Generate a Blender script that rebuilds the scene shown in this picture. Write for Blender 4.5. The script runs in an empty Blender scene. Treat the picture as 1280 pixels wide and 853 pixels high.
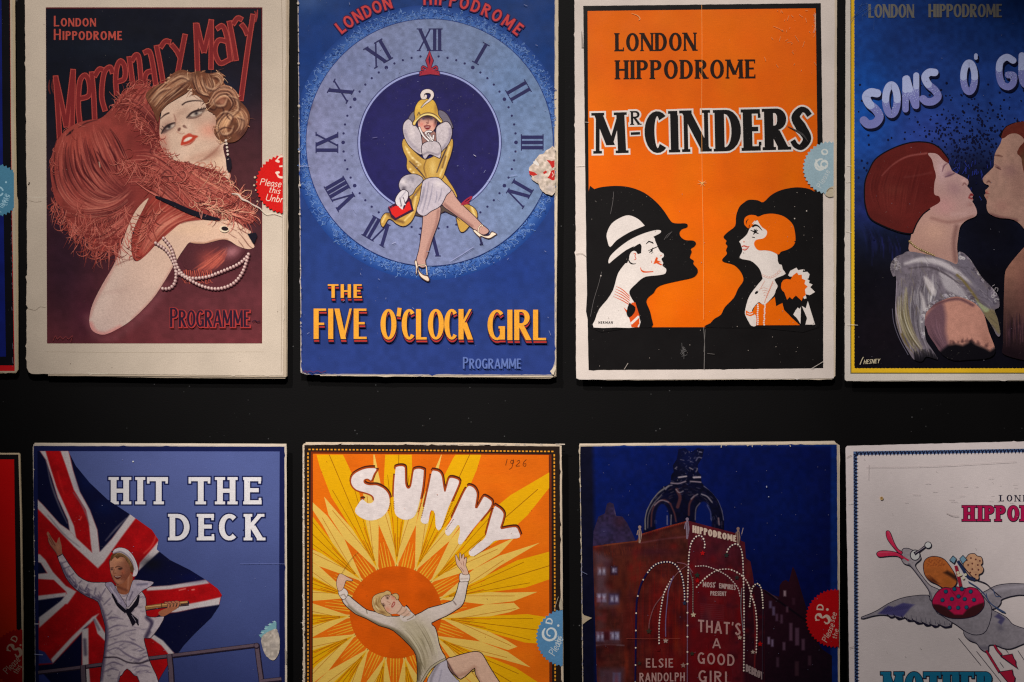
import bpy, math, random
import numpy as np
from mathutils import Vector

# ------------------------------------------------------------------ scale and scene
S = 0.0005            # metres per unit of the layout drawing (half a millimetre)
CX, CY = 640.0, 426.5
LAY = 2e-6            # thickness of one layer of ink
GAP = 0.0065          # front of a programme to the black board
sc = bpy.context.scene
COL = sc.collection
rng = np.random.default_rng(7)
random.seed(7)

def lin(c):
    c = np.asarray(c, dtype=float) / 255.0
    return np.where(c <= 0.04045, c / 12.92, ((c + 0.055) / 1.055) ** 2.4)

# ------------------------------------------------------------------ 2D geometry helpers
def cr(pts, n=6, closed=False):
    """Catmull-Rom curve through pts."""
    p = np.asarray(pts, float)
    if len(p) < 3:
        return p
    if closed:
        q = np.vstack([p[-1], p, p[0], p[1]])
    else:
        q = np.vstack([2 * p[0] - p[1], p, 2 * p[-1] - p[-2]])
    out = []
    m = len(p) if closed else len(p) - 1
    for i in range(m):
        p0, p1, p2, p3 = q[i], q[i + 1], q[i + 2], q[i + 3]
        for k in range(n):
            t = k / n
            out.append(0.5 * ((2 * p1) + (-p0 + p2) * t + (2 * p0 - 5 * p1 + 4 * p2 - p3) * t * t + (-p0 + 3 * p1 - 3 * p2 + p3) * t ** 3))
    if not closed:
        out.append(p[-1])
    return np.array(out)

def sm(pts, n=4):
    return cr(pts, n, True)

def ell(cx, cy, rx, ry=None, n=28, a0=0, a1=360, rot=0):
    ry = rx if ry is None else ry
    full = abs(a1 - a0) >= 359.9
    a = np.radians(np.linspace(a0, a1, n, endpoint=not full))
    x, y = rx * np.cos(a), ry * np.sin(a)
    r = math.radians(rot)
    return np.stack([cx + x * math.cos(r) - y * math.sin(r), cy + x * math.sin(r) + y * math.cos(r)], 1)

def rect(x0, y0, x1, y1):
    return np.array([(x0, y0), (x1, y0), (x1, y1), (x0, y1)], float)

def along(pts, step):
    """points every step along a polyline"""
    p = np.asarray(pts, float)
    d = np.r_[0, np.cumsum(np.hypot(*np.diff(p, axis=0).T))]
    t = np.arange(0, d[-1], step)
    return np.stack([np.interp(t, d, p[:, 0]), np.interp(t, d, p[:, 1])], 1)

def resample(pts, n):
    p = np.asarray(pts, float)
    d = np.r_[0, np.cumsum(np.hypot(*np.diff(p, axis=0).T))]
    t = np.linspace(0, d[-1], n)
    return np.stack([np.interp(t, d, p[:, 0]), np.interp(t, d, p[:, 1])], 1)

def worn(pts, amp=0.5, step=5, seed=1):
    """an outline with small nicks, as the edge of old paper has"""
    r = np.random.default_rng(seed)
    p = np.asarray(pts, float)
    out = []
    for i in range(len(p)):
        a, b = p[i], p[(i + 1) % len(p)]
        L = np.hypot(*(b - a))
        m = max(1, int(L / step))
        nrm = np.array([-(b - a)[1], (b - a)[0]]) / max(L, 1e-6)
        for k in range(m):
            j = 0 if k == 0 else r.normal() * amp * 0.22 - (amp * 1.8 if r.random() < 0.025 else 0)
            out.append(a + (b - a) * (k + (0 if k == 0 else r.uniform(-.3, .3))) / m + nrm * j)
    return np.array(out)

def clip(poly, x0, y0, x1, y1):
    def cut(p, f, g):
        o = []
        for i in range(len(p)):
            a, b = p[i - 1], p[i]
            fa, fb = f(a), f(b)
            if fa >= 0:
                o.append(a)
            if (fa >= 0) != (fb >= 0):
                t = fa / (fa - fb)
                o.append((a[0] + (b[0] - a[0]) * t, a[1] + (b[1] - a[1]) * t))
        return o
    p = [tuple(q) for q in poly]
    for f in (lambda q: q[0] - x0, lambda q: x1 - q[0], lambda q: q[1] - y0, lambda q: y1 - q[1]):
        if not p:
            return p
        p = cut(p, f, None)
    return p

def vn(x, y, scale, seed=0):
    """smooth value noise 0..1"""
    r = np.random.default_rng(seed)
    tab = r.random((64, 64))
    u, v = np.asarray(x) / scale, np.asarray(y) / scale
    i, j = np.floor(u).astype(int), np.floor(v).astype(int)
    f, g = u - i, v - j
    f, g = f * f * (3 - 2 * f), g * g * (3 - 2 * g)
    i0, i1, j0, j1 = i % 64, (i + 1) % 64, j % 64, (j + 1) % 64
    return (tab[i0, j0] * (1 - f) + tab[i1, j0] * f) * (1 - g) + (tab[i0, j1] * (1 - f) + tab[i1, j1] * f) * g

def inside(poly, X, Y):
    p = np.asarray(poly, float)
    r = np.zeros(X.shape, bool)
    for i in range(len(p)):
        x0, y0 = p[i - 1]
        x1, y1 = p[i]
        if y0 == y1:
            continue
        c = ((y0 > Y) != (y1 > Y)) & (X < (x1 - x0) * (Y - y0) / (y1 - y0) + x0)
        r ^= c
    return r

def segdist(pts, X, Y, closed=False, w=None):
    p = np.asarray(pts, float)
    best = np.full(X.shape, 1e9)
    m = len(p) if closed else len(p) - 1
    for i in range(m):
        a, b = p[i], p[(i + 1) % len(p)]
        d = b - a
        L = d @ d
        t = np.clip(((X - a[0]) * d[0] + (Y - a[1]) * d[1]) / L, 0, 1) if L > 1e-12 else np.zeros(X.shape)
        q = np.hypot(X - a[0] - t * d[0], Y - a[1] - t * d[1])
        if w is not None:
            q = q - (w[i] + (w[(i + 1) % len(p)] - w[i]) * t) / 2
        best = np.minimum(best, q)
    return best

# ------------------------------------------------------------------ printed picture: colour held per vertex of a fine sheet
class Paint:
    def __init__(s, outline, base, step=0.75, smooth=True, n=4):
        s.out = sm(outline, n) if smooth else np.asarray(outline, float)
        x0, y0 = s.out.min(0) - step
        x1, y1 = s.out.max(0) + step
        s.xs = np.arange(x0, x1 + step, step)
        s.ys = np.arange(y0, y1 + step, step)
        s.step = step
        s.X, s.Y = np.meshgrid(s.xs, s.ys)
        s.c = np.empty(s.X.shape + (3,))
        s.c[:] = base

    def win(s, x0, y0, x1, y1):
        i0, i1 = np.searchsorted(s.xs, (x0, x1))
        j0, j1 = np.searchsorted(s.ys, (y0, y1))
        return slice(max(j0 - 1, 0), j1 + 1), slice(max(i0 - 1, 0), i1 + 1)

    def mix(s, sl, a, col):
        c = s.c[sl]
        s.c[sl] = c + (np.asarray(col, float) - c) * a[..., None]

    def f(s, pts, col, soft=0.8, a=1.0, smooth=True):          # filled shape
        p = sm(pts, 4) if smooth else np.asarray(pts, float)
        lo, hi = p.min(0) - soft * 2, p.max(0) + soft * 2
        sl = s.win(lo[0], lo[1], hi[0], hi[1])
        X, Y = s.X[sl], s.Y[sl]
        if X.size == 0:
            return s
        d = segdist(p, X, Y, True)
        d = np.where(inside(p, X, Y), d, -d)
        s.mix(sl, np.clip(d / soft * 0.5 + 0.5, 0, 1) * a, col)
        return s

    def l(s, pts, w, col, soft=0.7, a=1.0, smooth=True, n=5):  # brush line
        soft, a = soft * .8, min(1.0, a * 1.2)
        p = cr(pts, n) if (smooth and len(pts) > 2) else np.asarray(pts, float)
        if np.isscalar(w):
            ww = np.full(len(p), float(w))
        else:
            ww = np.interp(np.linspace(0, 1, len(p)), np.linspace(0, 1, len(w)), w)
        m = ww.max() + soft * 2
        lo, hi = p.min(0) - m, p.max(0) + m
        sl = s.win(lo[0], lo[1], hi[0], hi[1])
        X, Y = s.X[sl], s.Y[sl]
        if X.size == 0:
            return s
        d = -segdist(p, X, Y, False, ww)
        s.mix(sl, np.clip(d / soft * 0.5 + 0.5, 0, 1) * a, col)
        return s

    def b(s, cx, cy, rx, ry, col, a=1.0, rot=0):               # airbrush
        R = max(rx, ry) * 2.6
        sl = s.win(cx - R, cy - R, cx + R, cy + R)
        X, Y = s.X[sl] - cx, s.Y[sl] - cy
        if X.size == 0:
            return s
        r = math.radians(rot)
        u, v = X * math.cos(r) + Y * math.sin(r), -X * math.sin(r) + Y * math.cos(r)
        s.mix(sl, np.exp(-((u / rx) ** 2 + (v / ry) ** 2)) * a, col)
        return s

    def g(s, p0, p1, c0, c1, a=1.0):                           # graded tint
        d = np.subtract(p1, p0)
        t = np.clip(((s.X - p0[0]) * d[0] + (s.Y - p0[1]) * d[1]) / (d @ d), 0, 1)[..., None]
        col = np.asarray(c0, float) * (1 - t) + np.asarray(c1, float) * t
        s.c += (col - s.c) * a
        return s

    def n(s, amp, scale, seed=0, tint=(1, 1, 1)):              # mottled ink
        m = (vn(s.X, s.Y, scale, seed) - 0.5) * 2 * amp
        s.c = np.clip(s.c * (1 + m[..., None] * np.asarray(tint)), 0, 255)
        return s

    def strands(s, A, B, num, w, cols, a=0.8, jit=0.6, seed=0, soft=0.6, part=(0, 1)):
        """brush lines lying between two guide curves"""
        r = np.random.default_rng(seed)
        n = 18
        pa, pb = resample(cr(A, 8), n), resample(cr(B, 8), n)
        for k in range(num):
            t = r.random()
            i0 = int(n * r.uniform(part[0], part[0] + (part[1] - part[0]) * .45))
            i1 = int(n * r.uniform(part[0] + (part[1] - part[0]) * .55, part[1]))
            if i1 - i0 < 3:
                continue
            p = (pa * (1 - t) + pb * t)[i0:i1] + r.normal(size=2) * jit
            ww = r.uniform(.6, 1.2) * w
            s.l(p, (ww * .25, ww, ww * .25), cols[r.integers(len(cols))], soft, a * r.uniform(.5, 1), smooth=False)
        return s

# ------------------------------------------------------------------ things, parts, meshes
class Programme:
    def __init__(s, name, label, cx, by, gain, mat, paper):
        s.o = bpy.data.objects.new(name, None)
        COL.objects.link(s.o)
        s.o.empty_display_size = 0.01
        s.cx, s.by = cx, by
        s.o.location = ((cx - CX) * S, 0, (CY - by) * S)
        s.o['label'] = label
        s.o['category'] = 'theatre programme'
        s.o['group'] = 'old theatre programmes mounted on the black board'
        s.lev = 1
        s.gain = gain
        s.mat, s.paper = mat, paper

class Part:
    def __init__(s, pg, name, parent=None, mat=None):
        s.pg, s.name, s.parent, s.mat = pg, name, parent, mat or pg.mat
        s.v, s.fc, s.c = [], [], []
        s.n = 0
        s.big = []
        s.o = None

    def up(s, k=1):
        s.pg.lev += k
        return s

    def raw(s, pts, faces, cols, lev=None, dep=None):
        p = np.asarray(pts, float)
        lev = s.pg.lev if lev is None else lev
        y = np.full(len(p), -lev * LAY) if dep is None else np.asarray(dep, float)
        v = np.stack([(p[:, 0] - s.pg.cx) * S, y, (s.pg.by - p[:, 1]) * S], 1)
        s.v.append(v)
        s.fc.extend([tuple(int(i) + s.n for i in f) for f in faces])
        cc = np.empty((len(p), 3))
        cc[:] = np.clip(lin(cols) * s.pg.gain, 0, .88)
        s.c.append(cc)
        s.n += len(p)

    def poly(s, pts, col, smooth=False, up=True):
        p = sm(pts, 4) if smooth else np.asarray(pts, float)
        if len(p) < 3:
            return s
        a = np.sum(p[:, 0] * np.roll(p[:, 1], -1) - np.roll(p[:, 0], -1) * p[:, 1])
        if a > 0:
            p = p[::-1]
        s.raw(p, [range(len(p))], col)
        if up:
            s.up()
        return s

    def slab(s, pts, col, front, back):
        """a sheet or block with real thickness; front and back are depths in metres"""
        p = np.asarray(pts, float)
        a = np.sum(p[:, 0] * np.roll(p[:, 1], -1) - np.roll(p[:, 0], -1) * p[:, 1])
        if a > 0:
            p = p[::-1]
        n = len(p)
        q = np.vstack([p, p])
        dep = np.r_[np.full(n, front), np.full(n, back)]
        f = [tuple(range(n)), tuple(range(2 * n - 1, n - 1, -1))]
        f += [(i, i + n, (i + 1) % n + n, (i + 1) % n) for i in range(n)]
        s.raw(q, f, col, dep=dep)
        return s

    def line(s, pts, w, col, smooth=True, n=5, cap=False, up=True, ext=0.0, closed=False):
        p = np.asarray(pts, float)
        if closed:
            p = cr(p, n, True) if smooth else p
            p = np.vstack([p, p[:1]])
        elif smooth and len(p) > 2:
            p = cr(p, n)
        if len(p) < 2:
            return s
        if np.isscalar(w):
            ww = np.full(len(p), float(w))
        else:
            ww = np.interp(np.linspace(0, 1, len(p)), np.linspace(0, 1, len(w)), w)
        d = np.diff(p, axis=0)
        d /= np.maximum(np.hypot(*d.T), 1e-9)[:, None]
        if ext:
            p = p.copy()
            p[0] -= d[0] * ext
            p[-1] += d[-1] * ext
        t0 = np.vstack([d[:1], d])
        t1 = np.vstack([d, d[-1:]])
        if closed:
            t0[0] = d[-1]
            t1[-1] = d[0]
        n0 = np.stack([-t0[:, 1], t0[:, 0]], 1)
        n1 = np.stack([-t1[:, 1], t1[:, 0]], 1)
        m = n0 + n1
        ml = np.maximum((m * m).sum(1), 0.5)
        m = m * (2 / ml)[:, None]
        a = p + m * (ww / 2)[:, None]
        b = p - m * (ww / 2)[:, None]
        k = len(p)
        q = np.vstack([a, b])
        ramp = -(s.pg.lev + .22 * np.arange(k) / k) * LAY      # rises along its length, so a curl passes over itself
        s.raw(q, [(i, i + 1, k + i + 1, k + i) for i in range(k - 1)], col, dep=np.r_[ramp, ramp])
        if cap:
            for e in (0, -1):
                s.pg.lev += .3
                s.raw(ell(p[e][0], p[e][1], ww[e] / 2, n=14)[::-1], [range(14)], col)
            s.pg.lev -= .6
        if up:
            s.up(up if up is not True else 1)
        return s

    def dots(s, pts, r, col, n=10, up=True, jit=0.0, sparse=False):
        done = []
        for x, y in pts:
            rr = r * (1 + (random.random() - .5) * jit)
            if sparse and any((x - a) ** 2 + (y - b) ** 2 < (2.1 * r) ** 2 for a, b in done):
                continue
            if any((x - a) ** 2 + (y - b) ** 2 < (2.4 * r) ** 2 for a, b in done[-12:]):
                s.pg.lev += .3
            done.append((x, y))
            s.raw(ell(x, y, rr, n=n)[::-1], [range(n)], col)
        if up:
            s.up()
        return s

    def paint(s, P):
        ins = inside(P.out, P.X, P.Y)
        cell = ins[:-1, :-1] | ins[1:, :-1] | ins[:-1, 1:] | ins[1:, 1:]
        use = np.zeros(P.X.shape, bool)
        use[:-1, :-1] |= cell
        use[1:, :-1] |= cell
        use[:-1, 1:] |= cell
        use[1:, 1:] |= cell
        X, Y = P.X.copy(), P.Y.copy()
        edge = use & ~ins
        ex, ey = X[edge], Y[edge]
        best = np.full(ex.shape, 1e9)
        bx, by = ex.copy(), ey.copy()
        p = P.out
        for i in range(len(p)):
            a, b = p[i - 1], p[i]
            d = b - a
            L = d @ d
            if L < 1e-12:
                continue
            t = np.clip(((ex - a[0]) * d[0] + (ey - a[1]) * d[1]) / L, 0, 1)
            qx, qy = a[0] + t * d[0], a[1] + t * d[1]
            q = (qx - ex) ** 2 + (qy - ey) ** 2
            m = q < best
            best[m], bx[m], by[m] = q[m], qx[m], qy[m]
        X[edge], Y[edge] = bx, by
        idx = np.full(P.X.shape, -1)
        idx[use] = np.arange(use.sum())
        j, i = np.nonzero(cell)
        q = np.stack([idx[j, i], idx[j + 1, i], idx[j + 1, i + 1], idx[j, i + 1]], 1)
        s.big.append((s.n, q))
        pts = np.stack([X[use], Y[use]], 1)
        s.raw(pts, [], P.c[use])
        s.up()
        return s

    def build(s):
        if not s.n:
            return None
        V = np.vstack(s.v)
        C = np.vstack(s.c)
        me = bpy.data.meshes.new(s.name)
        quads = np.vstack([q + o for o, q in s.big]) if s.big else np.zeros((0, 4), int)
        ln = np.array([len(f) for f in s.fc] + [4] * len(quads), dtype=np.int32)
        lp = np.concatenate([np.array([i for f in s.fc for i in f], dtype=np.int32), quads.ravel().astype(np.int32)])
        me.vertices.add(len(V))
        me.vertices.foreach_set('co', V.astype(np.float32).ravel())
        me.loops.add(len(lp))
        me.loops.foreach_set('vertex_index', lp)
        me.polygons.add(len(ln))
        me.polygons.foreach_set('loop_start', np.r_[0, np.cumsum(ln)[:-1]].astype(np.int32))
        me.polygons.foreach_set('loop_total', ln)
        me.update(calc_edges=True)
        at = me.color_attributes.new('Ink', 'FLOAT_COLOR', 'POINT')
        at.data.foreach_set('color', np.hstack([C, np.ones((len(C), 1))]).astype(np.float32).ravel())
        me.polygons.foreach_set('use_smooth', np.zeros(len(ln), bool))
        me.validate()
        me.materials.append(s.mat)
        o = bpy.data.objects.new(s.name, me)
        COL.objects.link(o)
        par = s.parent.o if isinstance(s.parent, Part) else (s.parent or s.pg.o)
        o.parent = par
        s.o = o
        return o

# ------------------------------------------------------------------ lettering drawn stroke by stroke
def _arc(cx, cy, rx, ry, a0, a1, w, t, n=None):
    n = n or max(5, int(abs(a1 - a0) / 14))
    a = np.radians(np.linspace(a0, a1, n))
    p = np.stack([cx + rx * np.cos(a), cy + ry * np.sin(a)], 1)
    return p, t + (w - t) * np.abs(np.cos(a)) ** 1.3

def glyph(ch, w, t):
    """strokes of one letter, cap height 1, baseline 0: (advance, [(points, widths)])"""
    h, k = w / 2, t / 2
    L = lambda *q: (np.array(q[:-1], float).reshape(-1, 2), q[-1])
    def bowl(x0, cx, cy, rx, ry):
        p, ww = _arc(cx, cy, rx, ry, 90, -90, w, t)
        return np.vstack([[(x0, cy + ry)], p, [(x0, cy - ry)]]), np.r_[t, ww, t]
    if ch == ' ': return .34, []
    if ch == 'A': return .74, [L(h * .7, 0, .37, 1, t), L(.37, 1, .74 - h * .7, 0, w), L(.18, .3, .56, .3, t)]
    if ch == 'B': return .6, [L(h, 0, h, 1, w), bowl(h, .3, .75, .28 - h, .25 - k), bowl(h, .32, .26, .28 - h, .26 - k)]
    if ch == 'C': p, q = _arc(.34, .5, .34 - h, .5 - k, 48, 312, w, t); return .62, [(p, q)]
    if ch == 'D': return .66, [L(h, 0, h, 1, w), bowl(h, .26, .5, .4 - h, .5 - k)]
    if ch == 'E': return .52, [L(h, 0, h, 1, w), L(h, k, .52, k, t), L(h, .52, .44, .52, t), L(h, 1 - k, .51, 1 - k, t)]
    if ch == 'F': return .5, [L(h, 0, h, 1, w), L(h, .5, .42, .5, t), L(h, 1 - k, .5, 1 - k, t)]
    if ch == 'G':
        p, q = _arc(.36, .5, .36 - h, .5 - k, 48, 318, w, t)
        return .68, [(p, q), L(.66 - h, .02, .66 - h, .42, w), L(.42, .42, .68, .42, t)]
    if ch == 'H': return .66, [L(h, 0, h, 1, w), L(.66 - h, 0, .66 - h, 1, w), L(h, .5, .66 - h, .5, t)]
    if ch == 'I': return w, [L(h, 0, h, 1, w)]
    if ch == 'K': return .64, [L(h, 0, h, 1, w), L(.6 - k, 1, h, .42, t), L(.24, .56, .64 - h, 0, w)]
    if ch == 'L': return .5, [L(h, 0, h, 1, w), L(h, k, .5, k, t)]
    if ch == 'M': return .86, [L(k, 0, k + .03, 1, t), L(k + .03, 1, .43, .2, w), L(.43, .2, .83 - h, 1, t), L(.83 - h, 1, .86 - h, 0, w)]
    if ch == 'N': return .68, [L(k, 0, k, 1, t), L(k, 1, .68 - k, 0, w), L(.68 - k, 0, .68 - k, 1, t)]
    if ch == 'O': p, q = _arc(.36, .5, .36 - h, .5 - k, 0, 360, w, t, 30); return .72, [(p, q)]
    if ch == 'P': return .58, [L(h, 0, h, 1, w), bowl(h, .28, .73, .3 - h, .27 - k)]
    if ch == 'R': return .64, [L(h, 0, h, 1, w), bowl(h, .28, .74, .3 - h, .26 - k), L(.26, .48, .64 - h, 0, w)]
    if ch == 'S':
        p = cr([(.5, .8), (.4, 1 - k - .02), (.27, 1 - k), (h, .76), (.26, .53), (.54 - h, .26), (.27, k), (.12, k + .03), (.03, .22)], 5)
        return .54, [(p, np.interp(np.linspace(0, 1, len(p)), [0, .2, .5, .8, 1], [t, t, w, t, t]))]
    if ch == 'T': return .64, [L(.32, 0, .32, 1, w), L(0, 1 - k, .64, 1 - k, t)]
    if ch == 'U':
        p, q = _arc(.33, .33, .33 - h, .33 - k, 180, 360, w, t)
        return .66, [(np.vstack([[(h, 1)], p, [(.66 - h, 1)]]), np.r_[w, q, w])]
    if ch == 'V': return .68, [L(h * .8, 1, .34, 0, w), L(.34, 0, .68 - k, 1, t)]
    if ch == 'X': return .66, [L(h, 1, .66 - h, 0, w), L(.66 - k, 1, k, 0, t)]
    if ch == 'Y': return .66, [L(h, 1, .33, .46, w), L(.66 - k, 1, .33, .46, t), L(.33, .48, .33, 0, w)]
    if ch == "'": return .14, [L(.1, 1.04, .04, .76, w * .8)]
    if ch == '.': return .16, [L(.08, 0, .08, w, w)]
    if ch == '-': return .4, [L(.02, .45, .38, .45, t)]
    if ch == '1': return .2, [L(.02, .8, .14, 1, .14, 0, t)]
    if ch == '2': return .5, [(cr([(.05, .78), (.2, .98), (.42, .86), (.38, .55), (.05, k)], 5), t), L(.05, k, .5, k, t)]
    if ch == '9': p, q = _arc(.25, .7, .2, .26, 0, 360, t, t); return .5, [(p, q), (cr([(.45, .75), (.4, .3), (.28, -.1)], 5), t)]
    if ch == '6':
        p, q = _arc(.3, .3, .3 - h, .3 - k, 0, 360, w, t, 24)
        return .6, [(p, q), (cr([(h, .3), (.1, .65), (.3, .9), (.52, 1)], 5), np.linspace(w, t, 16))]
    if ch == '3':
        p = cr([(.06, .8), (.16, .97), (.32, 1 - k), (.48 - h, .76), (.26, .54), (.52 - h, .3), (.28, k), (.1, .05), (.03, .24)], 5)
        return .52, [(p, np.interp(np.linspace(0, 1, len(p)), [0, .25, .38, .5, .7, .9, 1], [t, t, w, t, w, t, t])), (np.array([(.06, .8), (.1, .82)]), w * 1.2), (np.array([(.04, .22), (.09, .2)]), w * 1.2)]
    # small letters, x height about .6
    lo = {
        'a': (.42, [[(.4, .5), (.2, .6), (.04, .4), (.08, .05), (.28, .05), (.4, .4)], [(.4, .58), (.38, .1), (.46, 0)]]),
        'b': (.42, [[(.05, 1), (.05, 0)], [(.05, .4), (.2, .6), (.4, .4), (.3, .03), (.05, .1)]]),
        'e': (.4, [[(.05, .3), (.36, .34), (.34, .55), (.16, .6), (.03, .35), (.1, .03), (.3, 0), (.38, .12)]]),
        'h': (.42, [[(.05, 1), (.05, 0)], [(.05, .35), (.22, .6), (.37, .45), (.37, 0)]]),
        'i': (.12, [[(.06, .58), (.06, 0)], [(.06, .78), (.06, .86)]]),
        'l': (.12, [[(.06, 1), (.06, 0)]]),
        'n': (.42, [[(.05, .58), (.05, 0)], [(.05, .35), (.22, .6), (.37, .45), (.37, 0)]]),
        'r': (.28, [[(.05, .58), (.05, 0)], [(.05, .35), (.15, .56), (.28, .56)]]),
        's': (.34, [[(.32, .5), (.18, .6), (.05, .46), (.18, .31), (.31, .15), (.18, 0), (.03, .1)]]),
        't': (.3, [[(.12, .85), (.12, .1), (.26, 0)], [(0, .58), (.28, .58)]]),
    }
    if ch in lo:
        a, st = lo[ch]
        return a, [(cr(q, 4) if len(q) > 3 else np.array(q, float), t) for q in st]
    return .4, []

def text(part, s, x, y, ht, col, w=.16, t=None, fit=None, gap=.13, serif=0, outline=None, rot=0, tf=None, slant=0, sx=1, first=None, shade=None, end=0):
    """letters along a baseline starting at x, y (layout units, y down); fit = total width"""
    t = w if t is None else t
    gl, u = [], 0.0
    for i, ch in enumerate(s):
        a, st = glyph(ch, w, t)
        k = first if (first and i == 0) else 1
        gl.append((u, k, st, ch))
        u += (a * sx + gap) * k
    u -= gap
    fx = (fit / (u * ht)) if fit else 1
    r = math.radians(rot)
    def T(p, off=(0, 0)):
        p = np.asarray(p, float)
        a, b = p[:, 0] * ht * fx, p[:, 1] * ht
        a = a + b * slant
        if tf:
            return tf(a, b) + np.asarray(off)
        return np.stack([x + a * math.cos(r) + b * math.sin(r) + off[0], y + a * math.sin(r) - b * math.cos(r) + off[1]], 1)
    strokes = []
    for u0, k, st, ch in gl:
        for p, ww in st:
            p = np.asarray(p, float) * k
            p = p * np.array([sx, 1]) + np.array([u0, 0])
            strokes.append((p, np.asarray(ww) * ht * (1 if k == 1 else 1.0), True))
            if serif:
                for e, o in ((0, 1), (-1, -2)):
                    q, q2 = p[e], p[o]
                    if ch in "'.S6396O": continue
                    yy = q[1] / k
                    if (yy < .001 or yy > .999) and abs(q2[1] - q[1]) > .25 * k:
                        wl = float(np.max(ww)) / 2 / fx + serif
                        yo = t * .35 * k if yy < .5 else -t * .35 * k
                        strokes.append((np.array([(q[0] - wl, q[1] + yo), (q[0] + wl, q[1] + yo)]), np.asarray(t * .7 * ht), True))
                    elif ch in 'EFLTC' and abs(q2[1] - q[1]) < .01 and (yy < .2 or yy > .8) and len(p) == 2 and ((e == -1) or ch == 'T'):
                        d = .16 if yy < .5 else -.16
                        strokes.append((np.array([(q[0] - t * .3, q[1] - (t / 2 if d > 0 else -t / 2)), (q[0] - t * .3, q[1] + d)]), np.asarray(t * .6 * ht), True))
    def lay(c, grow, off=(0, 0)):
        m = 0
        base = part.pg.lev
        for i, (p, ww, _) in enumerate(strokes):
            part.pg.lev = base + (i % 14)
            if len(p) == 2 and abs(p[1][0] - p[0][0]) > .05 and abs(p[1][1] - p[0][1]) > .3:
                dx, dy = (p[1][0] - p[0][0]) * ht * fx, (p[1][1] - p[0][1]) * ht
                sn = abs(dy) / math.hypot(dx, dy)
                hx = (float(np.mean(ww)) / 2 + grow) / sn / (ht * fx)
                u_ = (p[1] - p[0]) / abs(p[1][1] - p[0][1]) * grow / ht
                a_, b_ = p[0] - u_, p[1] + u_
                q = T(np.array([(a_[0] - hx, a_[1]), (a_[0] + hx, a_[1]), (b_[0] + hx, b_[1]), (b_[0] - hx, b_[1])]), off)
                part.poly(q, c, up=False)
                continue
            part.line(T(p, off), ww + 2 * grow, c, smooth=False, up=False, ext=grow if grow else end)
        part.pg.lev = base + min(14, len(strokes)) + 1
    if shade:
        for off, c, g in shade:
            lay(c, g, off)
    if outline:
        lay(outline[1], outline[0])
    lay(col, 0)
    return u * ht * fx

# ------------------------------------------------------------------ materials
def nt(name):
    m = bpy.data.materials.new(name)
    m.use_nodes = True
    t = m.node_tree
    return m, t, t.nodes, t.links, t.nodes['Principled BSDF']

def print_material(name, rough=.5, grain=.10, mottle=.10, fleck=.0, laid=0.05, warp=.1, spec=.08, sat=1.0):
    """ink on old paper: grain of the printing screen, mottling, rubbed flecks, cockled sheet"""
    m, t, N, Lk, b = nt(name)
    a = N.new('ShaderNodeAttribute'); a.attribute_name = 'Ink'
    geo = N.new('ShaderNodeNewGeometry')
    def noise(sc_, det=2, vec=None):
        n = N.new('ShaderNodeTexNoise'); n.inputs['Scale'].default_value = sc_; n.inputs['Detail'].default_value = det
        Lk.new(vec or geo.outputs['Position'], n.inputs['Vector'])
        return n
    def mp(src, lo, hi, f0=.25, f1=.75):
        r = N.new('ShaderNodeMapRange')
        r.inputs['From Min'].default_value = f0; r.inputs['From Max'].default_value = f1
        r.inputs['To Min'].default_value = lo; r.inputs['To Max'].default_value = hi
        Lk.new(src, r.inputs['Value'])
        return r.outputs['Result']
    def mul(x, y):
        q = N.new('ShaderNodeMath'); q.operation = 'MULTIPLY'
        Lk.new(x, q.inputs[0]); Lk.new(y, q.inputs[1])
        return q.outputs[0]
    st = N.new('ShaderNodeMapping'); st.inputs['Scale'].default_value = (260, 1, 2400)
    Lk.new(geo.outputs['Position'], st.inputs['Vector'])
    v = mul(mp(noise(1900, 1).outputs['Fac'], 1 - grain * 2, 1 + grain * 2), mp(noise(46, 4).outputs['Fac'], 1 - mottle, 1 + mottle))
    v = mul(v, mp(noise(1, 1, st.outputs['Vector']).outputs['Fac'], 1 - laid, 1 + laid))
    mx = N.new('ShaderNodeMix'); mx.data_type = 'RGBA'; mx.blend_type = 'MULTIPLY'; mx.inputs[0].default_value = 1
    Lk.new(a.outputs['Color'], mx.inputs[6]); Lk.new(v, mx.inputs[7])
    out = mx.outputs[2]
    if fleck:
        f = mul(mp(noise(900, 3).outputs['Fac'], 0, 1, .70, .74), mp(noise(30, 2).outputs['Fac'], 0, fleck, .45, .62))
        m2 = N.new('ShaderNodeMix'); m2.data_type = 'RGBA'
        Lk.new(f, m2.inputs[0]); Lk.new(out, m2.inputs[6]); m2.inputs[7].default_value = (.55, .5, .45, 1)
        out = m2.outputs[2]
    Lk.new(out, b.inputs['Base Color'])
    Lk.new(mp(noise(70, 3).outputs['Fac'], rough - .07, rough + .1), b.inputs['Roughness'])
    b.inputs['Specular IOR Level'].default_value = spec
    b1 = N.new('ShaderNodeBump'); b1.inputs['Strength'].default_value = warp; b1.inputs['Distance'].default_value = .004
    Lk.new(noise(13, 3).outputs['Fac'], b1.inputs['Height'])
    b2 = N.new('ShaderNodeBump'); b2.inputs['Strength'].default_value = .12; b2.inputs['Distance'].default_value = .00015
    Lk.new(noise(1300, 2).outputs['Fac'], b2.inputs['Height']); Lk.new(b1.outputs['Normal'], b2.inputs['Normal'])
    Lk.new(b2.outputs['Normal'], b.inputs['Normal'])
    return m

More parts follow.
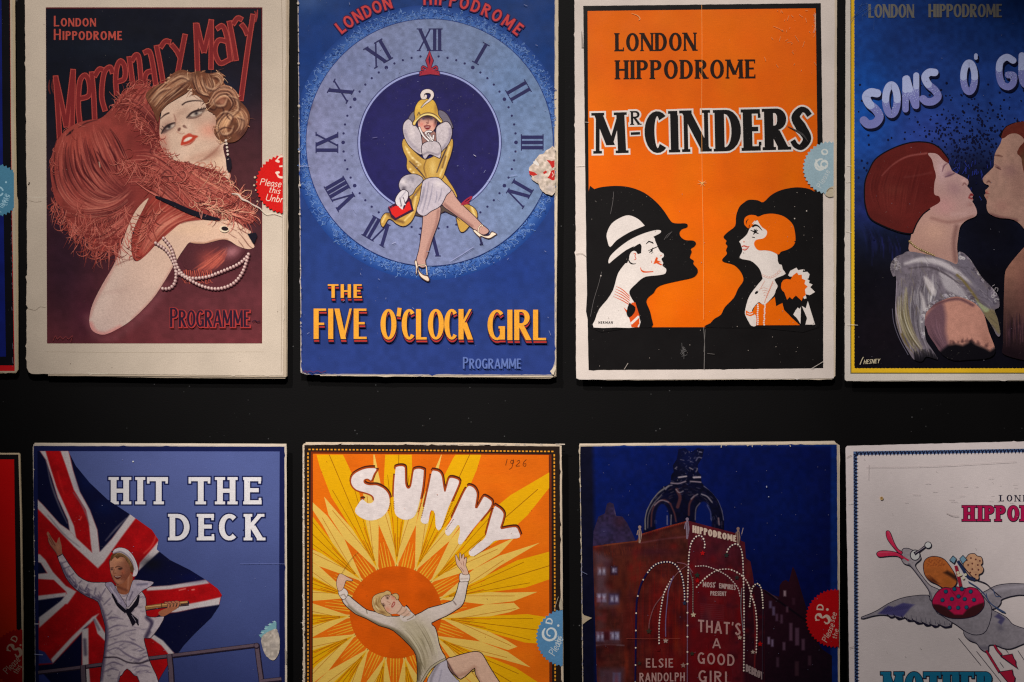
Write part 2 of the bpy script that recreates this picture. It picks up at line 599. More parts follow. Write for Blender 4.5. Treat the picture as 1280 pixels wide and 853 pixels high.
def board_material():
    m, t, N, Lk, b = nt('black painted board')
    geo = N.new('ShaderNodeNewGeometry')
    n1 = N.new('ShaderNodeTexNoise'); n1.inputs['Scale'].default_value = 9; n1.inputs['Detail'].default_value = 4
    n2 = N.new('ShaderNodeTexVoronoi'); n2.inputs['Scale'].default_value = 230
    n4 = N.new('ShaderNodeTexNoise'); n4.inputs['Scale'].default_value = 1100; n4.inputs['Detail'].default_value = 2
    n3 = N.new('ShaderNodeTexNoise'); n3.inputs['Scale'].default_value = 34
    for n in (n1, n2, n3, n4): Lk.new(geo.outputs['Position'], n.inputs['Vector'])
    r1 = N.new('ShaderNodeValToRGB')
    r1.color_ramp.elements[0].position = .3; r1.color_ramp.elements[0].color = (.0022, .0020, .0022, 1)
    r1.color_ramp.elements[1].position = .75; r1.color_ramp.elements[1].color = (.0044, .0040, .0044, 1)
    Lk.new(n1.outputs['Fac'], r1.inputs['Fac'])
    d = N.new('ShaderNodeMapRange'); d.inputs['From Min'].default_value = .11; d.inputs['From Max'].default_value = .06
    Lk.new(n2.outputs['Distance'], d.inputs['Value'])
    e = N.new('ShaderNodeMapRange'); e.inputs['From Min'].default_value = .58; e.inputs['From Max'].default_value = .68; e.inputs['To Max'].default_value = .4
    Lk.new(n3.outputs['Fac'], e.inputs['Value'])
    q = N.new('ShaderNodeMath'); q.operation = 'MULTIPLY'
    Lk.new(d.outputs[0], q.inputs[0]); Lk.new(e.outputs[0], q.inputs[1])
    mx = N.new('ShaderNodeMix'); mx.data_type = 'RGBA'
    Lk.new(q.outputs[0], mx.inputs[0]); Lk.new(r1.outputs['Color'], mx.inputs[6]); mx.inputs[7].default_value = (.35, .35, .36, 1)
    Lk.new(mx.outputs[2], b.inputs['Base Color'])
    b.inputs['Roughness'].default_value = .62
    b.inputs['Specular IOR Level'].default_value = .10
    bp = N.new('ShaderNodeBump'); bp.inputs['Strength'].default_value = .35; bp.inputs['Distance'].default_value = .0002
    Lk.new(n4.outputs['Fac'], bp.inputs['Height']); Lk.new(bp.outputs['Normal'], b.inputs['Normal'])
    return m

# ------------------------------------------------------------------ pieces every programme has
def body(pg, cover, colr, pages, pcol=(206, 192, 168), edge=.5, seed=1, inset=14, label=None):
    """cover sheet, block of pages behind it and the black mount that holds it off the board"""
    m = Part(pg, 'mount', mat=MOUNT)
    c = np.asarray(cover, float)
    x0, y0 = c.min(0) + inset
    x1, y1 = c.max(0) - inset
    m.slab(rect(x0, y0, x1, y1), (20, 20, 20), .0016, GAP - .0001)
    m.build()
    p = Part(pg, 'pages', mat=pg.paper)
    for i, (poly, off) in enumerate(pages):
        p.slab(worn(poly, edge * .6, 9, seed + 31 + i), (np.array(pcol) - i * 9) * (1.12 / pg.gain) ** .45, .00022 + i * .00062, .00022 + i * .00062 + .0006)
    p.build()
    k = Part(pg, 'cover')
    k.slab(worn(cover, edge, 4, seed), colr, 0, .0002)
    k.build()
    return k

def seal(pg, cx, cy, r, col, ink, xcut, word, rot=-90, teeth=44, tcol=None, size=1.0, sub=True, off=(0, 0), x0=None):
    """price seal with a pinked edge, cut off at the edge of the cover"""
    s = Part(pg, 'price_seal')
    a = np.linspace(0, 2 * np.pi, teeth * 2, endpoint=False)
    rr = np.where(np.arange(teeth * 2) % 2 == 0, r, r - 2.6 * size)
    p = np.stack([cx + rr * np.cos(a), cy + rr * np.sin(a)], 1)
    p = np.array(clip(p, x0 if x0 is not None else cx - 99, cy - 99, xcut, cy + 99))
    pg.lev += 10
    s.slab(p, col, -pg.lev * LAY, -(pg.lev - 9) * LAY)
    pg.lev += 2
    s.build()
    t = Part(pg, 'lettering', parent=s)
    word(t)
    t.build()
    return s
POW = 58

# ================================================================== the setting
MOUNT = board_material(); MOUNT.name = 'black card'
BOARD = board_material()
GENERIC_PAPER = print_material('old cream paper', rough=.7, grain=.027, mottle=.09, laid=.04, warp=.12)

def flat_tint(pg, name, poly, c0, c1, p0, p1, step=4, parent=None, mott=.0, scale=40):
    q = Part(pg, name, parent)
    P = Paint(poly, c0, step, smooth=False)
    P.g(p0, p1, c0, c1)
    if mott:
        P.n(mott, scale, 3)
    q.paint(P)
    return q

# ================================================================== programme: red feather fan, woman with pearls
def feather_programme():
    mat = print_material('matt sepia print', rough=.6, grain=.071, mottle=.07, fleck=.25)
    pg = Programme('theatre_programme', 'cream edged programme with a woman in a red feather boa and pearls', 196, 470, 1.28, mat, GENERIC_PAPER)
    cover = [(30, -34), (357, -34), (357.5, 60), (356, 110), (355.5, 280), (354, 470), (300, 469.5), (210, 468.6), (118, 467.6), (40, 467.5), (36, 465.5), (33.5, 460), (33, 440), (33.3, 400), (33, 388), (35, 385), (32.6, 381), (34, 335), (33.4, 270), (34, 248), (32.6, 205), (32, 100), (31, 0)]
    pages = [([(40, -34), (359.5, -34), (358, 120), (357.5, 471.5), (60, 470)], 0), ([(44, -34), (361.6, -34), (360, 200), (358.8, 470), (356, 473.5), (200, 472.5), (70, 470)], 0)]
    k = body(pg, cover, (190, 176, 160), pages, pcol=(184, 168, 148), edge=.7, seed=3)
    # dirt and creases in the margins
    q = Part(pg, 'wear_marks')
    q.line([(34, 386), (44, 388), (50, 384), (57, 385)], .5, (96, 80, 66))
    q.line([(34, 246), (45, 247), (57, 246.5)], .6, (205, 196, 180))
    q.line([(36, 251), (44, 253), (52, 252)], .5, (120, 106, 92))
    q.line([(352, -10), (353.5, 120), (352.8, 300), (351.5, 466)], .5, (140, 124, 106))
    q.line([(58, 440), (180, 441), (330, 440)], .35, (158, 143, 124))
    q.line([(312, 40), (320, 52), (324, 60)], .4, (150, 136, 120))
    q.line([(110, 466), (119, 467.4), (135, 466.8)], .8, (205, 196, 178))
    q.dots([(36, 231), (36.6, 229)], 1.1, (70, 58, 48)); q.dots([(55, 31), (300, 452), (88, 455), (140, 460), (347, 390)], .6, (120, 104, 90))
    q.build()
    # printed panel
    q = Part(pg, 'printed_panel')
    q.poly([(57.2, 9.4), (328, 9.4), (327.6, 429.6), (58.8, 429.6)], (92, 26, 30))
    P = Paint([(57.4, 10.8), (326.8, 10.8), (326.6, 429.2), (59, 429.2)], (15, 17, 28), 3, smooth=False)
    P.g((190, 120), (200, 429), (15, 17, 29), (98, 42, 47))
    P.b(300, 215, 70, 100, (78, 38, 42), .8); P.b(255, 380, 90, 50, (96, 44, 50), .6); P.b(80, 330, 40, 90, (44, 24, 38), .8)
    P.b(80, 100, 60, 70, (13, 16, 28), .8); P.b(280, 120, 30, 25, (14, 26, 50), .6); P.b(130, 60, 60, 12, (20, 28, 42), .5)
    P.b(105, 395, 18, 40, (70, 30, 44), .7); P.l([(110, 398), (120, 420), (140, 423), (165, 406), (190, 382), (208, 356)], 7, (132, 78, 84), 7, .4); P.n(.07, 5, 2); P.n(.06, 14, 12)
    q.paint(P); q.build()
    # small heading
    q = Part(pg, 'heading_lettering')
    red = (168, 70, 60)
    text(q, 'LONDON', 67, 33.4, 10.5, red, w=.2, t=.15, fit=53, first=1.28)
    text(q, 'HIPPODROME', 67, 50.2, 11, red, w=.2, t=.15, fit=85.5, first=1.25)
    q.build()
    # tall hand drawn title
    q = Part(pg, 'title_lettering')
    L = [[(69.5, 95), (72, 130), (75, 182)], [(69.5, 96), (76, 125), (83, 159)], [(83, 159), (87, 125), (91.5, 87)], [(91.5, 87), (91, 120), (90, 166)],
         [(98.5, 124), (111, 119.5), (111.6, 104), (107, 94.5), (101, 99), (98.6, 112), (98, 135), (100.5, 159)], [(114.5, 90), (117, 118), (118.5, 151)], [(118, 96), (124, 87), (129.5, 88)],
         [(141, 92), (138, 84.5), (132, 88), (128.5, 100), (127.3, 122), (131.5, 139)], [(145, 103), (155.5, 98.5), (156, 84), (151, 76.5), (146.3, 84), (144.6, 100), (146, 119)],
         [(161.5, 71), (164, 90), (166, 107)], [(164.5, 77), (170, 69), (174, 75), (177, 110)], [(179.5, 66.5), (186.5, 64.5), (190.5, 78), (195, 107)], [(190, 89), (183, 92), (181, 104), (186.5, 119)],
         [(195.5, 57), (200, 80), (204, 104)], [(200.5, 60), (206.5, 52), (213.5, 53)], [(214, 55.5), (221, 64), (226, 74)], [(231.5, 43), (227, 66), (222.5, 90)],
         [(244.6, 29), (246, 60), (247, 92)], [(246, 30), (250, 48), (255, 66)], [(255, 66), (260, 44), (264.5, 25)], [(264, 25), (264.2, 55), (263.8, 87)],
         [(270.5, 36.5), (278.5, 33), (284, 48), (288, 77)], [(284, 52), (273, 51), (268.6, 64), (275, 79), (286.5, 75)], [(286.5, 26.5), (291, 50), (295.4, 76)], [(291, 31), (297, 23), (303, 25)],
         [(301.5, 30), (306, 36), (309.5, 44)], [(316.5, 18), (310, 60), (301, 126)]]
    for k_, (wd, c) in enumerate(((8.2, (36, 14, 18)), (6.8, (164, 66, 60)), (4.6, (118, 36, 38)))):
        b0 = pg.lev
        for i, s_ in enumerate(L):
            pg.lev = b0 + (i % 4)
            q.line(s_, wd, c, ext=(1, .4, -.6)[k_], up=False)
        pg.lev = b0 + 5
    for s_ in ([(62, 100), (61, 110), (63, 118)], [(66, 99), (65, 109), (67, 117)]):
        q.line(s_, (1, 2.4, 1), (84, 34, 34))
    for s_ in ([(318.5, 14), (320.5, 22)], [(322, 12.5), (321, 21), (319.5, 28)]):
        q.line(s_, (1.2, 2.6, 1.2), (140, 48, 46))
    q.build()
    # ---- feather boa
    dk, md, lt, hi = (60, 20, 24), (136, 58, 52), (180, 94, 82), (208, 130, 110)
    boa = Part(pg, 'feather_boa')
    out = [(63, 215), (66, 190), (78, 167), (95, 155), (112, 150), (126, 148), (140, 135), (150, 120), (165, 108), (180, 105), (192, 112), (199, 125), (200, 150), (205, 170), (216, 182), (229, 192), (240, 204), (262, 207), (276, 214), (286, 228), (300, 243), (309, 255), (318, 276), (290, 282), (250, 285), (210, 300), (185, 322), (170, 323), (164, 312), (170, 280), (172, 262), (158, 288), (146, 306), (130, 314), (116, 308), (104, 296), (92, 286), (84, 276), (80, 262), (69, 250)]
    P = Paint(out, md, .7)
    P.n(.10, 9, 1)
    P.b(185, 165, 24, 40, (112, 40, 40), .8); P.b(215, 215, 26, 14, (118, 42, 40), .75); P.b(142, 245, 30, 26, (92, 36, 38), .8)
    P.b(95, 185, 30, 24, (158, 68, 58), .9); P.b(165, 130, 20, 14, (158, 64, 54), .7); P.b(120, 300, 40, 18, (112, 40, 40), .7)
    P.b(215, 240, 26, 22, (160, 68, 58), .7); P.b(270, 245, 34, 20, (150, 60, 52), .7); P.b(190, 285, 24, 34, (132, 48, 42), .8)
    # plume curling round a centre, seen as nested arcs
    ga, gb = [(76, 168), (66, 200), (72, 235), (95, 260), (138, 262)], [(132, 152), (148, 172), (159, 195), (165, 214), (168, 230)]
    P.strands(ga, gb, 130, 1.6, [lt, (168, 80, 70), md, (190, 104, 90)], .6, 1.4, 11)
    P.strands(ga, gb, 70, 1.7, [dk, (92, 32, 34), (104, 40, 40)], .75, 1.6, 12, part=(.12, .8))
    P.strands(ga, gb, 40, 1.2, [hi, lt], .5, 1.6, 13, part=(.3, 1))
    P.strands([(84, 256), (110, 270), (140, 262), (166, 240)], [(104, 232), (128, 248), (148, 246), (166, 232)], 60, 1.1, [lt, hi, (150, 70, 62)], .6, 1.6, 14)
    for i, a in enumerate(((93, 188, 97, 214, 118, 238), (101, 194, 106, 216, 124, 236), (112, 196, 118, 212, 132, 228), (121, 190, 131, 203, 138, 214), (136, 184, 144, 198, 146, 214))):
        P.l([a[:2], a[2:4], a[4:]], (.8, 3, .8), (78, 24, 28), .9, .9)
    P.l([(83, 170), (88, 166), (92, 162)], (.6, 3, .6), (36, 18, 24), .6); P.l([(98, 160), (108, 154), (122, 150)], (.5, 1.6, .5), (64, 26, 28), .6)
    P.l([(69, 190), (67, 215), (72, 238)], (.6, 1.8, .6), (46, 20, 26), .6); P.l([(124, 203), (125, 209)], 1, (216, 186, 160))
    # tuft above
    P.strands([(140, 146), (152, 125), (170, 110), (184, 106)], [(190, 168), (196, 150), (196, 128), (190, 112)], 90, 1.3, [lt, hi, dk, (112, 40, 38)], .65, 2, 21)
    P.strands([(150, 120), (175, 128), (196, 150), (202, 176)], [(140, 142), (165, 142), (186, 160), (200, 186)], 90, 1.3, [dk, (120, 44, 42), lt], .7, 2, 22)
    # body across the shoulder
    P.strands([(160, 190), (190, 190), (225, 215), (250, 250)], [(150, 240), (185, 240), (215, 262), (240, 283)], 170, 1.5, [lt, md, dk, (118, 42, 40), hi], .6, 2, 23)
    P.strands([(215, 185), (245, 207), (290, 235), (318, 272)], [(225, 235), (250, 255), (285, 270), (315, 280)], 170, 1.3, [hi, lt, dk, (122, 44, 40), (226, 158, 124)], .65, 2, 24)
    P.strands([(80, 258), (108, 262), (140, 258), (165, 240)], [(110, 305), (132, 305), (150, 290), (172, 262)], 130, 1.4, [lt, hi, dk, (110, 38, 38)], .7, 2, 25)
    P.strands([(196, 246), (184, 262), (174, 290), (168, 318)], [(238, 272), (214, 286), (194, 304), (182, 320)], 80, 1.4, [(188, 96, 76), lt, dk, (110, 40, 36), (216, 150, 122)], .7, 1.5, 26)
    for k_ in range(150):
        x, y = (rng.uniform(190, 250), rng.uniform(170, 232)) if k_ % 2 else (rng.uniform(250, 318), rng.uniform(212, 276))
        if inside(P.out, np.array([[x]]), np.array([[y]]))[0, 0]:
            a0 = rng.uniform(0, 360)
            P.l(ell(x, y, rng.uniform(2, 5), n=9, a0=a0, a1=a0 + 230), 1.0, [dk, lt, (124, 46, 44), hi][rng.integers(4)], .7, .6, smooth=False)
    boa.paint(P)
    # loose tendrils that leave the outline
    def curl(x, y, dx, dy, r, w, c, turn=1):
        a = math.atan2(dy, dx)
        pts = [(x, y), (x + dx * .5 - dy * .12 * turn, y + dy * .5 + dx * .12 * turn), (x + dx, y + dy)]
        cx_, cy_ = x + dx - math.sin(a) * r * turn, y + dy + math.cos(a) * r * turn
        for t in np.linspace(.4, 4.2, 8):
            pts.append((cx_ + r * math.sin(a + t * turn) * turn, cy_ - r * math.cos(a + t * turn) * turn))
        boa.line(pts, (w, w, w * .4), c)
    r_ = np.random.default_rng(5)
    for x in np.linspace(72, 160, 30):
        y = np.interp(x, [70, 84, 104, 130, 160], [250, 276, 294, 312, 288]) - 6
        curl(x + r_.normal() * 2, y, r_.normal(-4, 5), r_.uniform(4, 15), r_.uniform(1.8, 4), r_.uniform(.7, 1.3), [lt, md, (128, 48, 44), (186, 84, 70)][r_.integers(4)], r_.choice([-1, 1]))
    for x, y in ((66, 222), (68, 236), (72, 246), (66, 200), (78, 255)):
        curl(x, y, -1.5, 14, 4, .9, md, -1)
    for x in np.linspace(140, 196, 16):
        y = np.interp(x, [140, 165, 182, 196], [136, 110, 106, 116])
        curl(x, y + 3, r_.normal(2, 3), -r_.uniform(2, 7), r_.uniform(1.5, 3), .8, [lt, md][r_.integers(2)], r_.choice([-1, 1]))
    boa.build()
    # ---- woman: skin
    skin, sh = (206, 172, 150), (170, 120, 104)
    lady = Part(pg, 'woman_figure')
    face = [(200.5, 150), (199.5, 165), (200, 178), (204, 188), (211, 196), (220, 201), (230, 203), (238, 204), (246, 207), (258, 210), (272, 214), (286, 224), (286, 210), (282.5, 200), (279, 184), (283, 176), (282, 150), (272, 130), (262, 118), (248, 112), (236, 108), (222, 112), (206, 128)]
    P = Paint(face, (205, 174, 153), .6)
    P.n(.03, 6, 3)
    P.b(262, 163, 13, 10, (212, 142, 120), .75); P.b(204, 174, 5, 10, (196, 130, 112), .7); P.b(247, 148, 18, 10, (178, 142, 124), .5)
    P.b(210, 158, 9, 7, (150, 110, 96), .7, -25); P.b(222, 150, 5, 12, (186, 148, 128), .5); P.b(250, 196, 20, 5, (182, 138, 118), .6, -18)
    P.l([(246, 203), (256, 199), (268, 190), (276, 180)], (.5, 3.2, .8), (150, 104, 88), 1.5, .7)
    P.b(272, 205, 8, 12, (214, 180, 152), .7); P.b(226, 192, 10, 6, (214, 184, 164), .6); P.b(236, 122, 16, 8, (214, 186, 166), .7)
    P.l([(228, 131.4), (233, 128), (243, 126.2), (256, 127)], (1.7, 1.6, .9), (48, 30, 30), .6)
    P.l([(201, 148.6), (206, 144), (211, 141.6)], (.9, 1.8, 2), (58, 38, 36), .6)
    P.f([(233.5, 147.5), (238, 142), (246, 138.5), (254, 137), (258.5, 135.8), (254, 141), (249, 144.5), (242, 147.5)], (92, 72, 66), 1.6, .9)
    P.f([(238, 145), (243, 141), (250, 140), (253, 140.5), (248, 144), (242, 146)], (186, 170, 156), .7); P.b(245.4, 142, 2.2, 2.2, (40, 32, 36), 1)
    P.l([(233.5, 147.5), (240, 141), (250, 137.5), (259, 135.5)], (1.2, 2.3, 1), (40, 26, 28), .7); P.l([(236, 148.5), (245, 147.5), (252, 144)], .8, (90, 60, 54), .8, .8)
    P.f([(202, 166), (206, 159.5), (213, 155.5), (219, 154), (218, 158), (212, 162.5), (206, 166.5)], (84, 62, 60), 1.6, .9)
    P.f([(208, 161.5), (213, 157.5), (218, 155.5), (217, 158.5), (212, 161.5)], (190, 172, 158), .7); P.b(211.5, 158.8, 2.3, 2.3, (38, 30, 34), 1)
    P.l([(202, 167), (207, 159), (214, 155), (219, 153.5)], (1.4, 2.2, .9), (42, 28, 30), .7)
    for x, y in ((203, 163), (205, 160), (257, 136), (254, 136), (251, 136.6), (247, 137.6)):
        P.l([(x, y), (x + (1.4 if x > 230 else -2), y - 2)], .7, (36, 24, 26), .5, .9)
    P.l([(217.6, 143.5), (219.6, 150), (219.4, 154)], (1, 1.8, .4), (150, 108, 94), 1, .8)
    P.f([(222, 163.6), (222.8, 160.8), (225.4, 159.6), (226, 162), (224.2, 164.4)], (104, 64, 56), .7, .9); P.f([(228.4, 158), (230.4, 156.4), (233.4, 159), (234.2, 161), (231, 160.4)], (96, 58, 50), .7, .9)
    P.l([(221, 165), (226, 167.6), (230.4, 166.6)], .8, (172, 122, 104), .8, .8)
    lip = (176, 58, 40)
    P.f([(226, 181.5), (227.4, 175), (229, 171), (233, 168.6), (236, 166.8), (239, 167.4), (241, 168.8), (247.6, 170.4), (244, 174), (240, 177.6), (234, 180.4), (230, 181.4)], lip, .7)
    P.f([(229.5, 177.4), (231.6, 174), (236, 171.6), (240.4, 172), (237.6, 174.8), (233, 177)], (226, 204, 190), .6)
    P.b(206, 186, 6, 10, (150, 100, 88), .55); P.b(270, 150, 6, 22, (168, 124, 106), .55); P.b(268, 192, 12, 6, (146, 98, 82), .55, -40); P.b(228, 140, 10, 4, (168, 132, 114), .5, -30); P.b(236, 160, 6, 8, (218, 190, 170), .5)
    P.l([(230, 182.8), (238, 180), (244, 175)], (.5, 1.4, .5), (140, 46, 36), .8, .8)
    for (x, y, w_) in ((270, 212, 5), (262, 208, 4), (252, 207, 5), (246, 206, 4), (278, 218, 5), (258, 211, 4)):
        P.l(ell(x, y, w_, w_ * .6, 12, 200, 480, -20), .8, (172, 92, 72), .6, .8, smooth=False)
    lady.paint(P)
    arm = [(185.6, 248), (178, 254), (169, 265), (160, 284), (151, 308), (142, 332), (128, 356), (116, 380), (112, 397), (113, 409), (119, 416), (131, 418.5), (148, 411), (166, 399), (190, 375), (205, 353), (214, 338), (223, 322), (230, 311.5), (236.5, 303.4), (242, 304.4), (255, 304.8), (267, 302), (278, 299.6), (287, 301.2), (296, 307), (304, 310.2), (312, 311.6), (318, 309), (316, 304), (312, 294), (314, 290), (306, 284.4), (293, 276.4), (278, 274), (262, 274.4), (240, 276.2), (226, 279.6), (212, 291), (196, 305), (184, 318), (172, 327), (166, 322), (164, 300), (170, 280), (182, 256)]
    P = Paint(arm, skin, .65, n=3)
    P.n(.03, 7, 5)
    P.g((230, 290), (120, 415), (206, 172, 150), (190, 166, 158)); P.b(132, 372, 10, 50, (214, 190, 178), .5, 28)
    P.l([(113, 405), (119, 415), (132, 418), (150, 410)], 6, (196, 128, 124), 3, .7); P.l([(112, 396), (118, 378), (130, 356), (142, 332), (152, 308)], 4, (180, 122, 116), 2.4, .5)
    P.l([(166, 399), (190, 375), (206, 352), (216, 334)], 3.5, (178, 128, 118), 2.2, .5)
    P.l([(145, 332), (158, 326), (172, 322), (186, 313)], (.5, 1.6, .5), (120, 82, 74), 1.2, .7); P.b(140, 365, 24, 3, (182, 152, 142), .4, -10)
    P.b(240, 286, 30, 8, (214, 178, 150), .7); P.l([(240, 304), (256, 304.4), (270, 300.6), (284, 299.8)], 2.4, (164, 116, 94), 1.6, .7)
    dkl = (112, 70, 60)
    P.l([(277, 278.5), (286, 281), (293, 281.4)], (.4, 1.1, .4), dkl, .6, .8); P.l([(297, 284.4), (305, 290), (311, 293)], (.5, 1.2, .6), dkl, .6); P.l([(298, 290.6), (305, 299), (311, 307), (316, 311)], (.5, 1.2, .8), dkl, .6)
    P.l([(286, 292), (292, 296), (296, 298)], (.4, .9, .4), dkl, .6, .8); P.l([(298, 301), (302, 306), (305, 310)], (.4, 1, .6), dkl, .6); P.l([(289, 286), (296, 289)], .7, dkl, .6, .7)
    P.l([(226, 279.6), (240, 276.2), (262, 274.4), (278, 274), (293, 276.4), (306, 284.4)], .9, (110, 60, 52), .6, .8)
    lady.paint(P)
    # boa strands hanging over the arm
    lady.build()
    fr = Part(pg, 'boa_fringe', parent=boa)
    fpoly = [(196, 246), (188, 252), (180, 264), (172, 280), (168, 296), (164, 312), (168, 324), (175, 325), (190, 307), (207, 293), (222, 280), (240, 275), (255, 273), (272, 274), (250, 264), (220, 255)]
    P = Paint(fpoly, (140, 54, 46), .7); P.n(.1, 7, 3)
    P.strands([(194, 246), (180, 266), (170, 296), (166, 320)], [(250, 268), (216, 281), (194, 302), (178, 322)], 110, 1.4, [lt, hi, (96, 34, 32), (216, 150, 122), (160, 70, 58)], .7, 1.4, 41)
    fr.paint(P)
    boa2 = boa; 
    for i in range(9):
        y0 = 282 + i * 5
        fr.line(ell(167 + i * .6, y0, 3.6, 2.6, 12, 20, 330, 20), 1.0, [(164, 72, 60), (140, 50, 44)][i % 2], smooth=False)
    # puff of boa below the hand
    P = Paint([(236, 305), (230, 314), (226, 322), (230, 334), (244, 340), (262, 342), (278, 338), (294, 329), (306, 316), (304, 311), (292, 306), (278, 301), (262, 304), (248, 306)], (76, 36, 42), .7)
    P.b(290, 315, 11, 7, (160, 104, 110), .9, -20); P.b(240, 316, 10, 14, (74, 36, 42), .8); P.b(262, 324, 14, 11, (150, 66, 58), .8)
    P.strands([(238, 338), (250, 330), (268, 318), (284, 308)], [(262, 342), (272, 334), (282, 322), (284, 310)], 80, 1.1, [(206, 108, 86), (176, 82, 68), (86, 34, 38), (150, 66, 58)], .7, 2, 44)
    P.l([(236, 306), (227, 322), (232, 336), (250, 342), (268, 341), (284, 336), (298, 325), (306, 314)], 4, (76, 36, 42), 4, .9)
    fr.paint(P)
    for i in range(14):
        x = 230 + i * 2.6
        fr.line([(x, 338 + rng.normal()), (x + 1, 345), (x - 2 + rng.normal(), 352 + rng.normal() * 3), (x + 2, 354)], (1.4, .8, .5), [(150, 62, 52), (176, 84, 68)][i % 2])
    fr.build()
    # wisps: many fine tendrils breaking every edge of the boa
    ws = Part(pg, 'boa_wisps', parent=boa)
    w_ = np.random.default_rng(77)
    cs = [lt, md, md, lt, (160, 74, 64), (192, 110, 96), (112, 44, 42)]
    def wisp(x, y, ang, ln, c, wd=1.0, bend=None):
        b = w_.normal() * .42 if bend is None else bend
        p, a_ = [(x, y)], ang
        for k in range(7):
            a_ += b / 3.2 * (1 + k * .28)
            p.append((p[-1][0] + ln / 7 * math.cos(a_), p[-1][1] + ln / 7 * math.sin(a_)))
        if min(q[0] for q in p) < 60.5 or max(q[0] for q in p) > 326: return
        ws.line(p, (wd * .5, wd, wd * .25), c, n=3, up=.3)
    def fringe(path, num, out_ang, spread, ln, wd=.9, pal=cs):
        q_ = resample(cr(path, 8), 200)
        for i in range(int(num * .72)):
            b = q_[w_.integers(200)]
            wisp(b[0] + w_.normal() * 2.4, b[1] + w_.normal() * 2.4, math.radians(out_ang + w_.normal() * spread), w_.uniform(*ln), pal[w_.integers(len(pal))], w_.uniform(.6, 1.25) * wd)
    fringe([(66, 244), (74, 258), (84, 274), (96, 288)], 60, 95, 30, (10, 26))
    fringe([(90, 276), (104, 294), (118, 306), (132, 312), (146, 304), (156, 288)], 150, 100, 28, (12, 32))
    fringe([(100, 262), (130, 276), (160, 256)], 110, 105, 24, (18, 38))
    fringe([(64, 218), (66, 196), (78, 168), (96, 154)], 30, 120, 40, (8, 20), .8, [md, lt])
    fringe([(142, 142), (152, 124), (166, 111), (182, 107), (192, 113)], 90, -60, 45, (8, 20), .8)
    fringe([(162, 130), (178, 150), (190, 176)], 110, 150, 60, (10, 20), .8)
    fringe([(197, 156), (202, 180), (214, 194), (232, 206), (256, 214), (276, 222)], 150, 150, 50, (6, 15), .8)
    fringe([(262, 212), (286, 232), (306, 256), (314, 272)], 170, 10, 45, (8, 22), .75, [lt, hi, md, (224, 160, 130), (120, 46, 42)])
    fringe([(215, 225), (245, 246), (280, 262), (300, 270)], 200, 25, 25, (16, 34), .85)
    fringe([(240, 252), (268, 262), (292, 268)], 90, 15, 20, (16, 30), .8, [hi, (226, 166, 136), dk])
    fringe([(150, 200), (175, 205), (200, 225)], 120, 60, 30, (16, 34), .8)
    fringe([(200, 254), (190, 272), (182, 290)], 50, 112, 10, (16, 30), .85)
    fringe([(166, 300), (168, 314), (172, 322)], 26, 120, 60, (6, 12), .8, [lt, md])
    ws.build()
    # ---- hair
    hr = Part(pg, 'hair', parent=lady)
    out = [(182.5, 121), (187.5, 112.6), (199, 106), (207.6, 103), (210, 97.6), (221, 89.5), (230, 87.8), (239, 91), (250, 89), (261.5, 92.5), (273, 91), (280, 96.5), (280, 105), (289, 109), (296.6, 116), (300, 126), (308, 135), (312.5, 146), (309.5, 161), (303, 171), (293, 178), (280, 178), (273, 174), (267.5, 165), (270, 156.5), (269, 144), (260, 138), (256, 128), (249, 121), (241, 116), (239.6, 110), (234, 116), (221, 124), (209, 131.5), (201, 141.5), (198, 153), (194.5, 146), (190.5, 136)]
    P = Paint(out, (104, 62, 44), .6); P.n(.12, 6, 6)
    hl, h2, hd = (214, 172, 136), (172, 118, 88), (58, 30, 26)
    P.strands([(184, 124), (198, 108), (220, 92), (238, 92)], [(200, 140), (212, 126), (230, 112), (240, 104)], 150, 1.1, [hl, h2, hd, (130, 82, 60)], .75, 1, 51)
    P.strands([(242, 94), (243, 108), (250, 118), (262, 120)], [(262, 93), (268, 104), (268, 112), (260, 117)], 110, 1.0, [hl, h2, hd], .75, .8, 52)
    P.strands([(262, 92), (276, 94), (280, 104), (270, 112)], [(264, 96), (272, 98), (274, 104), (266, 110)], 26, 1.2, [h2, hd, hl], .7, .8, 53)
    P.strands([(262, 126), (272, 110), (290, 110), (300, 128), (294, 140)], [(264, 134), (276, 122), (286, 122), (290, 132), (284, 142)], 120, 1.0, [hl, h2, hd, (206, 150, 120)], .75, .8, 54)
    P.strands([(272, 172), (268, 158), (276, 144), (292, 136)], [(288, 172), (284, 160), (290, 148), (302, 140)], 110, 1.0, [hl, h2, hd, (216, 166, 124)], .75, .8, 55)
    P.strands([(290, 128), (306, 138), (310, 152), (300, 168)], [(284, 150), (294, 148), (298, 158), (290, 170)], 100, 1.0, [h2, hd, (120, 74, 54), hl], .7, .8, 56)
    for pts in ([(240, 92), (242, 104), (248, 117), (262, 122)], [(262, 123), (260, 133), (268, 138), (274, 130)], [(274, 128), (280, 140), (272, 152)], [(284, 118), (292, 130), (284, 144), (290, 152)], [(270, 168), (280, 160), (292, 162)], [(206, 128), (222, 114), (240, 98)]):
        P.l(pts, (.8, 2, .8), hd, .9, .8)
    P.b(234, 99, 9, 5, hl, .5, -20); P.b(198, 122, 8, 5, hl, .45, -45); P.b(278, 128, 6, 5, (206, 140, 116), .55); P.b(298, 144, 5, 4, (216, 164, 118), .6); P.b(282, 155, 5, 5, (216, 164, 118), .5)
    P.b(306, 168, 10, 8, (70, 38, 36), .7)
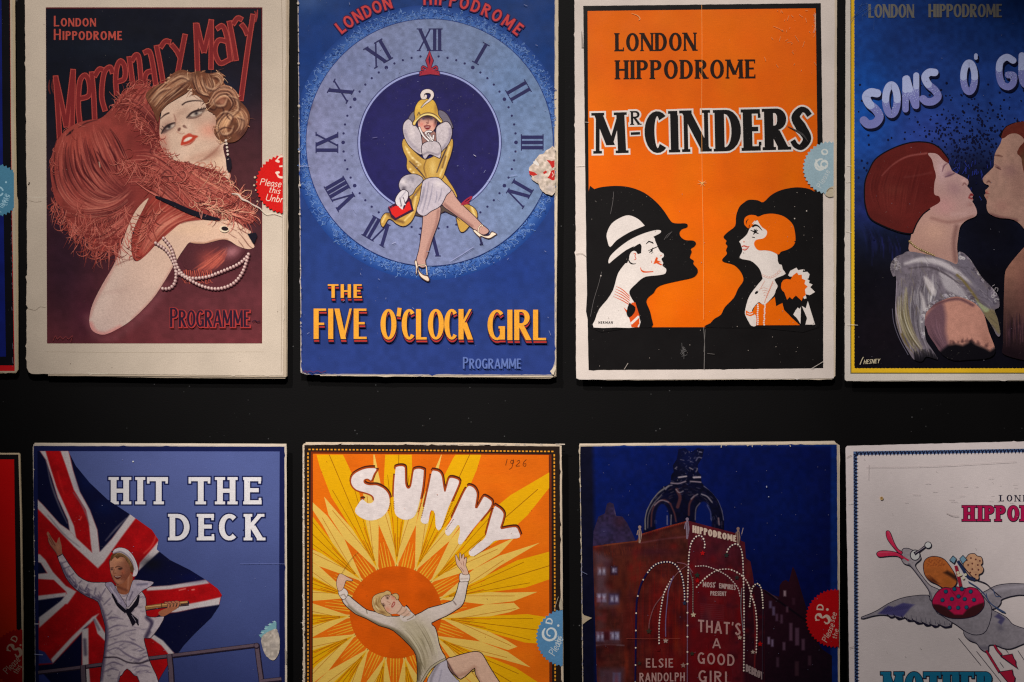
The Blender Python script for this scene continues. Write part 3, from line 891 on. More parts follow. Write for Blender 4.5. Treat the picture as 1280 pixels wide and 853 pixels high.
    for pts in ([(252, 96), (256, 108), (266, 112), (274, 106)], [(266, 124), (270, 132), (280, 132), (284, 124)], [(286, 120), (296, 124), (298, 136), (290, 144)], [(276, 142), (284, 140), (290, 146), (286, 156)], [(272, 160), (278, 168), (288, 166), (292, 158)], [(296, 146), (304, 150), (302, 162)], [(214, 102), (226, 96), (236, 100)], [(190, 124), (200, 114), (212, 110)]):
        P.l(pts, (.6, 2.6, .6), (226, 186, 150), 1.6, .55); P.l(np.array(pts) + (1.6, 2.2), (.6, 2, .6), (60, 32, 28), 1.4, .6)
    hr.paint(P)
    for i in range(60):
        b = cr(out, 4, True)[w_.integers(len(out) * 4)]
        if b[0] > 236 or b[1] < 112: hr.line([b, b + w_.normal(size=2) * 2.4, b + w_.normal(size=2) * 4 + (1, 1)], (.9, .5, .2), [hl, h2, (110, 66, 50)][w_.integers(3)], up=.3)
    hr.build()
    # ---- ear ring, ring, cigarette holder, pearls
    j = Part(pg, 'earring', parent=lady)
    j.dots([(282.6, 176), (283.4, 180), (284, 184.5), (284.6, 189), (285, 193.4)], 1.5, (208, 190, 176)); j.poly([(283, 197), (288, 197), (290, 206), (289, 212), (286.5, 216), (284, 212), (283, 205)], (26, 20, 30), True)
    j.line([(284.5, 200), (286.5, 199)], 1, (150, 130, 126)); j.build()
    h = Part(pg, 'cigarette_holder')
    h.line([(170, 228), (184, 238), (198, 246)], (.4, 1.4, 1.8), (190, 104, 92))
    h.line([(196, 246.5), (214, 254), (236, 264), (256, 271), (274, 274.6)], (3.2, 5.4, 6.4, 6.6, 3), (20, 18, 30), cap=True)
    h.line([(249, 263), (251.5, 272.5)], .9, (150, 92, 84)); h.line([(253.5, 264.5), (252, 274)], 1.2, (168, 104, 92)); h.line([(259, 268), (256.5, 271.5)], .7, (110, 78, 80))
    h.poly([(309.5, 292.6), (320, 291), (322, 295), (318.5, 304), (316, 304)], (20, 18, 30)); h.build()
    r = Part(pg, 'finger_ring', parent=lady)
    r.poly(ell(280.5, 286.6, 6, 4.2, rot=8), (226, 196, 170)); r.poly(ell(281.4, 286.2, 4.4, 2.7, rot=8), (36, 26, 30)); r.build()
    nk = Part(pg, 'pearl_necklace')
    runs = [[(205, 298), (214, 310), (220, 328), (226, 340), (237.5, 347.5), (258, 346.4), (276, 340), (297, 331), (308, 322), (312.5, 315)],
            [(195, 304), (208, 313), (217, 328), (220.4, 343), (218, 355), (211, 360.8), (201, 360.6)], [(221, 340), (237.5, 350), (255, 358.4), (273, 361), (291, 355), (303, 341), (311, 319)]]
    pts = [p for r0 in runs for p in along(cr(r0, 8), 4.1)]
    nk.dots([(x + .5, y + .8) for x, y in pts], 2.3, (70, 36, 42)); nk.dots(pts, 2.0, (158, 122, 120)); nk.dots([(x - .4, y - .5) for x, y in pts], 1.2, (212, 186, 178)); nk.build()
    # small lettering
    q = Part(pg, 'caption_lettering')
    text(q, 'PROGRAMME', 214, 409.5, 21, (168, 54, 52), w=.15, t=.11, fit=99, outline=(1.1, (150, 50, 50)), first=1.15)
    pg.lev += 2
    text(q, 'PROGRAMME', 213.4, 409, 21, (40, 22, 40), w=.14, t=.1, fit=99, first=1.15)
    q.line([(315.5, 402.5), (319, 400.5), (322, 402.5), (325.5, 401.5)], .9, (36, 20, 36))
    q.build(); q = Part(pg, 'signature')
    q.line([(67, 426), (70, 420), (72, 424), (76, 421), (79, 424), (83, 421), (86, 424), (91, 420), (89, 428)], .6, (130, 56, 58)); q.build()
    # torn paper by the seal
    q = Part(pg, 'paper_tear')
    q.line([(290, 242.5), (298, 243.5), (303, 249), (310, 252), (316, 256), (322, 259), (327, 262)], (1, 2.2, 2.4, 1.2, 1.8, 1), (196, 176, 164))
    q.line([(326, 262), (333, 268), (342, 267), (352, 270)], .8, (206, 194, 176))
    q.dots([(318, 232), (320, 238), (322, 252), (319, 222), (322, 228)], 1.2, (188, 164, 140), jit=.8); q.build()
    # keep only what lies on the cover: the 3 and words are cut at its edge
    s_ = seal(pg, 357, 230.5, 37.5, (192, 22, 20), None, 353.8, lambda t: feather_words(t, pg), teeth=44)
    return pg

def feather_words(t, pg):
    wht = (222, 196, 180)
    t.line([(346, 201), (350, 196.5), (353.6, 195.6)], (1, 2.4, 2.8), wht); t.line([(346, 201.5), (348.5, 202.4)], 3, wht, cap=True)
    t.line([(349.5, 208.5), (353.6, 208.2)], 2, wht); t.line([(346, 217), (349, 221.4), (353.6, 222.4)], (1.4, 2.6, 2.8), wht); t.line([(346, 216.4), (348.5, 216)], 3, wht, cap=True)
    text(t, 'Please', 325, 231.6, 8.4, wht, w=.1, rot=6, slant=.2, fit=26)
    text(t, 'this', 336, 241, 8.2, wht, w=.1, rot=8, slant=.2, fit=14)
    text(t, 'Unbr', 332, 251.4, 8.8, wht, w=.1, rot=6, slant=.2, fit=21)

# ================================================================== programme: clock face, woman in yellow coat
def clock_programme():
    mat = print_material('blue litho print', rough=.5, grain=.071, mottle=.07, fleck=.3)
    pg = Programme('theatre_programme', 'blue programme with a clock face and a seated woman in a yellow coat', 535, 470, 1.16, mat, GENERIC_PAPER)
    cover = [(371.5, -34), (694.5, -34), (693.6, 60), (693.4, 160), (693.4, 240), (694, 420), (694.2, 455), (690, 470), (600, 469.6), (480, 469), (384, 468.6), (377.5, 467), (375.4, 461), (375.6, 380), (374.4, 270), (373.4, 180), (372.4, 40)]
    pages = [([(378, -34), (697.5, -34), (697.4, 200), (695.6, 330), (694.8, 470), (690, 472), (400, 470)], 0), ([(380, -34), (698, -34), (697.8, 150), (696.6, 300), (695.4, 471), (688, 473.4), (560, 472), (400, 470.5)], 0)]
    body(pg, cover, (158, 150, 150), pages, pcol=(206, 190, 168), edge=.7, seed=5)
    q = Part(pg, 'printed_panel')
    ed = worn([(372.6, -32), (693.4, -32), (692.8, 150), (692.8, 250), (693.4, 452), (689.5, 468.4), (600, 468.4), (480, 467.8), (386, 467.4), (378.6, 465.6), (376.6, 460), (376.6, 380), (375.4, 270), (374.4, 180), (373.4, 40)], .9, 4, 8)
    P = Paint(ed, (26, 60, 128), 2.2, smooth=False)
    P.g((530, 0), (530, 469), (23, 54, 112), (39, 57, 120)); P.b(385, 0, 26, 18, (92, 110, 150), .5); P.b(400, 70, 40, 60, (18, 54, 122), .7); P.b(660, 60, 40, 60, (20, 56, 120), .6); P.b(640, 340, 60, 40, (28, 52, 122), .6)
    P.n(.06, 7, 2)
    q.paint(P); q.build()
    # squiggled halo
    q = Part(pg, 'halo_ring')
    C0 = (537, 178.4)
    P = Paint(clip(ell(*C0, 172, n=90), 376.6, -30, 692.2, 400), (54, 92, 160), 1.4, smooth=False)
    R = np.hypot(P.X - C0[0], P.Y - C0[1])
    base = np.array((27, 60, 128.))
    t = np.clip((172 - R) / 13, 0, 1)[..., None] ** 1.2
    P.c[:] = base * (1 - t) + np.array((60, 98, 166.)) * t
    q.paint(P)
    r_ = np.random.default_rng(3)
    for i in range(1500):
        a = r_.uniform(0, 6.283); rr = 155 + 13 * r_.random() ** 1.3
        x, y = C0[0] + rr * math.cos(a), C0[1] + rr * math.sin(a)
        if x > 691.5 or x < 376.5 or y < -6: continue
        h = r_.uniform(0, 6.28)
        pts = [(x, y)]
        for k in range(4):
            h += r_.normal() * 1.5
            pts.append((pts[-1][0] + 1.8 * math.cos(h), pts[-1][1] + 1.8 * math.sin(h)))
        q.line(pts, .55, [(104, 136, 190), (92, 124, 184), (30, 62, 132)][r_.integers(3)], n=3, up=.16)
    q.build()
    # dial
    q = Part(pg, 'clock_dial')
    q.poly(ell(*C0, 154.8, n=110), (30, 44, 104))
    P = Paint(ell(*C0, 154.0, n=110), (126, 132, 172), 1.6, smooth=False)
    P.g((400, 178), (690, 178), (122, 126, 162), (106, 128, 164)); P.b(530, 320, 110, 50, (116, 122, 160), .6); P.b(640, 100, 40, 50, (96, 124, 168), .5); P.b(440, 80, 50, 30, (110, 122, 164), .5)
    P.n(.09, 4, 4); P.b(388, 133, 5, 4, (80, 70, 90), .7); P.b(386, 154, 3, 3, (84, 74, 92), .5)
    q.paint(P)
    ink = (42, 42, 86)
    q.poly(ell(*C0, 90.2, n=90), (44, 46, 96)); q.poly(ell(*C0, 89.2, n=90), (146, 154, 202)); q.poly(ell(*C0, 86.9, n=90), (40, 40, 90))
    P = Paint(ell(*C0, 86.0, n=90), (33, 30, 84), 2, smooth=False); P.n(.08, 6, 5); P.b(500, 170, 30, 50, (36, 36, 96), .5); q.paint(P)
    big = [(C0[0] + 108 * math.sin(math.radians(a)), C0[1] - 108 * math.cos(math.radians(a))) for a in range(0, 360, 30)]
    sml = [(C0[0] + 108 * math.sin(math.radians(a)), C0[1] - 108 * math.cos(math.radians(a))) for a in range(0, 360, 6) if a % 30]
    q.dots(big, 2.4, ink); q.dots(sml, 1.5, ink); q.build()
    dial = q
    for i, s in enumerate(('XII', 'I', 'II', 'III', 'IV', 'V', 'VI', 'VII', 'VIII', 'IX', 'X', 'XI')):
        a = 30 * i
        n = {'XII': 29, 'I': 4, 'II': 15, 'III': 17, 'IV': 25, 'V': 16, 'VI': 24, 'VII': 29, 'VIII': 33, 'IX': 23, 'X': 17, 'XI': 24}[s]
        ar = math.radians(a)
        q = Part(pg, 'numeral', parent=dial)
        bx, by = C0[0] + 114 * math.sin(ar), C0[1] - 114 * math.cos(ar)
        text(q, s, bx - n / 2 * math.cos(ar), by - n / 2 * math.sin(ar), 28.5, ink, w=.15, t=.07, fit=n, rot=a, gap=.1, serif=.10 if s == 'I' else .06)
        q.build()
    # red finial at twelve
    q = Part(pg, 'red_finial')
    dk, rd = (52, 22, 58), (158, 42, 58)
    for g, c in ((.9, dk), (0, rd)):
        q.poly([(537 - 2.6 - g, 82), (537 - 4.6 - g, 76), (537 - 2 - g, 70), (537, 63.6 - g), (539 + g, 70), (541.6 + g, 76), (539.6 + g, 82), (539, 86), (543, 88), (550 + g, 94.6 + g), (538, 93 + g), (524 - g, 95 + g), (530, 89), (535, 86)], c)
        for sx in (-1, 1):
            q.line([(537 + sx * 2, 87), (537 + sx * 8, 83.5), (537 + sx * 9.5, 87), (537 + sx * 6, 88)], 1.6 + g * 1.6, c)
            q.line([(537 + sx * 3, 93), (537 + sx * 10, 90), (537 + sx * 12, 93)], 1.6 + g * 1.6, c)
    q.poly([(537, 69), (538.4, 75), (537, 82), (535.6, 75)], dk); q.build()
    # top lettering on an arc
    q = Part(pg, 'heading_lettering')
    def arc_text(s, a0, a1, R0):
        u = [glyph(c, .17, .17)[0] + .16 for c in s]
        tot = sum(u); a = a0
        for c, w_ in zip(s, u):
            da = (a1 - a0) * w_ / tot
            m = math.radians(a)
            text(q, c, C0[0] + R0 * math.sin(m), C0[1] - R0 * math.cos(m), 15.5, (192, 62, 62), w=.17, rot=a + da * .4, outline=(1.2, (60, 26, 70)))
            a += da
    arc_text('LONDON', -39, -14.5, 174); arc_text('HIPPODROME', -2.5, 40.5, 172); q.build()
    # ---- seated woman
    ol = (46, 34, 50)
    yel, yd, yl = (188, 148, 70), (116, 82, 44), (222, 194, 126)
    fig = Part(pg, 'seated_woman')
    def shape(part, pts, fill, w=1.9, smooth=True, oc=ol):
        p = sm(pts, 3) if smooth else np.asarray(pts, float)
        part.line(p, w, oc, smooth=False, closed=True)
        P = Paint(p, fill, .6, smooth=False)
        return P
    # coat: tails, body
    coat = Part(pg, 'yellow_coat')
    P = shape(coat, [(570, 262), (580, 256), (588, 257.5), (595.5, 264), (596, 274), (588, 281), (583, 287), (579, 290), (575, 288.5), (571, 275)], yel); P.b(583, 264, 5, 5, yd, .8); P.l([(590, 260), (593, 272), (586, 280)], 3, yl, 1.5, .8); coat.paint(P)
    P = shape(coat, [(517, 269), (530, 271), (545, 270), (556, 264), (569, 270), (576, 278), (566, 266), (556, 258), (540, 258)], (80, 66, 58), smooth=False); coat.paint(P)
    P = shape(coat, [(528, 227), (528, 238), (523, 255), (517, 272), (511, 280), (504, 283), (496, 280), (490, 275), (485, 274.5), (479, 284), (476, 276.5), (482, 267), (494, 268), (508, 262), (512, 247), (520, 236)], yel)
    P.l([(484, 266), (492, 274), (504, 278)], 3, yd, 2, .8); P.l([(526, 234), (516, 248), (512, 262)], 2.4, yd, 1.4, .8); P.l([(520, 246), (516, 264), (506, 276)], 2, yl, 1.2, .8); P.l([(478, 278), (482, 270)], 2, yl, 1); coat.paint(P)
    P = shape(coat, [(555, 219), (561, 227), (568, 238), (571, 247), (560, 238), (552, 226)], yel); coat.paint(P)
    P = shape(coat, [(503, 180), (506, 174), (514, 186), (526, 197), (533, 200), (546, 194), (553, 190), (560, 182), (565, 174), (566, 182), (563, 195), (560, 203), (556, 215), (552, 224), (540, 224), (528, 225), (516, 218), (509, 211), (509, 199), (505, 190)], yel)
    P.l([(512, 202), (524, 214), (532, 224)], (1, 1.6, 1), ol, .7, .9); P.l([(559, 184), (552, 200), (546, 216)], (1.4, 1.8, 1), ol, .7, .9); P.l([(533, 200), (530, 210), (533, 222)], (1, 1.4, .8), yd, .8)
    P.l([(562, 184), (556, 204), (550, 220)], 2.2, yl, 1.2, .8); P.l([(557, 196), (553, 210)], 2, yd, 1.2, .9); P.b(541, 210, 4, 10, yl, .6); P.b(520, 205, 5, 8, yd, .5, -40); P.l([(507, 184), (514, 196), (526, 206)], 2, yl, 1.2, .7)
    for x, y in ((509, 187), (511.5, 191), (516, 198), (521, 203), (523, 207), (513, 212), (517, 216)): P.b(x, y, 1.5, 1.2, (236, 214, 164), .9)
    coat.paint(P)
    coat.build()
    # legs
    lg = (186, 144, 132)
    legs = [Part(pg, 'leg', parent=fig), Part(pg, 'leg', parent=fig)]
    pg.lev += 3
    P = shape(legs[0], [(564, 238), (570, 247.6), (579, 258), (592, 270), (603, 281.5), (611, 289), (604, 293.5), (593, 287), (579, 276), (564, 265), (555, 258.5), (552.5, 252), (557, 243)], lg); P.l([(556, 256), (570, 268), (590, 283)], 3, (140, 98, 90), 2, .8); legs[0].paint(P)
    P = shape(legs[1], [(530, 268), (540, 262), (550, 258.5), (549.7, 271), (546, 284), (541, 297), (537, 310), (534, 320), (531.6, 326), (532, 333), (526, 334), (521, 326), (524, 313), (526.6, 296), (528.6, 280)], lg); P.l([(548, 264), (545, 282), (537, 304), (532, 322)], 3, (146, 104, 96), 2, .7); legs[1].paint(P)
    # face and neck
    P = shape(fig, [(527, 176), (531, 181), (544, 180), (545, 168), (540, 164), (530, 166)], (150, 108, 100)); fig.paint(P)
    P = shape(fig, [(523, 150), (523, 158), (527, 164), (533, 167), (539, 166), (543.5, 161), (546, 154), (544, 147), (534, 144), (526, 146)], (214, 160, 142))
    P.b(535, 146, 13, 4.4, (52, 34, 44), 1); P.b(527, 156, 2.6, 2.6, (210, 120, 108), .7); P.b(543, 157, 2.4, 2.6, (206, 120, 108), .7); P.b(529.5, 149, 1.6, .9, (46, 46, 84), .9); P.b(539.5, 149, 1.6, .9, (46, 46, 84), .9)
    P.l([(535, 148), (535.4, 154), (533, 156)], .7, (120, 76, 72), .6, .9); P.f([(530, 158.2), (534, 157), (538.6, 158), (536.4, 162), (532.6, 162)], (112, 30, 38), .5); P.l([(532, 159.4), (536.6, 159.2)], .8, (232, 210, 200), .4); P.b(544.6, 152, 2, 6, (70, 40, 42), .9); P.b(523.6, 150, 1.6, 4, (70, 40, 42), .8); P.l([(533, 153.6), (535.8, 154.4)], .8, (110, 60, 60), .5); fig.paint(P)
    fig.build()
    for g_ in legs: g_.build()
    # fur collar and cuffs
    fur = Part(pg, 'fur_collar', parent=coat)
    P = shape(fur, [(548, 139), (556, 141), (562, 149), (566, 160), (560, 158), (550, 154), (546, 150)], (104, 98, 112)); fur.paint(P)
    P = shape(fur, [(510, 152), (514, 143), (519, 140), (520, 150), (516, 156)], (110, 104, 116)); fur.paint(P)
    wf = (188, 177, 182)
    P = shape(fur, [(504, 161), (505.6, 154), (511, 149.6), (516, 154.6), (521.5, 160), (525.6, 168), (527.4, 180), (527.4, 193), (520, 190), (511, 181.6), (505.6, 171)], wf); P.l([(506, 164), (512, 178), (524, 190)], 3, (150, 140, 152), 2, .7); P.b(515, 165, 4, 8, (218, 206, 206), .6); P.n(.05, 2, 1); fur.paint(P)
    P = shape(fur, [(545.6, 170), (546, 160), (552, 155), (559, 153), (564, 159.6), (564.6, 169), (560.6, 180), (553.6, 188), (550, 190.4), (546.6, 179)], wf); P.l([(563, 162), (562, 174), (553, 187)], 3, (146, 136, 150), 2, .8); P.n(.06, 2, 2); fur.paint(P)
    P = shape(fur, [(527.6, 183), (534, 178), (545, 177.4), (550.6, 184), (550.4, 197), (546, 196.4), (537, 193), (531.6, 199), (528.4, 194)], wf); P.l([(529, 194), (536, 191), (546, 193.6), (549.6, 192)], 2.4, (140, 130, 140), 1.2, .8); P.n(.06, 2, 3); fur.paint(P)
    P = shape(fur, [(499, 231), (502.6, 223), (510, 219), (520, 218.6), (528, 223), (527, 228), (520, 235), (516, 242), (511.4, 245), (509, 240), (504, 236.6), (501, 238)], (172, 164, 172)); P.b(515, 224, 8, 4, (140, 134, 146), .8); P.b(505, 228, 4, 4, (208, 198, 200), .8); P.n(.08, 3, 4); P.b(505, 236, 3, 3, (70, 62, 74), .8); fur.paint(P)
    fur.build()
    # hat
    hat = Part(pg, 'cloche_hat', parent=fig)
    P = shape(hat, [(518.3, 142), (519.6, 134), (524, 127), (530, 124.6), (540, 125), (544.6, 130), (547, 138), (548, 144.5), (553, 151.6), (550.4, 153.4), (543, 147), (535, 144.4), (527.4, 146.4), (521, 152), (518.6, 157), (516, 155), (519, 149)], (204, 162, 68)); P.l([(521, 150), (528, 143.4), (536, 141.6), (544, 144), (551, 151)], .9, ol, .6, .9); P.l([(517.6, 155), (526, 146), (535, 143.4), (544, 146), (551, 152.4)], 1.5, (238, 216, 150), .7); P.b(545, 136, 2.4, 8, (150, 110, 50), .7); P.b(524, 134, 4, 5, (232, 194, 90), .7); P.l([(522, 144.5), (523.8, 141), (525.2, 144)], .9, ol, .5); hat.paint(P)
    q9 = [(526.6, 135), (531, 130.5), (537, 125.6), (540.4, 120.6), (539.6, 116.4), (535.6, 114.4), (530.6, 115.2), (528, 118.6), (528.6, 122.4), (531.6, 122.4), (532.2, 120.4)]
    hat.line(q9, (1.6, 4.6, 6.2, 5.6, 4.4), ol, cap=True); hat.line(q9, (.4, 3.2, 4.6, 4.2, 3), (216, 202, 196), cap=True); hat.build()
    # skirt, gloves, shoes
    sk = Part(pg, 'white_skirt', parent=fig)
    P = shape(sk, [(530, 226.4), (537.7, 223), (548, 223), (555, 229), (563.6, 237.6), (558, 244), (553, 254), (548, 259.4), (539, 264), (530, 270), (521.4, 264.4), (525, 250), (527.7, 233)], (184, 174, 184))
    for a, b in (((532, 230), (524, 262)), ((536, 228), (528, 266)), ((530, 234), (523, 258)), ((541, 230), (534, 262)), ((546, 240), (544, 254)), ((552, 236), (548, 252))): P.l([a, ((a[0] + b[0]) / 2 + 1, (a[1] + b[1]) / 2), b], (.4, 1.3, .5), (132, 126, 144), .9, .8)
    P.b(548, 230, 6, 5, (214, 204, 206), .8); P.n(.04, 3, 1); sk.paint(P); sk.build()
    gl = Part(pg, 'white_glove', parent=fig)
    for pts in ([(524.4, 160), (526, 164), (530, 171), (536, 176.6)], [(540, 176.6), (535, 171), (532, 166.4), (536, 164.6), (539, 165)], [(540.6, 176), (538, 171), (536, 167.6)], [(541.4, 174), (542, 170)]):
        gl.line(pts, 3.0, ol, cap=True); gl.line(pts, 1.9, (226, 216, 214), cap=True)
    gl.line([(532, 168), (537, 172)], .6, ol); gl.line([(536, 166), (538, 171)], .6, ol)
    gl.build(); gl = Part(pg, 'white_glove', parent=fig)
    P = shape(gl, [(504, 238), (510, 241), (509.4, 249), (505.6, 255), (503, 262), (500.6, 257), (497.4, 258), (494.4, 251), (498, 243)], (206, 198, 204)); P.l([(500, 248), (502, 258)], .8, ol, .5); P.l([(504, 247), (507, 256)], .8, ol, .5); P.l([(507, 240), (501, 248)], .7, (130, 122, 140), .6); 
    bag = Part(pg, 'red_handbag')
    pg.lev += 1
    bag.poly([(484.6, 260), (494, 254.4), (511.4, 246), (514, 250), (517.4, 264), (494, 276), (489, 272)], (54, 24, 50)); bag.poly([(487.4, 261), (495, 257.6), (501, 258), (505, 262), (509, 254), (511.6, 252), (514.6, 262), (495, 272.6), (490, 268)], (206, 34, 32)); bag.line([(486, 258), (489, 262), (491, 258)], .8, (150, 30, 50)); bag.build()
    pg.lev += 1; gl.paint(P)
    for pts in ([(499, 252), (499.4, 258), (503, 261.4)], [(504, 250), (505, 255), (506.4, 256)], [(496.4, 250), (496, 255)]): gl.line(pts, 1.7, (212, 204, 208), cap=True)
    gl.build()
    so = (78, 56, 56)
    shoe = Part(pg, 'shoe', parent=fig)
    shoe.poly([(518, 327), (520.6, 324.6), (522.6, 331), (524.4, 338), (529, 343), (535, 345), (537.4, 350), (535, 352.6), (529.6, 350), (524, 345), (521.8, 336), (521.6, 343), (519.6, 342.6), (519.6, 334)], so, True); shoe.poly([(518.8, 328), (520.4, 326.2), (521.8, 332), (523.6, 339), (529, 344.4), (534.4, 346), (536.2, 350), (534.8, 351.4), (530, 349), (524.8, 344), (521.6, 334), (520.8, 341.4), (520.2, 341.4), (520.2, 334)], (224, 202, 178), True)
    shoe.line([(522.8, 332.6), (527, 331.6), (532.4, 332.4), (533.6, 340), (534, 344)], 1.8, so); shoe.line([(522.8, 332.6), (527, 331.6), (532.4, 332.4), (533.6, 340), (534, 344)], 1, (226, 202, 176)); shoe.build()
    shoe = Part(pg, 'shoe', parent=fig)
    shoe.line([(600.4, 298), (602, 305.6)], 2.2, (36, 34, 74)); shoe.line([(599.6, 306), (604, 305.6)], 1, (36, 34, 74))
    shoe.poly([(591, 288), (594, 287), (600, 291.6), (605, 294.6), (611, 294), (614.6, 289.4), (621.4, 292.6), (619, 295), (612, 299), (606, 298), (601.6, 296), (601, 299), (599, 297), (594.6, 293)], so, True); shoe.poly([(592, 288.6), (594, 288.2), (600, 292.8), (605, 295.6), (611.4, 295), (615, 290.8), (620, 292.8), (618, 294.4), (612, 297.8), (606.4, 297), (601, 295), (599.6, 296), (595, 292)], (228, 210, 188), True)
    shoe.line([(597.6, 291), (598.6, 285), (602, 281.6), (604, 284)], 2, so); shoe.line([(597.6, 291), (598.6, 285), (602, 281.6), (604, 284)], 1.1, (226, 202, 176)); shoe.build()
    bow = Part(pg, 'red_bow', parent=coat)
    bow.line([(577, 255.6), (583, 250), (589.4, 246.4), (586, 251.4), (578, 256), (587, 254)], 1.8, (150, 36, 58)); bow.build()
    # ---- title
    q = Part(pg, 'title_lettering')
    gold, rd, bk = (228, 156, 50), (176, 50, 44), (26, 24, 50)
    def ttl(s, x, y, h, fit, w=.165, t=.075):
        kw = dict(fit=fit, gap=.11)
        text(q, s, x, y, h, gold, w=w, t=t, shade=[((.6, 3.8), bk, .7), ((.6, 3.3), rd, 0), ((.4, .8), bk, .6)], **kw); pg.lev += 2
        pg.lev += 1
    ttl('THE', 410, 372.6, 17, 42.5, .24, .12)
    ttl('FIVE', 393, 424, 38, 65.5); ttl("O'CLOCK", 477, 424.6, 38, 113); ttl('GIRL', 610, 425.4, 38, 72.5); q.build()
    q = Part(pg, 'caption_lettering')
    text(q, 'PROGRAMME', 578.8, 461, 12.6, (92, 112, 172), w=.16, t=.12, fit=72.5, first=1.16)
    q.build(); q = Part(pg, 'signature')
    q.line([(379, 466), (382, 463.6), (384, 465.6), (388, 463.8), (392, 465.4), (397, 463.6), (402, 465.6), (408, 463.6)], .8, (96, 40, 60)); q.build()
    # ---- wear
    q = Part(pg, 'wear_marks')
    wt = (188, 176, 164)
    r_ = np.random.default_rng(9)
    for y in np.r_[r_.uniform(0, 468, 46)]:
        x = np.interp(y, [0, 180, 270, 380, 470], [373, 374.4, 375.2, 376.4, 376.8])
        q.line([(x, y), (x + r_.uniform(-.2, .6), y + r_.uniform(1, 5))], r_.uniform(.4, 1.3), wt)
    for (x, y, w_) in ((373, 5, 2.6), (373.6, 80, 2.2), (374, 133, 2.6), (374.4, 190, 2), (375, 232, 2.6), (375, 268, 2.4)): q.dots([(x, y)], w_ * .6, wt)
    q.line([(374, 209), (381, 208), (388, 208.6)], .6, (150, 156, 190)); q.line([(563, 327), (578, 318), (592, 309)], .8, (146, 150, 190)); q.line([(592, 194), (595, 196)], .7, (176, 172, 190)); q.line([(466, 173), (472, 172)], .5, (110, 106, 150)); q.line([(490, 305), (495, 303)], .7, (160, 164, 196)); q.line([(637, 221), (646, 219)], .6, (140, 150, 190))
    for i in range(40):
        x, y = r_.uniform(378, 690), r_.uniform(0, 466)
        q.line([(x, y), (x + r_.normal() * 2, y + r_.normal() * 2)], .45, (130, 136, 172))
    q.poly([(690, 468), (687.6, 464), (689.6, 462), (693, 456), (694, 462), (692, 468.6)], (206, 192, 172)); q.build()
    # remains of a price seal torn away
    s_ = Part(pg, 'price_seal'); s_.o = None
    pg.lev += 4
    pts = [(690.6, 183), (686, 187), (682, 189), (679, 193), (674, 194), (671, 198), (667, 204), (663, 208), (661, 212), (661.6, 218), (665, 221), (664, 224), (668, 227), (673, 230), (675, 236), (678, 240), (684, 243), (690, 245), (693.6, 241), (693.6, 186)]
    P = Paint(worn(pts, 1.6, 2.2, 4), (194, 178, 164), .7, smooth=False); P.n(.16, 3, 2, (1, 1, 1.1)); P.b(672, 222, 4, 4, (150, 142, 150), .5); P.b(688, 236, 5, 4, (168, 158, 156), .6); P.n(.06, 1.4, 7); s_.paint(P)
    rd = (182, 40, 36)
    s_.poly(worn([(661, 214), (668, 216), (672, 219), (667, 220.5), (662, 219)], .5, 2, 1), rd); s_.poly(worn([(683, 200), (689, 202), (693, 201), (693, 209), (690, 211), (687, 205)], .6, 2, 2), rd); s_.poly(worn([(693, 213), (689, 214), (687, 219), (684, 223), (687, 224), (690, 226), (693, 226)], .6, 2, 3), rd); s_.dots([(682, 215.5), (680.5, 216.5)], 1.6, rd)
    s_.poly(worn([(666, 203), (670, 201), (674, 206), (673, 208), (668, 205.6)], .3, 2, 5), (216, 210, 204)); s_.line([(690, 216), (691.6, 219), (690, 222)], .8, (220, 190, 176)); s_.build()
    return pg

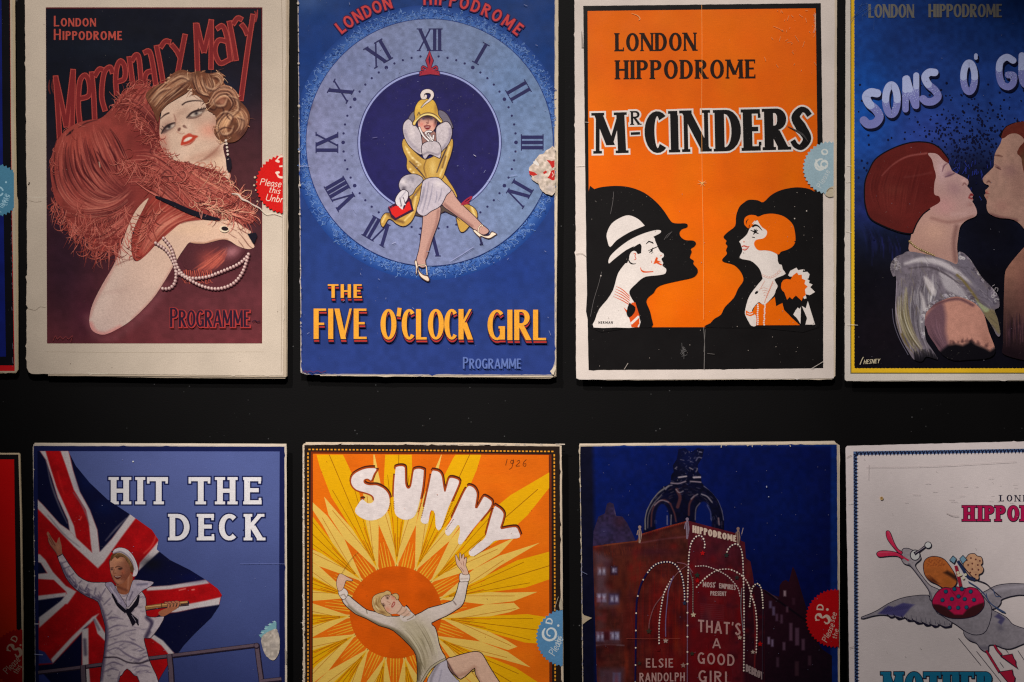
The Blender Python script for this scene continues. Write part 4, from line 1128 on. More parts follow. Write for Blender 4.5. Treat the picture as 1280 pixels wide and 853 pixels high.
# ================================================================== programme: orange, two silhouettes
def silhouette_programme():
    mat = print_material('orange and black print', rough=.46, grain=.049, mottle=.08, fleck=.22, laid=.05)
    pg = Programme('theatre_programme', 'orange programme with black silhouettes of a man in a hat and a woman', 882, 474, 1.2, mat, GENERIC_PAPER)
    cover = [(717.6, -34), (1043.5, -34), (1043, 100), (1042, 300), (1042.2, 473), (1000, 473.6), (900, 474), (800, 474.6), (724, 474.6), (720.4, 473), (720, 460), (719.6, 300), (718.6, 160), (718, 0)]
    pages = [([(724, -34), (1046.4, -34), (1046, 130), (1045.6, 300), (1044.2, 470), (1040, 474.4), (760, 475.4), (726, 474)], 0)]
    body(pg, cover, (210, 198, 190), pages, pcol=(206, 190, 170), edge=.6, seed=9)
    bk, og, wt = (19, 17, 18), (228, 98, 2), (216, 206, 200)
    q = Part(pg, 'printed_border')
    q.poly(worn([(729, 7.6), (1026, 4.2), (1028.4, 180), (1029.2, 330), (1029, 460.6), (900, 462), (735.8, 463), (733, 330), (731.4, 200)], .35, 5, 4), bk)
    q.build()
    q = Part(pg, 'orange_panel')
    P = Paint([(734.4, 14), (1019.6, 10.6), (1021.8, 180), (1022.4, 260), (1022.4, 409), (738, 409.4), (736.4, 300), (735.2, 160)], og, 3, smooth=False)
    P.n(.05, 26, 3); P.b(1000, 60, 40, 60, (212, 88, 20), .4); P.b(890, 330, 60, 60, (232, 104, 4), .6)
    q.paint(P); q.build()
    q = Part(pg, 'heading_lettering')
    text(q, 'LONDON', 769, 64.6, 23, (36, 20, 14), w=.2, t=.11, fit=101, gap=.12, serif=.05, rot=-.4)
    text(q, 'HIPPODROME', 769.4, 99.6, 24, (36, 20, 14), w=.2, t=.11, fit=175, gap=.12, serif=.05, rot=-.4); q.build()
    # title: black letters with a pale edge, climbing slightly to the right
    q = Part(pg, 'title_lettering')
    def tt(s, x, y, h, fit, **k):
        b0 = pg.lev
        text(q, s, x, y, h, bk, fit=fit, outline=(2.2, wt), rot=-1.3, **k)
        pg.lev += 1
    tt('M', 745, 192.4, 51, 37, w=.2, t=.095, serif=.07)
    tt('R', 788.6, 156.6, 17.5, 12.5, w=.17, t=.12, serif=.06)
    q.line([(787, 167.4), (801, 166.8)], 7, wt); q.line([(788.4, 167.4), (800, 166.9)], 3.4, bk)
    tt('C', 807, 191.8, 52, 28, w=.24, t=.11); tt('I', 839.6, 191, 52, 8, w=.19, t=.1, serif=.06); tt('N', 855.6, 190.4, 52, 30, w=.2, t=.1, serif=.06); tt('D', 894.4, 189.8, 52, 32, w=.23, t=.1, serif=.04)
    tt('E', 930.6, 189, 52, 21, w=.22, t=.11, serif=.06); tt('R', 956.6, 188.2, 52, 29, w=.22, t=.11, serif=.06); tt('S', 989.4, 187.6, 53, 25.5, w=.25, t=.13)
    q.build()
    # ---- shadows
    def silh(name, pts):
        p = Part(pg, name); p.poly(sm(pts, 3), bk); p.build()
    silh('man_silhouette', [(735.6, 240), (743, 236.6), (752.5, 234), (770, 232.6), (787.5, 234.4), (805, 241), (820, 252.5), (830, 264), (837, 274.6), (841, 278.6), (848, 279.6), (856, 279.4), (859.4, 281), (858.6, 284.4), (852.5, 286.6), (849.4, 291), (851, 296.4), (857, 300.4), (866.6, 301), (870, 304.6), (867.5, 308.6), (863.4, 311.4), (864.6, 315), (862.4, 321), (863.2, 323.4), (867.2, 326.2), (866.4, 329.4), (868, 332), (872, 337), (871, 343), (865, 347.6), (850, 351), (830, 355.6), (821, 360), (817, 366.4), (810.6, 371.6), (808, 378), (812, 388), (814.4, 398), (814.6, 409), (790, 409.6), (736.6, 409.6), (736, 330)])
    silh('woman_silhouette', [(884, 409.4), (888, 404), (893, 398.6), (901, 393.6), (906, 384), (917, 372.6), (922.5, 361), (929, 351), (926.4, 341), (917.6, 331.6), (905.4, 328), (902.6, 324.6), (908.4, 317.8), (907.4, 313), (909.2, 307.8), (906.8, 304.6), (908, 301), (904.2, 296.4), (910, 290), (918.8, 282.6), (920, 270), (924, 259), (930, 253.4), (936, 250), (947, 250.6), (954, 253), (964, 244), (977, 237.6), (995, 234.4), (1010, 236), (1017.6, 239.6), (1023, 243), (1023.4, 330), (1023, 409.6), (950, 410)])
    # ---- man
    man = Part(pg, 'man_figure')
    man.poly(sm([(816.5, 296), (819, 301.5), (821.6, 307.6), (825, 314.6), (829.6, 317.6), (829.2, 321.6), (826.6, 324), (829, 329), (828, 332.6), (832.4, 336), (832.6, 340), (830, 343), (820, 344.6), (808, 345.8), (801, 349.4), (795, 355), (788.4, 361.4), (786.6, 367), (790.6, 375), (795.4, 383), (798.4, 395), (799, 409), (770, 409.6), (742, 409.6), (743.8, 400), (749, 386.6), (758.8, 375), (766.4, 362.7), (770, 350), (773, 341), (779, 332.6), (784, 326), (787, 315), (797, 304), (806, 298)], 2), wt)
    man.build()
    hr = Part(pg, 'hair', parent=man)
    hr.poly([(778, 318), (797, 306), (799.6, 303.6), (802, 307.8), (801.4, 316.8), (797.8, 318), (794, 316), (789, 318), (786.6, 323), (784, 329), (776, 330)], bk)
    hr.poly(ell(791.8, 321.4, 5.2, 7.6, rot=10), wt); hr.line([(785.6, 325), (787.6, 328.6), (791, 330.2), (795, 329.8)], (1.4, 1.8, .6), bk)
    hr.line([(792, 317), (794.6, 317.6), (793.6, 320.4), (795, 323.6), (792.8, 325.2)], 1, (198, 90, 64)); hr.build()
    fc = Part(pg, 'facial_features', parent=man)
    fc.line([(807.4, 305.4), (811, 302), (815.6, 303.6), (816.6, 305)], (.8, 2, 1), bk, smooth=False); fc.line([(810, 314), (815, 311.6), (822, 308.6)], (.6, 1.2, 1), bk); fc.line([(811.6, 316), (814.6, 313.4), (816, 310)], 1.2, bk); fc.dots([(814.6, 313.8)], 1.3, bk); fc.line([(813.6, 317.2), (816.4, 315.6)], .6, bk)
    ro = (204, 78, 26)
    fc.poly([(816.6, 330.6), (818, 327), (820, 321.6), (822.4, 322.4), (821.6, 325.6), (827, 328), (823, 328.4), (828.6, 331.4), (826, 332), (820.6, 329.4), (818.4, 330)], ro); fc.line([(825, 320.4), (827, 319.6)], 1, (206, 110, 80)); fc.line([(814.6, 326), (814.4, 329)], .7, ro)
    fc.line([(800.2, 334.4), (802, 338.4), (806, 340.2), (816.6, 339.8)], (.5, 2.2, 1.2), ro)
    for k in range(5): fc.line([(770 - k * .8, 358 + k * 3.2), (778, 362.4 + k * 3.4), (786.4 + (k < 3) * .6, 370.6 + k * 2.6)], (.4, 1.1, 1), ro)
    fc.build()
    hat = Part(pg, 'white_hat', parent=man)
    hat.poly(sm([(759.2, 301), (758.4, 292.5), (764, 280.4), (775, 272.6), (786, 269.4), (797.5, 274), (804.6, 281), (805.2, 282.6), (798, 285.6), (786, 291), (771, 300.4), (762.6, 309)], 3), wt); hat.poly(sm([(761, 329.6), (761.6, 322.5), (769, 313.8), (785, 301.4), (802, 293), (818, 288.2), (824.6, 288), (826.2, 289.4), (824.6, 292), (816, 296.4), (800, 304.6), (783, 312.6), (768, 324)], 3), wt); hat.build()
    tie = Part(pg, 'striped_tie', parent=man)
    tie.poly([(789.6, 378.6), (794, 378), (799, 394), (799.2, 409.4), (789.4, 409.4), (786.6, 398), (779.4, 384.4), (783.6, 388), (787, 384)], ro); tie.poly(sm([(786.4, 379), (789, 380.4), (794.2, 384.4), (792.8, 391.4), (786.6, 397.4), (783, 391.4)], 2), bk); tie.line([(788.6, 405), (794, 400), (798.6, 395.6)], 3, wt); tie.line([(797.6, 409), (799, 406)], 1.6, wt); tie.build()
    q = Part(pg, 'signature'); text(q, 'NERMAN', 748, 405, 3.2, bk, w=.2, fit=18, gap=.2); q.build()
    # ---- woman
    wo = Part(pg, 'woman_figure')
    wo.poly(sm([(946, 275.6), (941.4, 280.4), (936.6, 286.4), (934, 292.6), (929, 297.8), (924, 302), (925.6, 304.6), (926.4, 307.8), (927.8, 312), (927, 316.4), (924.4, 321.6), (927.8, 324.2), (937.6, 326), (944, 330.3), (949, 336), (951.6, 342), (952.6, 346.6), (953, 349), (948.8, 354), (944, 360), (938.6, 367), (934.6, 375), (931.6, 386.5), (931, 392), (932.8, 397), (936, 403), (939, 407.4), (945, 407.4), (945, 395), (940, 390), (941.6, 385), (948, 377.8), (951, 379.4), (955, 381), (960, 377.6), (967.6, 369), (969.6, 363), (972, 357.6), (967.8, 349.8), (975, 346), (982, 342.4), (978.4, 337), (977, 331.4), (974, 330.6), (972, 326), (971.6, 319), (966, 300), (958, 280)], 2), wt)
    wo.build()
    dr = Part(pg, 'orange_dress', parent=wo)
    dr.poly([(941, 389), (943, 384), (948, 378.4), (951, 380), (955, 381.6), (960, 378), (968.4, 371.4), (970, 383), (977.8, 379), (980, 387.6), (990, 398), (999.6, 406.6), (945.4, 406.8), (945.4, 396)], og); dr.poly([(932, 388), (937, 391), (941.6, 389), (943, 393.6), (938, 395.6), (932.4, 394)], og); dr.line([(933.4, 391.6), (937, 393), (941, 391.8)], 1.1, wt); dr.line([(992, 397), (998, 405)], 1, bk); dr.build()
    pn = Part(pg, 'pearl_string', parent=wo)
    pn.dots([(947 + .3 * math.sin(k), 381 + k * 2.45) for k in range(11)], 1.05, wt); pn.dots([(956 - .12 * k + .3 * math.sin(k * 2), 381.6 + k * 2.45) for k in range(11)], 1.05, wt)
    fl = (206, 150, 134)
    for k, (x, y) in enumerate(along(cr([(954, 344.6), (961, 347), (968, 345), (975, 338.6)], 6), 3)): pn.line(ell(x, y, 1.3, n=9, a0=0, a1=280), .5, fl, smooth=False)
    pn.line([(956, 351), (951, 360), (949, 363)], .6, fl); pn.line([(966, 352), (962, 362), (957, 374), (955.4, 379)], .9, (214, 140, 118))
    for k in range(4): pn.line([(951 + k * 1.6, 361 + k * 3), (955, 360 + k * 3), (960, 361.6 + k * 2.6)], .5, fl)
    for x, y in along(cr([(966, 354), (962, 362), (958, 372)], 6), 2.4): pn.line(ell(x, y, .9, n=7, a0=0, a1=270), .4, fl, smooth=False)
    pn.poly(ell(945.6, 365.8, 2.6, 1.4, rot=-40), bk); pn.line([(947, 364.4), (948, 363.4)], .8, wt); pn.build()
    hr = Part(pg, 'hair', parent=wo)
    hr.poly(sm([(936.2, 286), (932, 283), (930, 279.4), (930.8, 273), (936.4, 269.2), (944, 269.4), (947.6, 271.2), (955, 268.4), (965, 267.4), (976.6, 269.6), (985, 274.6), (991, 281.4), (993.4, 290), (994.2, 299), (993.4, 304), (990, 309), (982.8, 312.8), (976, 315), (972.8, 318.4), (965, 314.8), (956.6, 313.2), (948.4, 313.2), (944, 309.4), (942.4, 304.4), (945.4, 300), (954, 298.2), (958, 294), (958.2, 288.6), (952.6, 284.4), (949, 279.6), (946, 275), (942.4, 279), (940.4, 282.6)], 3), og)
    hr.line([(932.6, 281), (933, 277), (935.6, 274)], (.5, 1.3, .5), bk); hr.line([(936, 286), (936.6, 281.4)], 1, bk); hr.line([(940.4, 280), (943.6, 276.4)], 1, wt); hr.line([(992.6, 302.4), (995.4, 301.8)], 1, bk); hr.build()
    fc = Part(pg, 'facial_features', parent=wo)
    fc.line([(940, 283.8), (943.6, 281.8), (948, 283.2), (952.6, 288.4)], (2.4, 2.6, 1.6, .6), bk)
    for a, b in (((943.8, 290.4), (938, 288)), ((943.8, 290.4), (942.4, 286.4)), ((943.8, 290.4), (945.2, 286.2)), ((943.8, 290.4), (948, 292.4)), ((943.8, 290.4), (941.4, 293.4)), ((943.8, 290.4), (947, 288))): fc.line([a, b], (2, .8), bk)
    fc.line([(940, 296.6), (943.4, 297.2)], 1, bk); fc.dots([(929.8, 302.4)], .9, (204, 120, 96))
    fc.line([(927, 308.6), (930, 307.6), (934, 308.8), (936.6, 308.2)], (1.2, 1.6, .8), (196, 80, 62)); fc.line([(928, 312), (931.6, 312.6), (935.6, 309.4)], (1, 1.4, .6), (196, 80, 62)); fc.line([(929, 310.4), (934, 310)], .9, (226, 196, 188)); fc.build()
    fw = Part(pg, 'shoulder_flower', parent=wo)
    fw.poly([(985, 344.4), (987.6, 338.8), (995.4, 334.8), (997.4, 338), (1004.2, 336.8), (1003, 340.4), (1009, 340), (1011.8, 343), (1010.6, 348), (1008.6, 349), (1011.8, 351), (1011, 354), (1015.6, 356), (1012.6, 359.4), (1018.6, 365.2), (1012, 369.2), (1006.6, 368), (1008, 373), (1005, 374), (998, 360), (994, 346), (987, 346)], wt)
    fw.poly([(976, 360), (976.6, 354), (979, 350.4), (983, 349), (988, 349.8), (991, 344.4), (996, 340.8), (998, 344), (1002, 343.6), (1002.4, 348.6), (1006.6, 350.6), (1005.4, 355), (1009.4, 358.6), (1006, 362), (1007, 369), (1003.4, 372), (1002, 376.4), (994.6, 369.6), (990, 374.4), (987, 371.4), (983.6, 375), (980, 365.4), (977.6, 363.4)], (222, 96, 8))
    for p in ([(1009.6, 376.5), (1018.6, 406), (1006.4, 406), (1008.6, 398), (1002, 382.6), (1007, 385.6)], [(991.4, 393.6), (994, 388.6), (997, 384.6), (999.4, 386.4), (1001, 383.6), (1000.4, 405), (996, 398)]): fw.poly(p, wt)
    fw.build()
    # ---- creases and rubs
    q = Part(pg, 'wear_marks')
    q.line([(877, 7), (877.4, 60), (877, 140), (877.6, 225), (879, 300), (879.4, 400)], .55, (240, 150, 80)); q.line([(879.4, 409), (880.6, 430), (880, 462)], .8, (110, 106, 104)); q.line([(881.6, 412), (879.6, 440)], .5, (90, 86, 84))
    for a in range(7): q.line([(877.4, 229), (877.4 + 6 * math.cos(a * .95), 229 + 5 * math.sin(a * .95))], (.9, .2), (248, 176, 110))
    r_ = np.random.default_rng(12)
    for i in range(36):
        x, y = r_.normal(990, 22), abs(r_.normal(30, 22)) + 12
        if x < 1018: q.line([(x, y), (x + r_.normal() * 3, y + r_.normal() * 4)], .5, (236, 150, 92))
    for i in range(22): q.line([(1018 + r_.normal() * .8, r_.uniform(16, 42)), (1019.5, r_.uniform(16, 42))], .4, (210, 160, 130))
    q.line([(789, 17), (797, 20), (800, 24), (798, 26)], (.4, 1.2, .6), (246, 160, 100))
    for i in range(60):
        x, y = r_.uniform(736, 1026), r_.uniform(236, 460)
        q.dots([(x, y)], r_.uniform(.2, .55), (150, 140, 132))
    q.line([(767, 240), (766, 252), (763, 268)], .5, (96, 92, 92)); q.line([(752, 340), (748, 356), (742, 376), (738, 396)], .5, (96, 92, 92)); q.line([(830, 300), (834, 294), (840, 290)], .7, (84, 80, 80)); q.line([(833, 298), (838, 292)], .5, (90, 86, 86))
    for i in range(18): q.line([(854 + r_.normal() * 2, 440 + r_.normal() * 5), (854 + r_.normal() * 2, 441 + r_.normal() * 5)], .5, (84, 82, 82))
    q.line([(884, 442), (893, 443)], .5, (100, 96, 94)); q.line([(780, 462), (785, 454)], .6, (170, 160, 152)); q.line([(1014, 461), (1024, 455), (1029, 452)], .7, (190, 180, 172)); q.dots([(1005, 338), (751, 345), (1008, 264), (993, 273.6)], .8, (190, 180, 172))
    q.line([(984, 158), (1002, 168), (1010, 178)], (.4, 3, .4), (62, 58, 58)); q.line([(719.6, 318), (727, 317), (733, 321)], .5, (150, 138, 128)); q.line([(719.6, 208), (731, 207)], .6, (226, 216, 208)); q.line([(730, 153), (736, 153.4)], .6, (170, 160, 152))
    q.line([(727, 40), (728.4, 60)], (1, 3), (150, 140, 134)); q.build()
    # ---- pale blue price seal
    def word(t):
        c = (206, 212, 210)
        text(t, '6', 1033.8, 213, 16, c, w=.2, t=.1, rot=-82, fit=13); t.pg.lev += 2
        t.line(ell(1025.6, 206, 6.4, 7, 20, -30, 250, 40), (1, 2.6, 2.8, 1.6), c, smooth=False)
        t.poly(ell(1030.4, 190.4, 4.4, 4, rot=0), c); t.poly(ell(1030.6, 190.2, 2.6, 1.9, rot=30), (150, 176, 188))
        text(t, 'Please', 1026, 236, 7, (186, 198, 202), w=.12, rot=-62, fit=24)
    s_ = seal(pg, 1036.4, 210.4, 33.6, (150, 176, 188), None, 1041.6, word, teeth=40, size=.9)
    q = Part(pg, 'paper_tear', parent=s_)
    q.poly(worn([(1031, 244), (1034, 237), (1038, 234), (1041.6, 233), (1041.6, 246), (1036, 247)], .5, 2, 2), (184, 172, 150)); q.line([(1033, 240), (1037, 236), (1041, 236)], 1.4, (136, 122, 100)); q.build()
    return pg

# ================================================================== programme: blue, a kiss in profile
def kiss_programme():
    mat = print_material('dark gravure print', rough=.5, grain=.071, mottle=.08, fleck=.15)
    pg = Programme('theatre_programme', 'dark blue programme with a red haired woman and a man about to kiss', 1220, 476, 1.36, mat, GENERIC_PAPER)
    cover = [(1057, -34), (1384, -34), (1384, 474), (1240, 475.6), (1120, 476), (1058, 476.4), (1056, 474.6), (1055.8, 360), (1056.2, 240), (1056.8, 60)]
    pages = [([(1061, -34), (1386, -34), (1386, 476), (1066, 477)], 0)]
    body(pg, cover, (192, 184, 176), pages, pcol=(176, 166, 152), edge=.5, seed=13)
    q = Part(pg, 'printed_border')
    q.poly(rect(1063, -30, 1378, 467.4), (84, 78, 44)); q.poly(rect(1064.2, -29, 1377, 466), (222, 168, 34)); q.build()
    q = Part(pg, 'printed_panel')
    # pinked edge
    e = [(1068 + (.6 if k % 2 else -.5), y) for k, y in enumerate(np.arange(-28, 460, 2.2))] + [(x, 460.4 + (.6 if k % 2 else -.6)) for k, x in enumerate(np.arange(1068, 1374, 2.2))]
    e = e + [(1374, 460), (1374, -28)]
    P = Paint(e, (26, 58, 124), 1.6, smooth=False)
    P.g((1200, 0), (1200, 170), (18, 46, 104), (32, 58, 128)); t = np.clip((P.Y - 190) / 150, 0, 1)[..., None]; P.c += (np.array((10, 9, 18.)) - P.c) * t ** .8
    P.b(1082, 120, 40, 90, (16, 74, 160), .8); P.b(1130, 60, 60, 40, (24, 52, 118), .5); P.b(1205, 230, 60, 50, (12, 12, 30), .85); P.b(1160, 165, 40, 30, (44, 58, 134), .5); P.b(1240, 280, 60, 60, (9, 8, 16), .9); P.b(1084, 262, 24, 22, (34, 40, 110), .5); P.b(1100, 420, 50, 50, (20, 14, 20), .7)
    P.n(.12, 5, 6, (1, 1, .8)); P.n(.08, 30, 8)
    P.strands([(1070, 275), (1080, 300), (1080, 330)], [(1120, 295), (1126, 315), (1124, 340)], 50, 2, [(10, 10, 26), (30, 34, 92)], .5, 3, 3)
    q.paint(P); q.build()
    sp = Part(pg, 'ink_spatter')
    r_ = np.random.default_rng(21)
    n = 0
    while n < 520:
        if n < 60: x, y = r_.uniform(1072, 1280), r_.uniform(90, 175)
        else: x, y = r_.normal(1215, 34), r_.normal(176, 26)
        if not (1070 < x < 1300 and 84 < y < 232): continue
        a, w_ = r_.uniform(.7, 1.7), r_.uniform(.7, 1.2)
        sp.raw(ell(x, y, a, a * w_, 7, rot=r_.uniform(0, 90))[::-1], [range(7)], (12, 14, 42)); n += 1
        sp.up(.3)
    for x, y in ((1084, 204), (1077, 201), (1080, 210), (1083, 213), (1073, 222), (1086, 181), (1110, 175), (1092, 300)): sp.dots([(x, y)], 1.4, (14, 18, 54))
    for i in range(60):
        x, y = r_.normal(1214, 24), r_.normal(212, 10)
        sp.line([(x, y), (x + r_.normal() * 2, y + r_.uniform(3, 9))], .6, (36, 48, 130))
    sp.build()
    q = Part(pg, 'heading_lettering')
    text(q, 'LONDON', 1085.6, 22.6, 17, (104, 102, 98), w=.19, t=.12, fit=56.5, gap=.1); text(q, 'HIPPODROME', 1160.6, 22, 16.6, (108, 104, 96), w=.19, t=.12, fit=91.5, gap=.1); q.build()
    # fat rounded title, pale above and lavender below, dark drop shade
    q = Part(pg, 'title_lettering')
    S1 = [(1096, 117), (1088, 116), (1082.5, 121), (1086, 130), (1094, 137), (1099, 146), (1094, 154), (1085, 155.6), (1079.5, 151)]
    S2 = [(1168, 91), (1161, 91), (1156, 97), (1160, 106), (1168, 113), (1172, 121), (1166, 127), (1158, 127.4), (1153.5, 124)]
    G1 = [(1266, 76), (1258, 72), (1250, 78), (1248.6, 92), (1252, 105), (1260, 109), (1266, 104), (1266.4, 95), (1260, 94)]
    letters = [('l', S1, 10.5), ('o', (1114, 125, 7.2, 18.4), 9), ('l', [(1131.6, 99), (1131.6, 137)], 8), ('l', [(1133, 99), (1138, 116), (1144, 132)], 9), ('l', [(1145, 94.6), (1145, 133)], 7.6), ('l', S2, 9.5), ('o', (1211, 97, 7, 18), 8.4), ('l', [(1219.6, 69.4), (1219.4, 73)], 4.4), ('l', G1, 8.5), ('l', [(1277, 70), (1277, 96), (1281, 106), (1290, 106), (1294, 96), (1294, 68)], 8.5)]
    def lay(part, off, c, grow):
        for kind, g, w_ in letters:
            if kind == 'o': part.line(ell(g[0] + off[0], g[1] + off[1], g[2], g[3], 36), w_ + grow, c, smooth=False, closed=True)
            else: part.line(np.asarray(g) + off, w_ + grow, c, cap=True, n=7)
            pg.lev += 1
    lay(q, (1.6, 2.8), (10, 12, 38), .6)
    lev = pg.lev
    lay(q, (0, 0), (112, 116, 174), 0)
    # pale upper halves stippled downwards
    pale = (160, 170, 212)
    for kind, g, w_ in letters:
        if kind == 'o':
            p = ell(g[0], g[1], g[2], g[3], 40, 180, 360)
        else:
            p = cr(g, 8) if len(g) > 2 else resample(g, 12)
            top, bot = p[:, 1].min(), p[:, 1].max()
            p = p[p[:, 1] < top + (bot - top) * .42]
            # keep first continuous run only for single strokes
        if len(p) > 1 and w_ > 5: q.line(p, w_ - .2, pale, smooth=False, cap=True)
        if w_ < 5: q.line(g, w_, pale, cap=True)
        pg.lev += 1
        yy = p[:, 1].max()
        pts = []
        src = ell(g[0], g[1], g[2], g[3], 60) if kind == 'o' else (cr(g, 8) if len(g) > 2 else resample(g, 20))
        for k in range(420):
            b = src[r_.integers(len(src))]
            x, y = b[0] + r_.uniform(-.46, .46) * w_, b[1] + r_.uniform(-.4, .4) * w_
            if yy - 2 < y < yy + abs(r_.normal(0, 7)): pts.append((x, y))
        q.dots(pts, .55, pale, n=6, sparse=True)
    q.build()
    # ---- woman
    wo = Part(pg, 'woman_figure')
    face = [(1160, 191), (1170, 191), (1178, 198), (1184, 203), (1187, 208), (1190, 214), (1196, 217.4), (1201, 220), (1206, 222.6), (1209.6, 225.4), (1210.2, 229.6), (1208.6, 233), (1211.6, 236.6), (1213.6, 240), (1216.4, 244), (1215, 247.2), (1216.2, 250), (1215, 252), (1217.4, 256), (1220.4, 263), (1220.6, 268), (1217.4, 271.6), (1211, 274), (1204.6, 278), (1199.4, 285), (1197, 299), (1196, 311), (1197, 332), (1184, 327), (1171, 322), (1152, 317), (1136, 314), (1138, 298), (1141, 286), (1147, 276), (1154, 262), (1158, 240), (1156, 210)]
    P = Paint(face, (166, 128, 120), .65); P.n(.04, 5, 2)
    P.g((1215, 230), (1140, 320), (164, 132, 130), (160, 122, 110)); P.b(1192, 236, 10, 8, (138, 104, 110), .6, 40); P.b(1180, 258, 14, 12, (176, 128, 128), .7); P.b(1176, 212, 6, 14, (176, 146, 150), .7); P.b(1168, 290, 20, 16, (178, 140, 124), .8)
    P.l([(1164, 273), (1184, 278), (1200, 276), (1216, 271)], 3, (134, 96, 90), 2.4, .7); P.l([(1190, 268), (1206, 268)], 5, (176, 142, 138), 3, .5); P.l([(1195, 284), (1192, 304), (1194, 326)], 5, (116, 82, 78), 3, .7)
    P.l([(1177.6, 214.6), (1179.6, 208), (1184, 204.4)], (.7, 1.7, .8), (96, 60, 74), .8); P.l([(1181, 221.6), (1187, 219.4), (1192.6, 217)], (1, 2.2, 1), (76, 50, 64), 1); P.b(1186, 217, 6, 3, (120, 88, 104), .7, -25)
    P.l([(1203, 232), (1205, 229), (1207.6, 231.6)], (.8, 2, .8), (104, 66, 66), .9, .8); P.b(1204, 226, 3, 3, (184, 150, 146), .8); P.l([(1210.6, 246.6), (1213.6, 243.6), (1216, 244.6)], (.6, 3, 1.6), (112, 30, 34), .8); P.l([(1211, 247.6), (1215, 248.6)], 2, (122, 40, 42), .8); P.b(1212, 256, 4, 3, (138, 100, 96), .6)
    wo.paint(P); wo.build()
    hr = Part(pg, 'hair', parent=wo)
    out = [(1081, 240), (1082, 227), (1086, 215.6), (1094, 200.6), (1109, 190), (1128, 182), (1145, 178.6), (1162, 180), (1173, 185.6), (1179.7, 193), (1185, 200.4), (1184.4, 204), (1178.6, 200.4), (1171, 193), (1162, 191.6), (1159.6, 193), (1164.6, 200), (1167, 210), (1169.6, 220), (1167.6, 230), (1167.6, 243), (1173.6, 246), (1174.2, 253), (1162, 260.6), (1152.5, 268), (1145, 279), (1141, 288), (1138, 291.6), (1122.5, 289), (1102, 281), (1087.6, 272), (1082, 256)]
    hr.line(cr(out[-1:] + out[:11], 4), 3.4, (10, 8, 16), smooth=False); hr.line(cr(out[23:] + out[:1], 4), 3.4, (10, 8, 16), smooth=False)
    P = Paint(out, (84, 26, 24), .8); P.n(.05, 6, 3); P.b(1112, 252, 26, 24, (96, 34, 30), .7); P.b(1148, 232, 18, 20, (72, 20, 20), .6); P.b(1120, 196, 22, 8, (78, 24, 22), .6, -20); P.b(1108, 276, 26, 8, (74, 24, 22), .6, 20)
    P.l([(1102, 220), (1116, 206), (1134, 196), (1158, 192)], (.6, 1.2, 2), (134, 72, 68), 1.2, .8); P.l([(1130, 222), (1150, 219), (1164, 216)], 2, (98, 44, 42), 1.5, .5); P.b(1118, 238, 12, 6, (104, 46, 38), .5)
    P.strands([(1096, 206), (1086, 236), (1096, 268)], [(1160, 200), (1150, 240), (1140, 276)], 60, 1.2, [(60, 16, 16), (108, 44, 38)], .35, 2, 8)
    hr.paint(P); hr.build()
    # dress
    am = Part(pg, 'bare_arm', parent=wo)
    P = Paint([(1150, 400), (1156, 380), (1170, 368), (1186, 364), (1200, 364), (1216, 370), (1226, 384), (1231, 398), (1236, 416), (1243, 434), (1242, 444), (1230, 449), (1210, 450), (1192, 451), (1178, 444), (1168, 430), (1160, 418), (1157, 408)], (176, 126, 112), .7, n=2)
    P.n(.04, 5, 2); P.f([(1156, 396), (1176, 378), (1182, 395), (1182, 416), (1188, 450), (1150, 430)], (92, 66, 78), 3, .9); P.strands([(1158, 400), (1164, 418), (1184, 446)], [(1172, 394), (1174, 414), (1184, 438)], 20, 1.2, [(60, 42, 54), (116, 86, 98)], .6, 1, 5); P.l([(1160, 386), (1176, 378), (1198, 374), (1216, 382)], 3, (80, 52, 62), 2, .7); P.b(1232, 424, 5, 14, (150, 104, 92), .6, -25)
    for i in range(16):
        x = r_.uniform(1182, 1240); y = np.interp(x, [1182, 1196, 1210, 1220, 1240], [431, 429, 427, 430, 436])
        P.l([(x, y - 1), (x + r_.normal(), y - r_.uniform(1, 5))], (3, .6), (70, 44, 46), 1.6, .5)
    P.f([(1174, 440), (1184, 432), (1194, 430), (1203, 432), (1209, 429), (1213, 426), (1220, 431), (1230, 435), (1237, 439), (1244, 434), (1252, 440), (1250, 470), (1170, 470)], (13, 11, 17), 2.2, 1, False)
    am.paint(P); am.build()
    dr = Part(pg, 'white_dress', parent=wo)
    out = [(1112.6, 336), (1114, 328), (1120, 321), (1128, 318), (1134, 314.6), (1150, 316.6), (1171, 321.6), (1186, 326.6), (1196, 330), (1197.4, 316), (1204, 316.6), (1212, 324), (1220, 336), (1227.5, 347.5), (1236, 356), (1243, 364), (1248, 372), (1248.6, 384), (1243, 388), (1247, 400), (1250, 418), (1246, 420), (1239, 407), (1230, 394), (1222, 383), (1212, 376), (1194, 371), (1172, 378), (1162, 386), (1156, 396), (1156.6, 423), (1164, 436), (1172, 449.4), (1158, 446), (1152, 452), (1142, 449.6), (1133, 436), (1126, 423), (1120, 405), (1118.6, 388), (1120, 348), (1116, 346)]
    P = Paint(out, (104, 96, 106), .7); P.n(.10, 4, 3); P.strands([(1122, 345), (1120, 390), (1130, 425), (1148, 448)], [(1168, 340), (1160, 380), (1156, 410), (1164, 440)], 120, 1.6, [(60, 54, 62), (150, 146, 152), (84, 78, 88)], .6, 1.4, 9)
    wl, gd, dg = (192, 188, 190), (118, 106, 76), (74, 66, 74)
    P.strands([(1120, 345), (1119, 390), (1128, 425), (1146, 450)], [(1138, 340), (1134, 380), (1142, 415), (1160, 446)], 40, 2, [gd, (92, 78, 44), (142, 132, 104), (112, 104, 112)], .7, 1, 3, part=(.2, 1))
    P.strands([(1150, 338), (1140, 370), (1148, 400), (1158, 420)], [(1170, 338), (1172, 360), (1166, 376), (1160, 390)], 50, 2, [(108, 104, 116), wl, dg, (150, 146, 152)], .6, 1, 4)
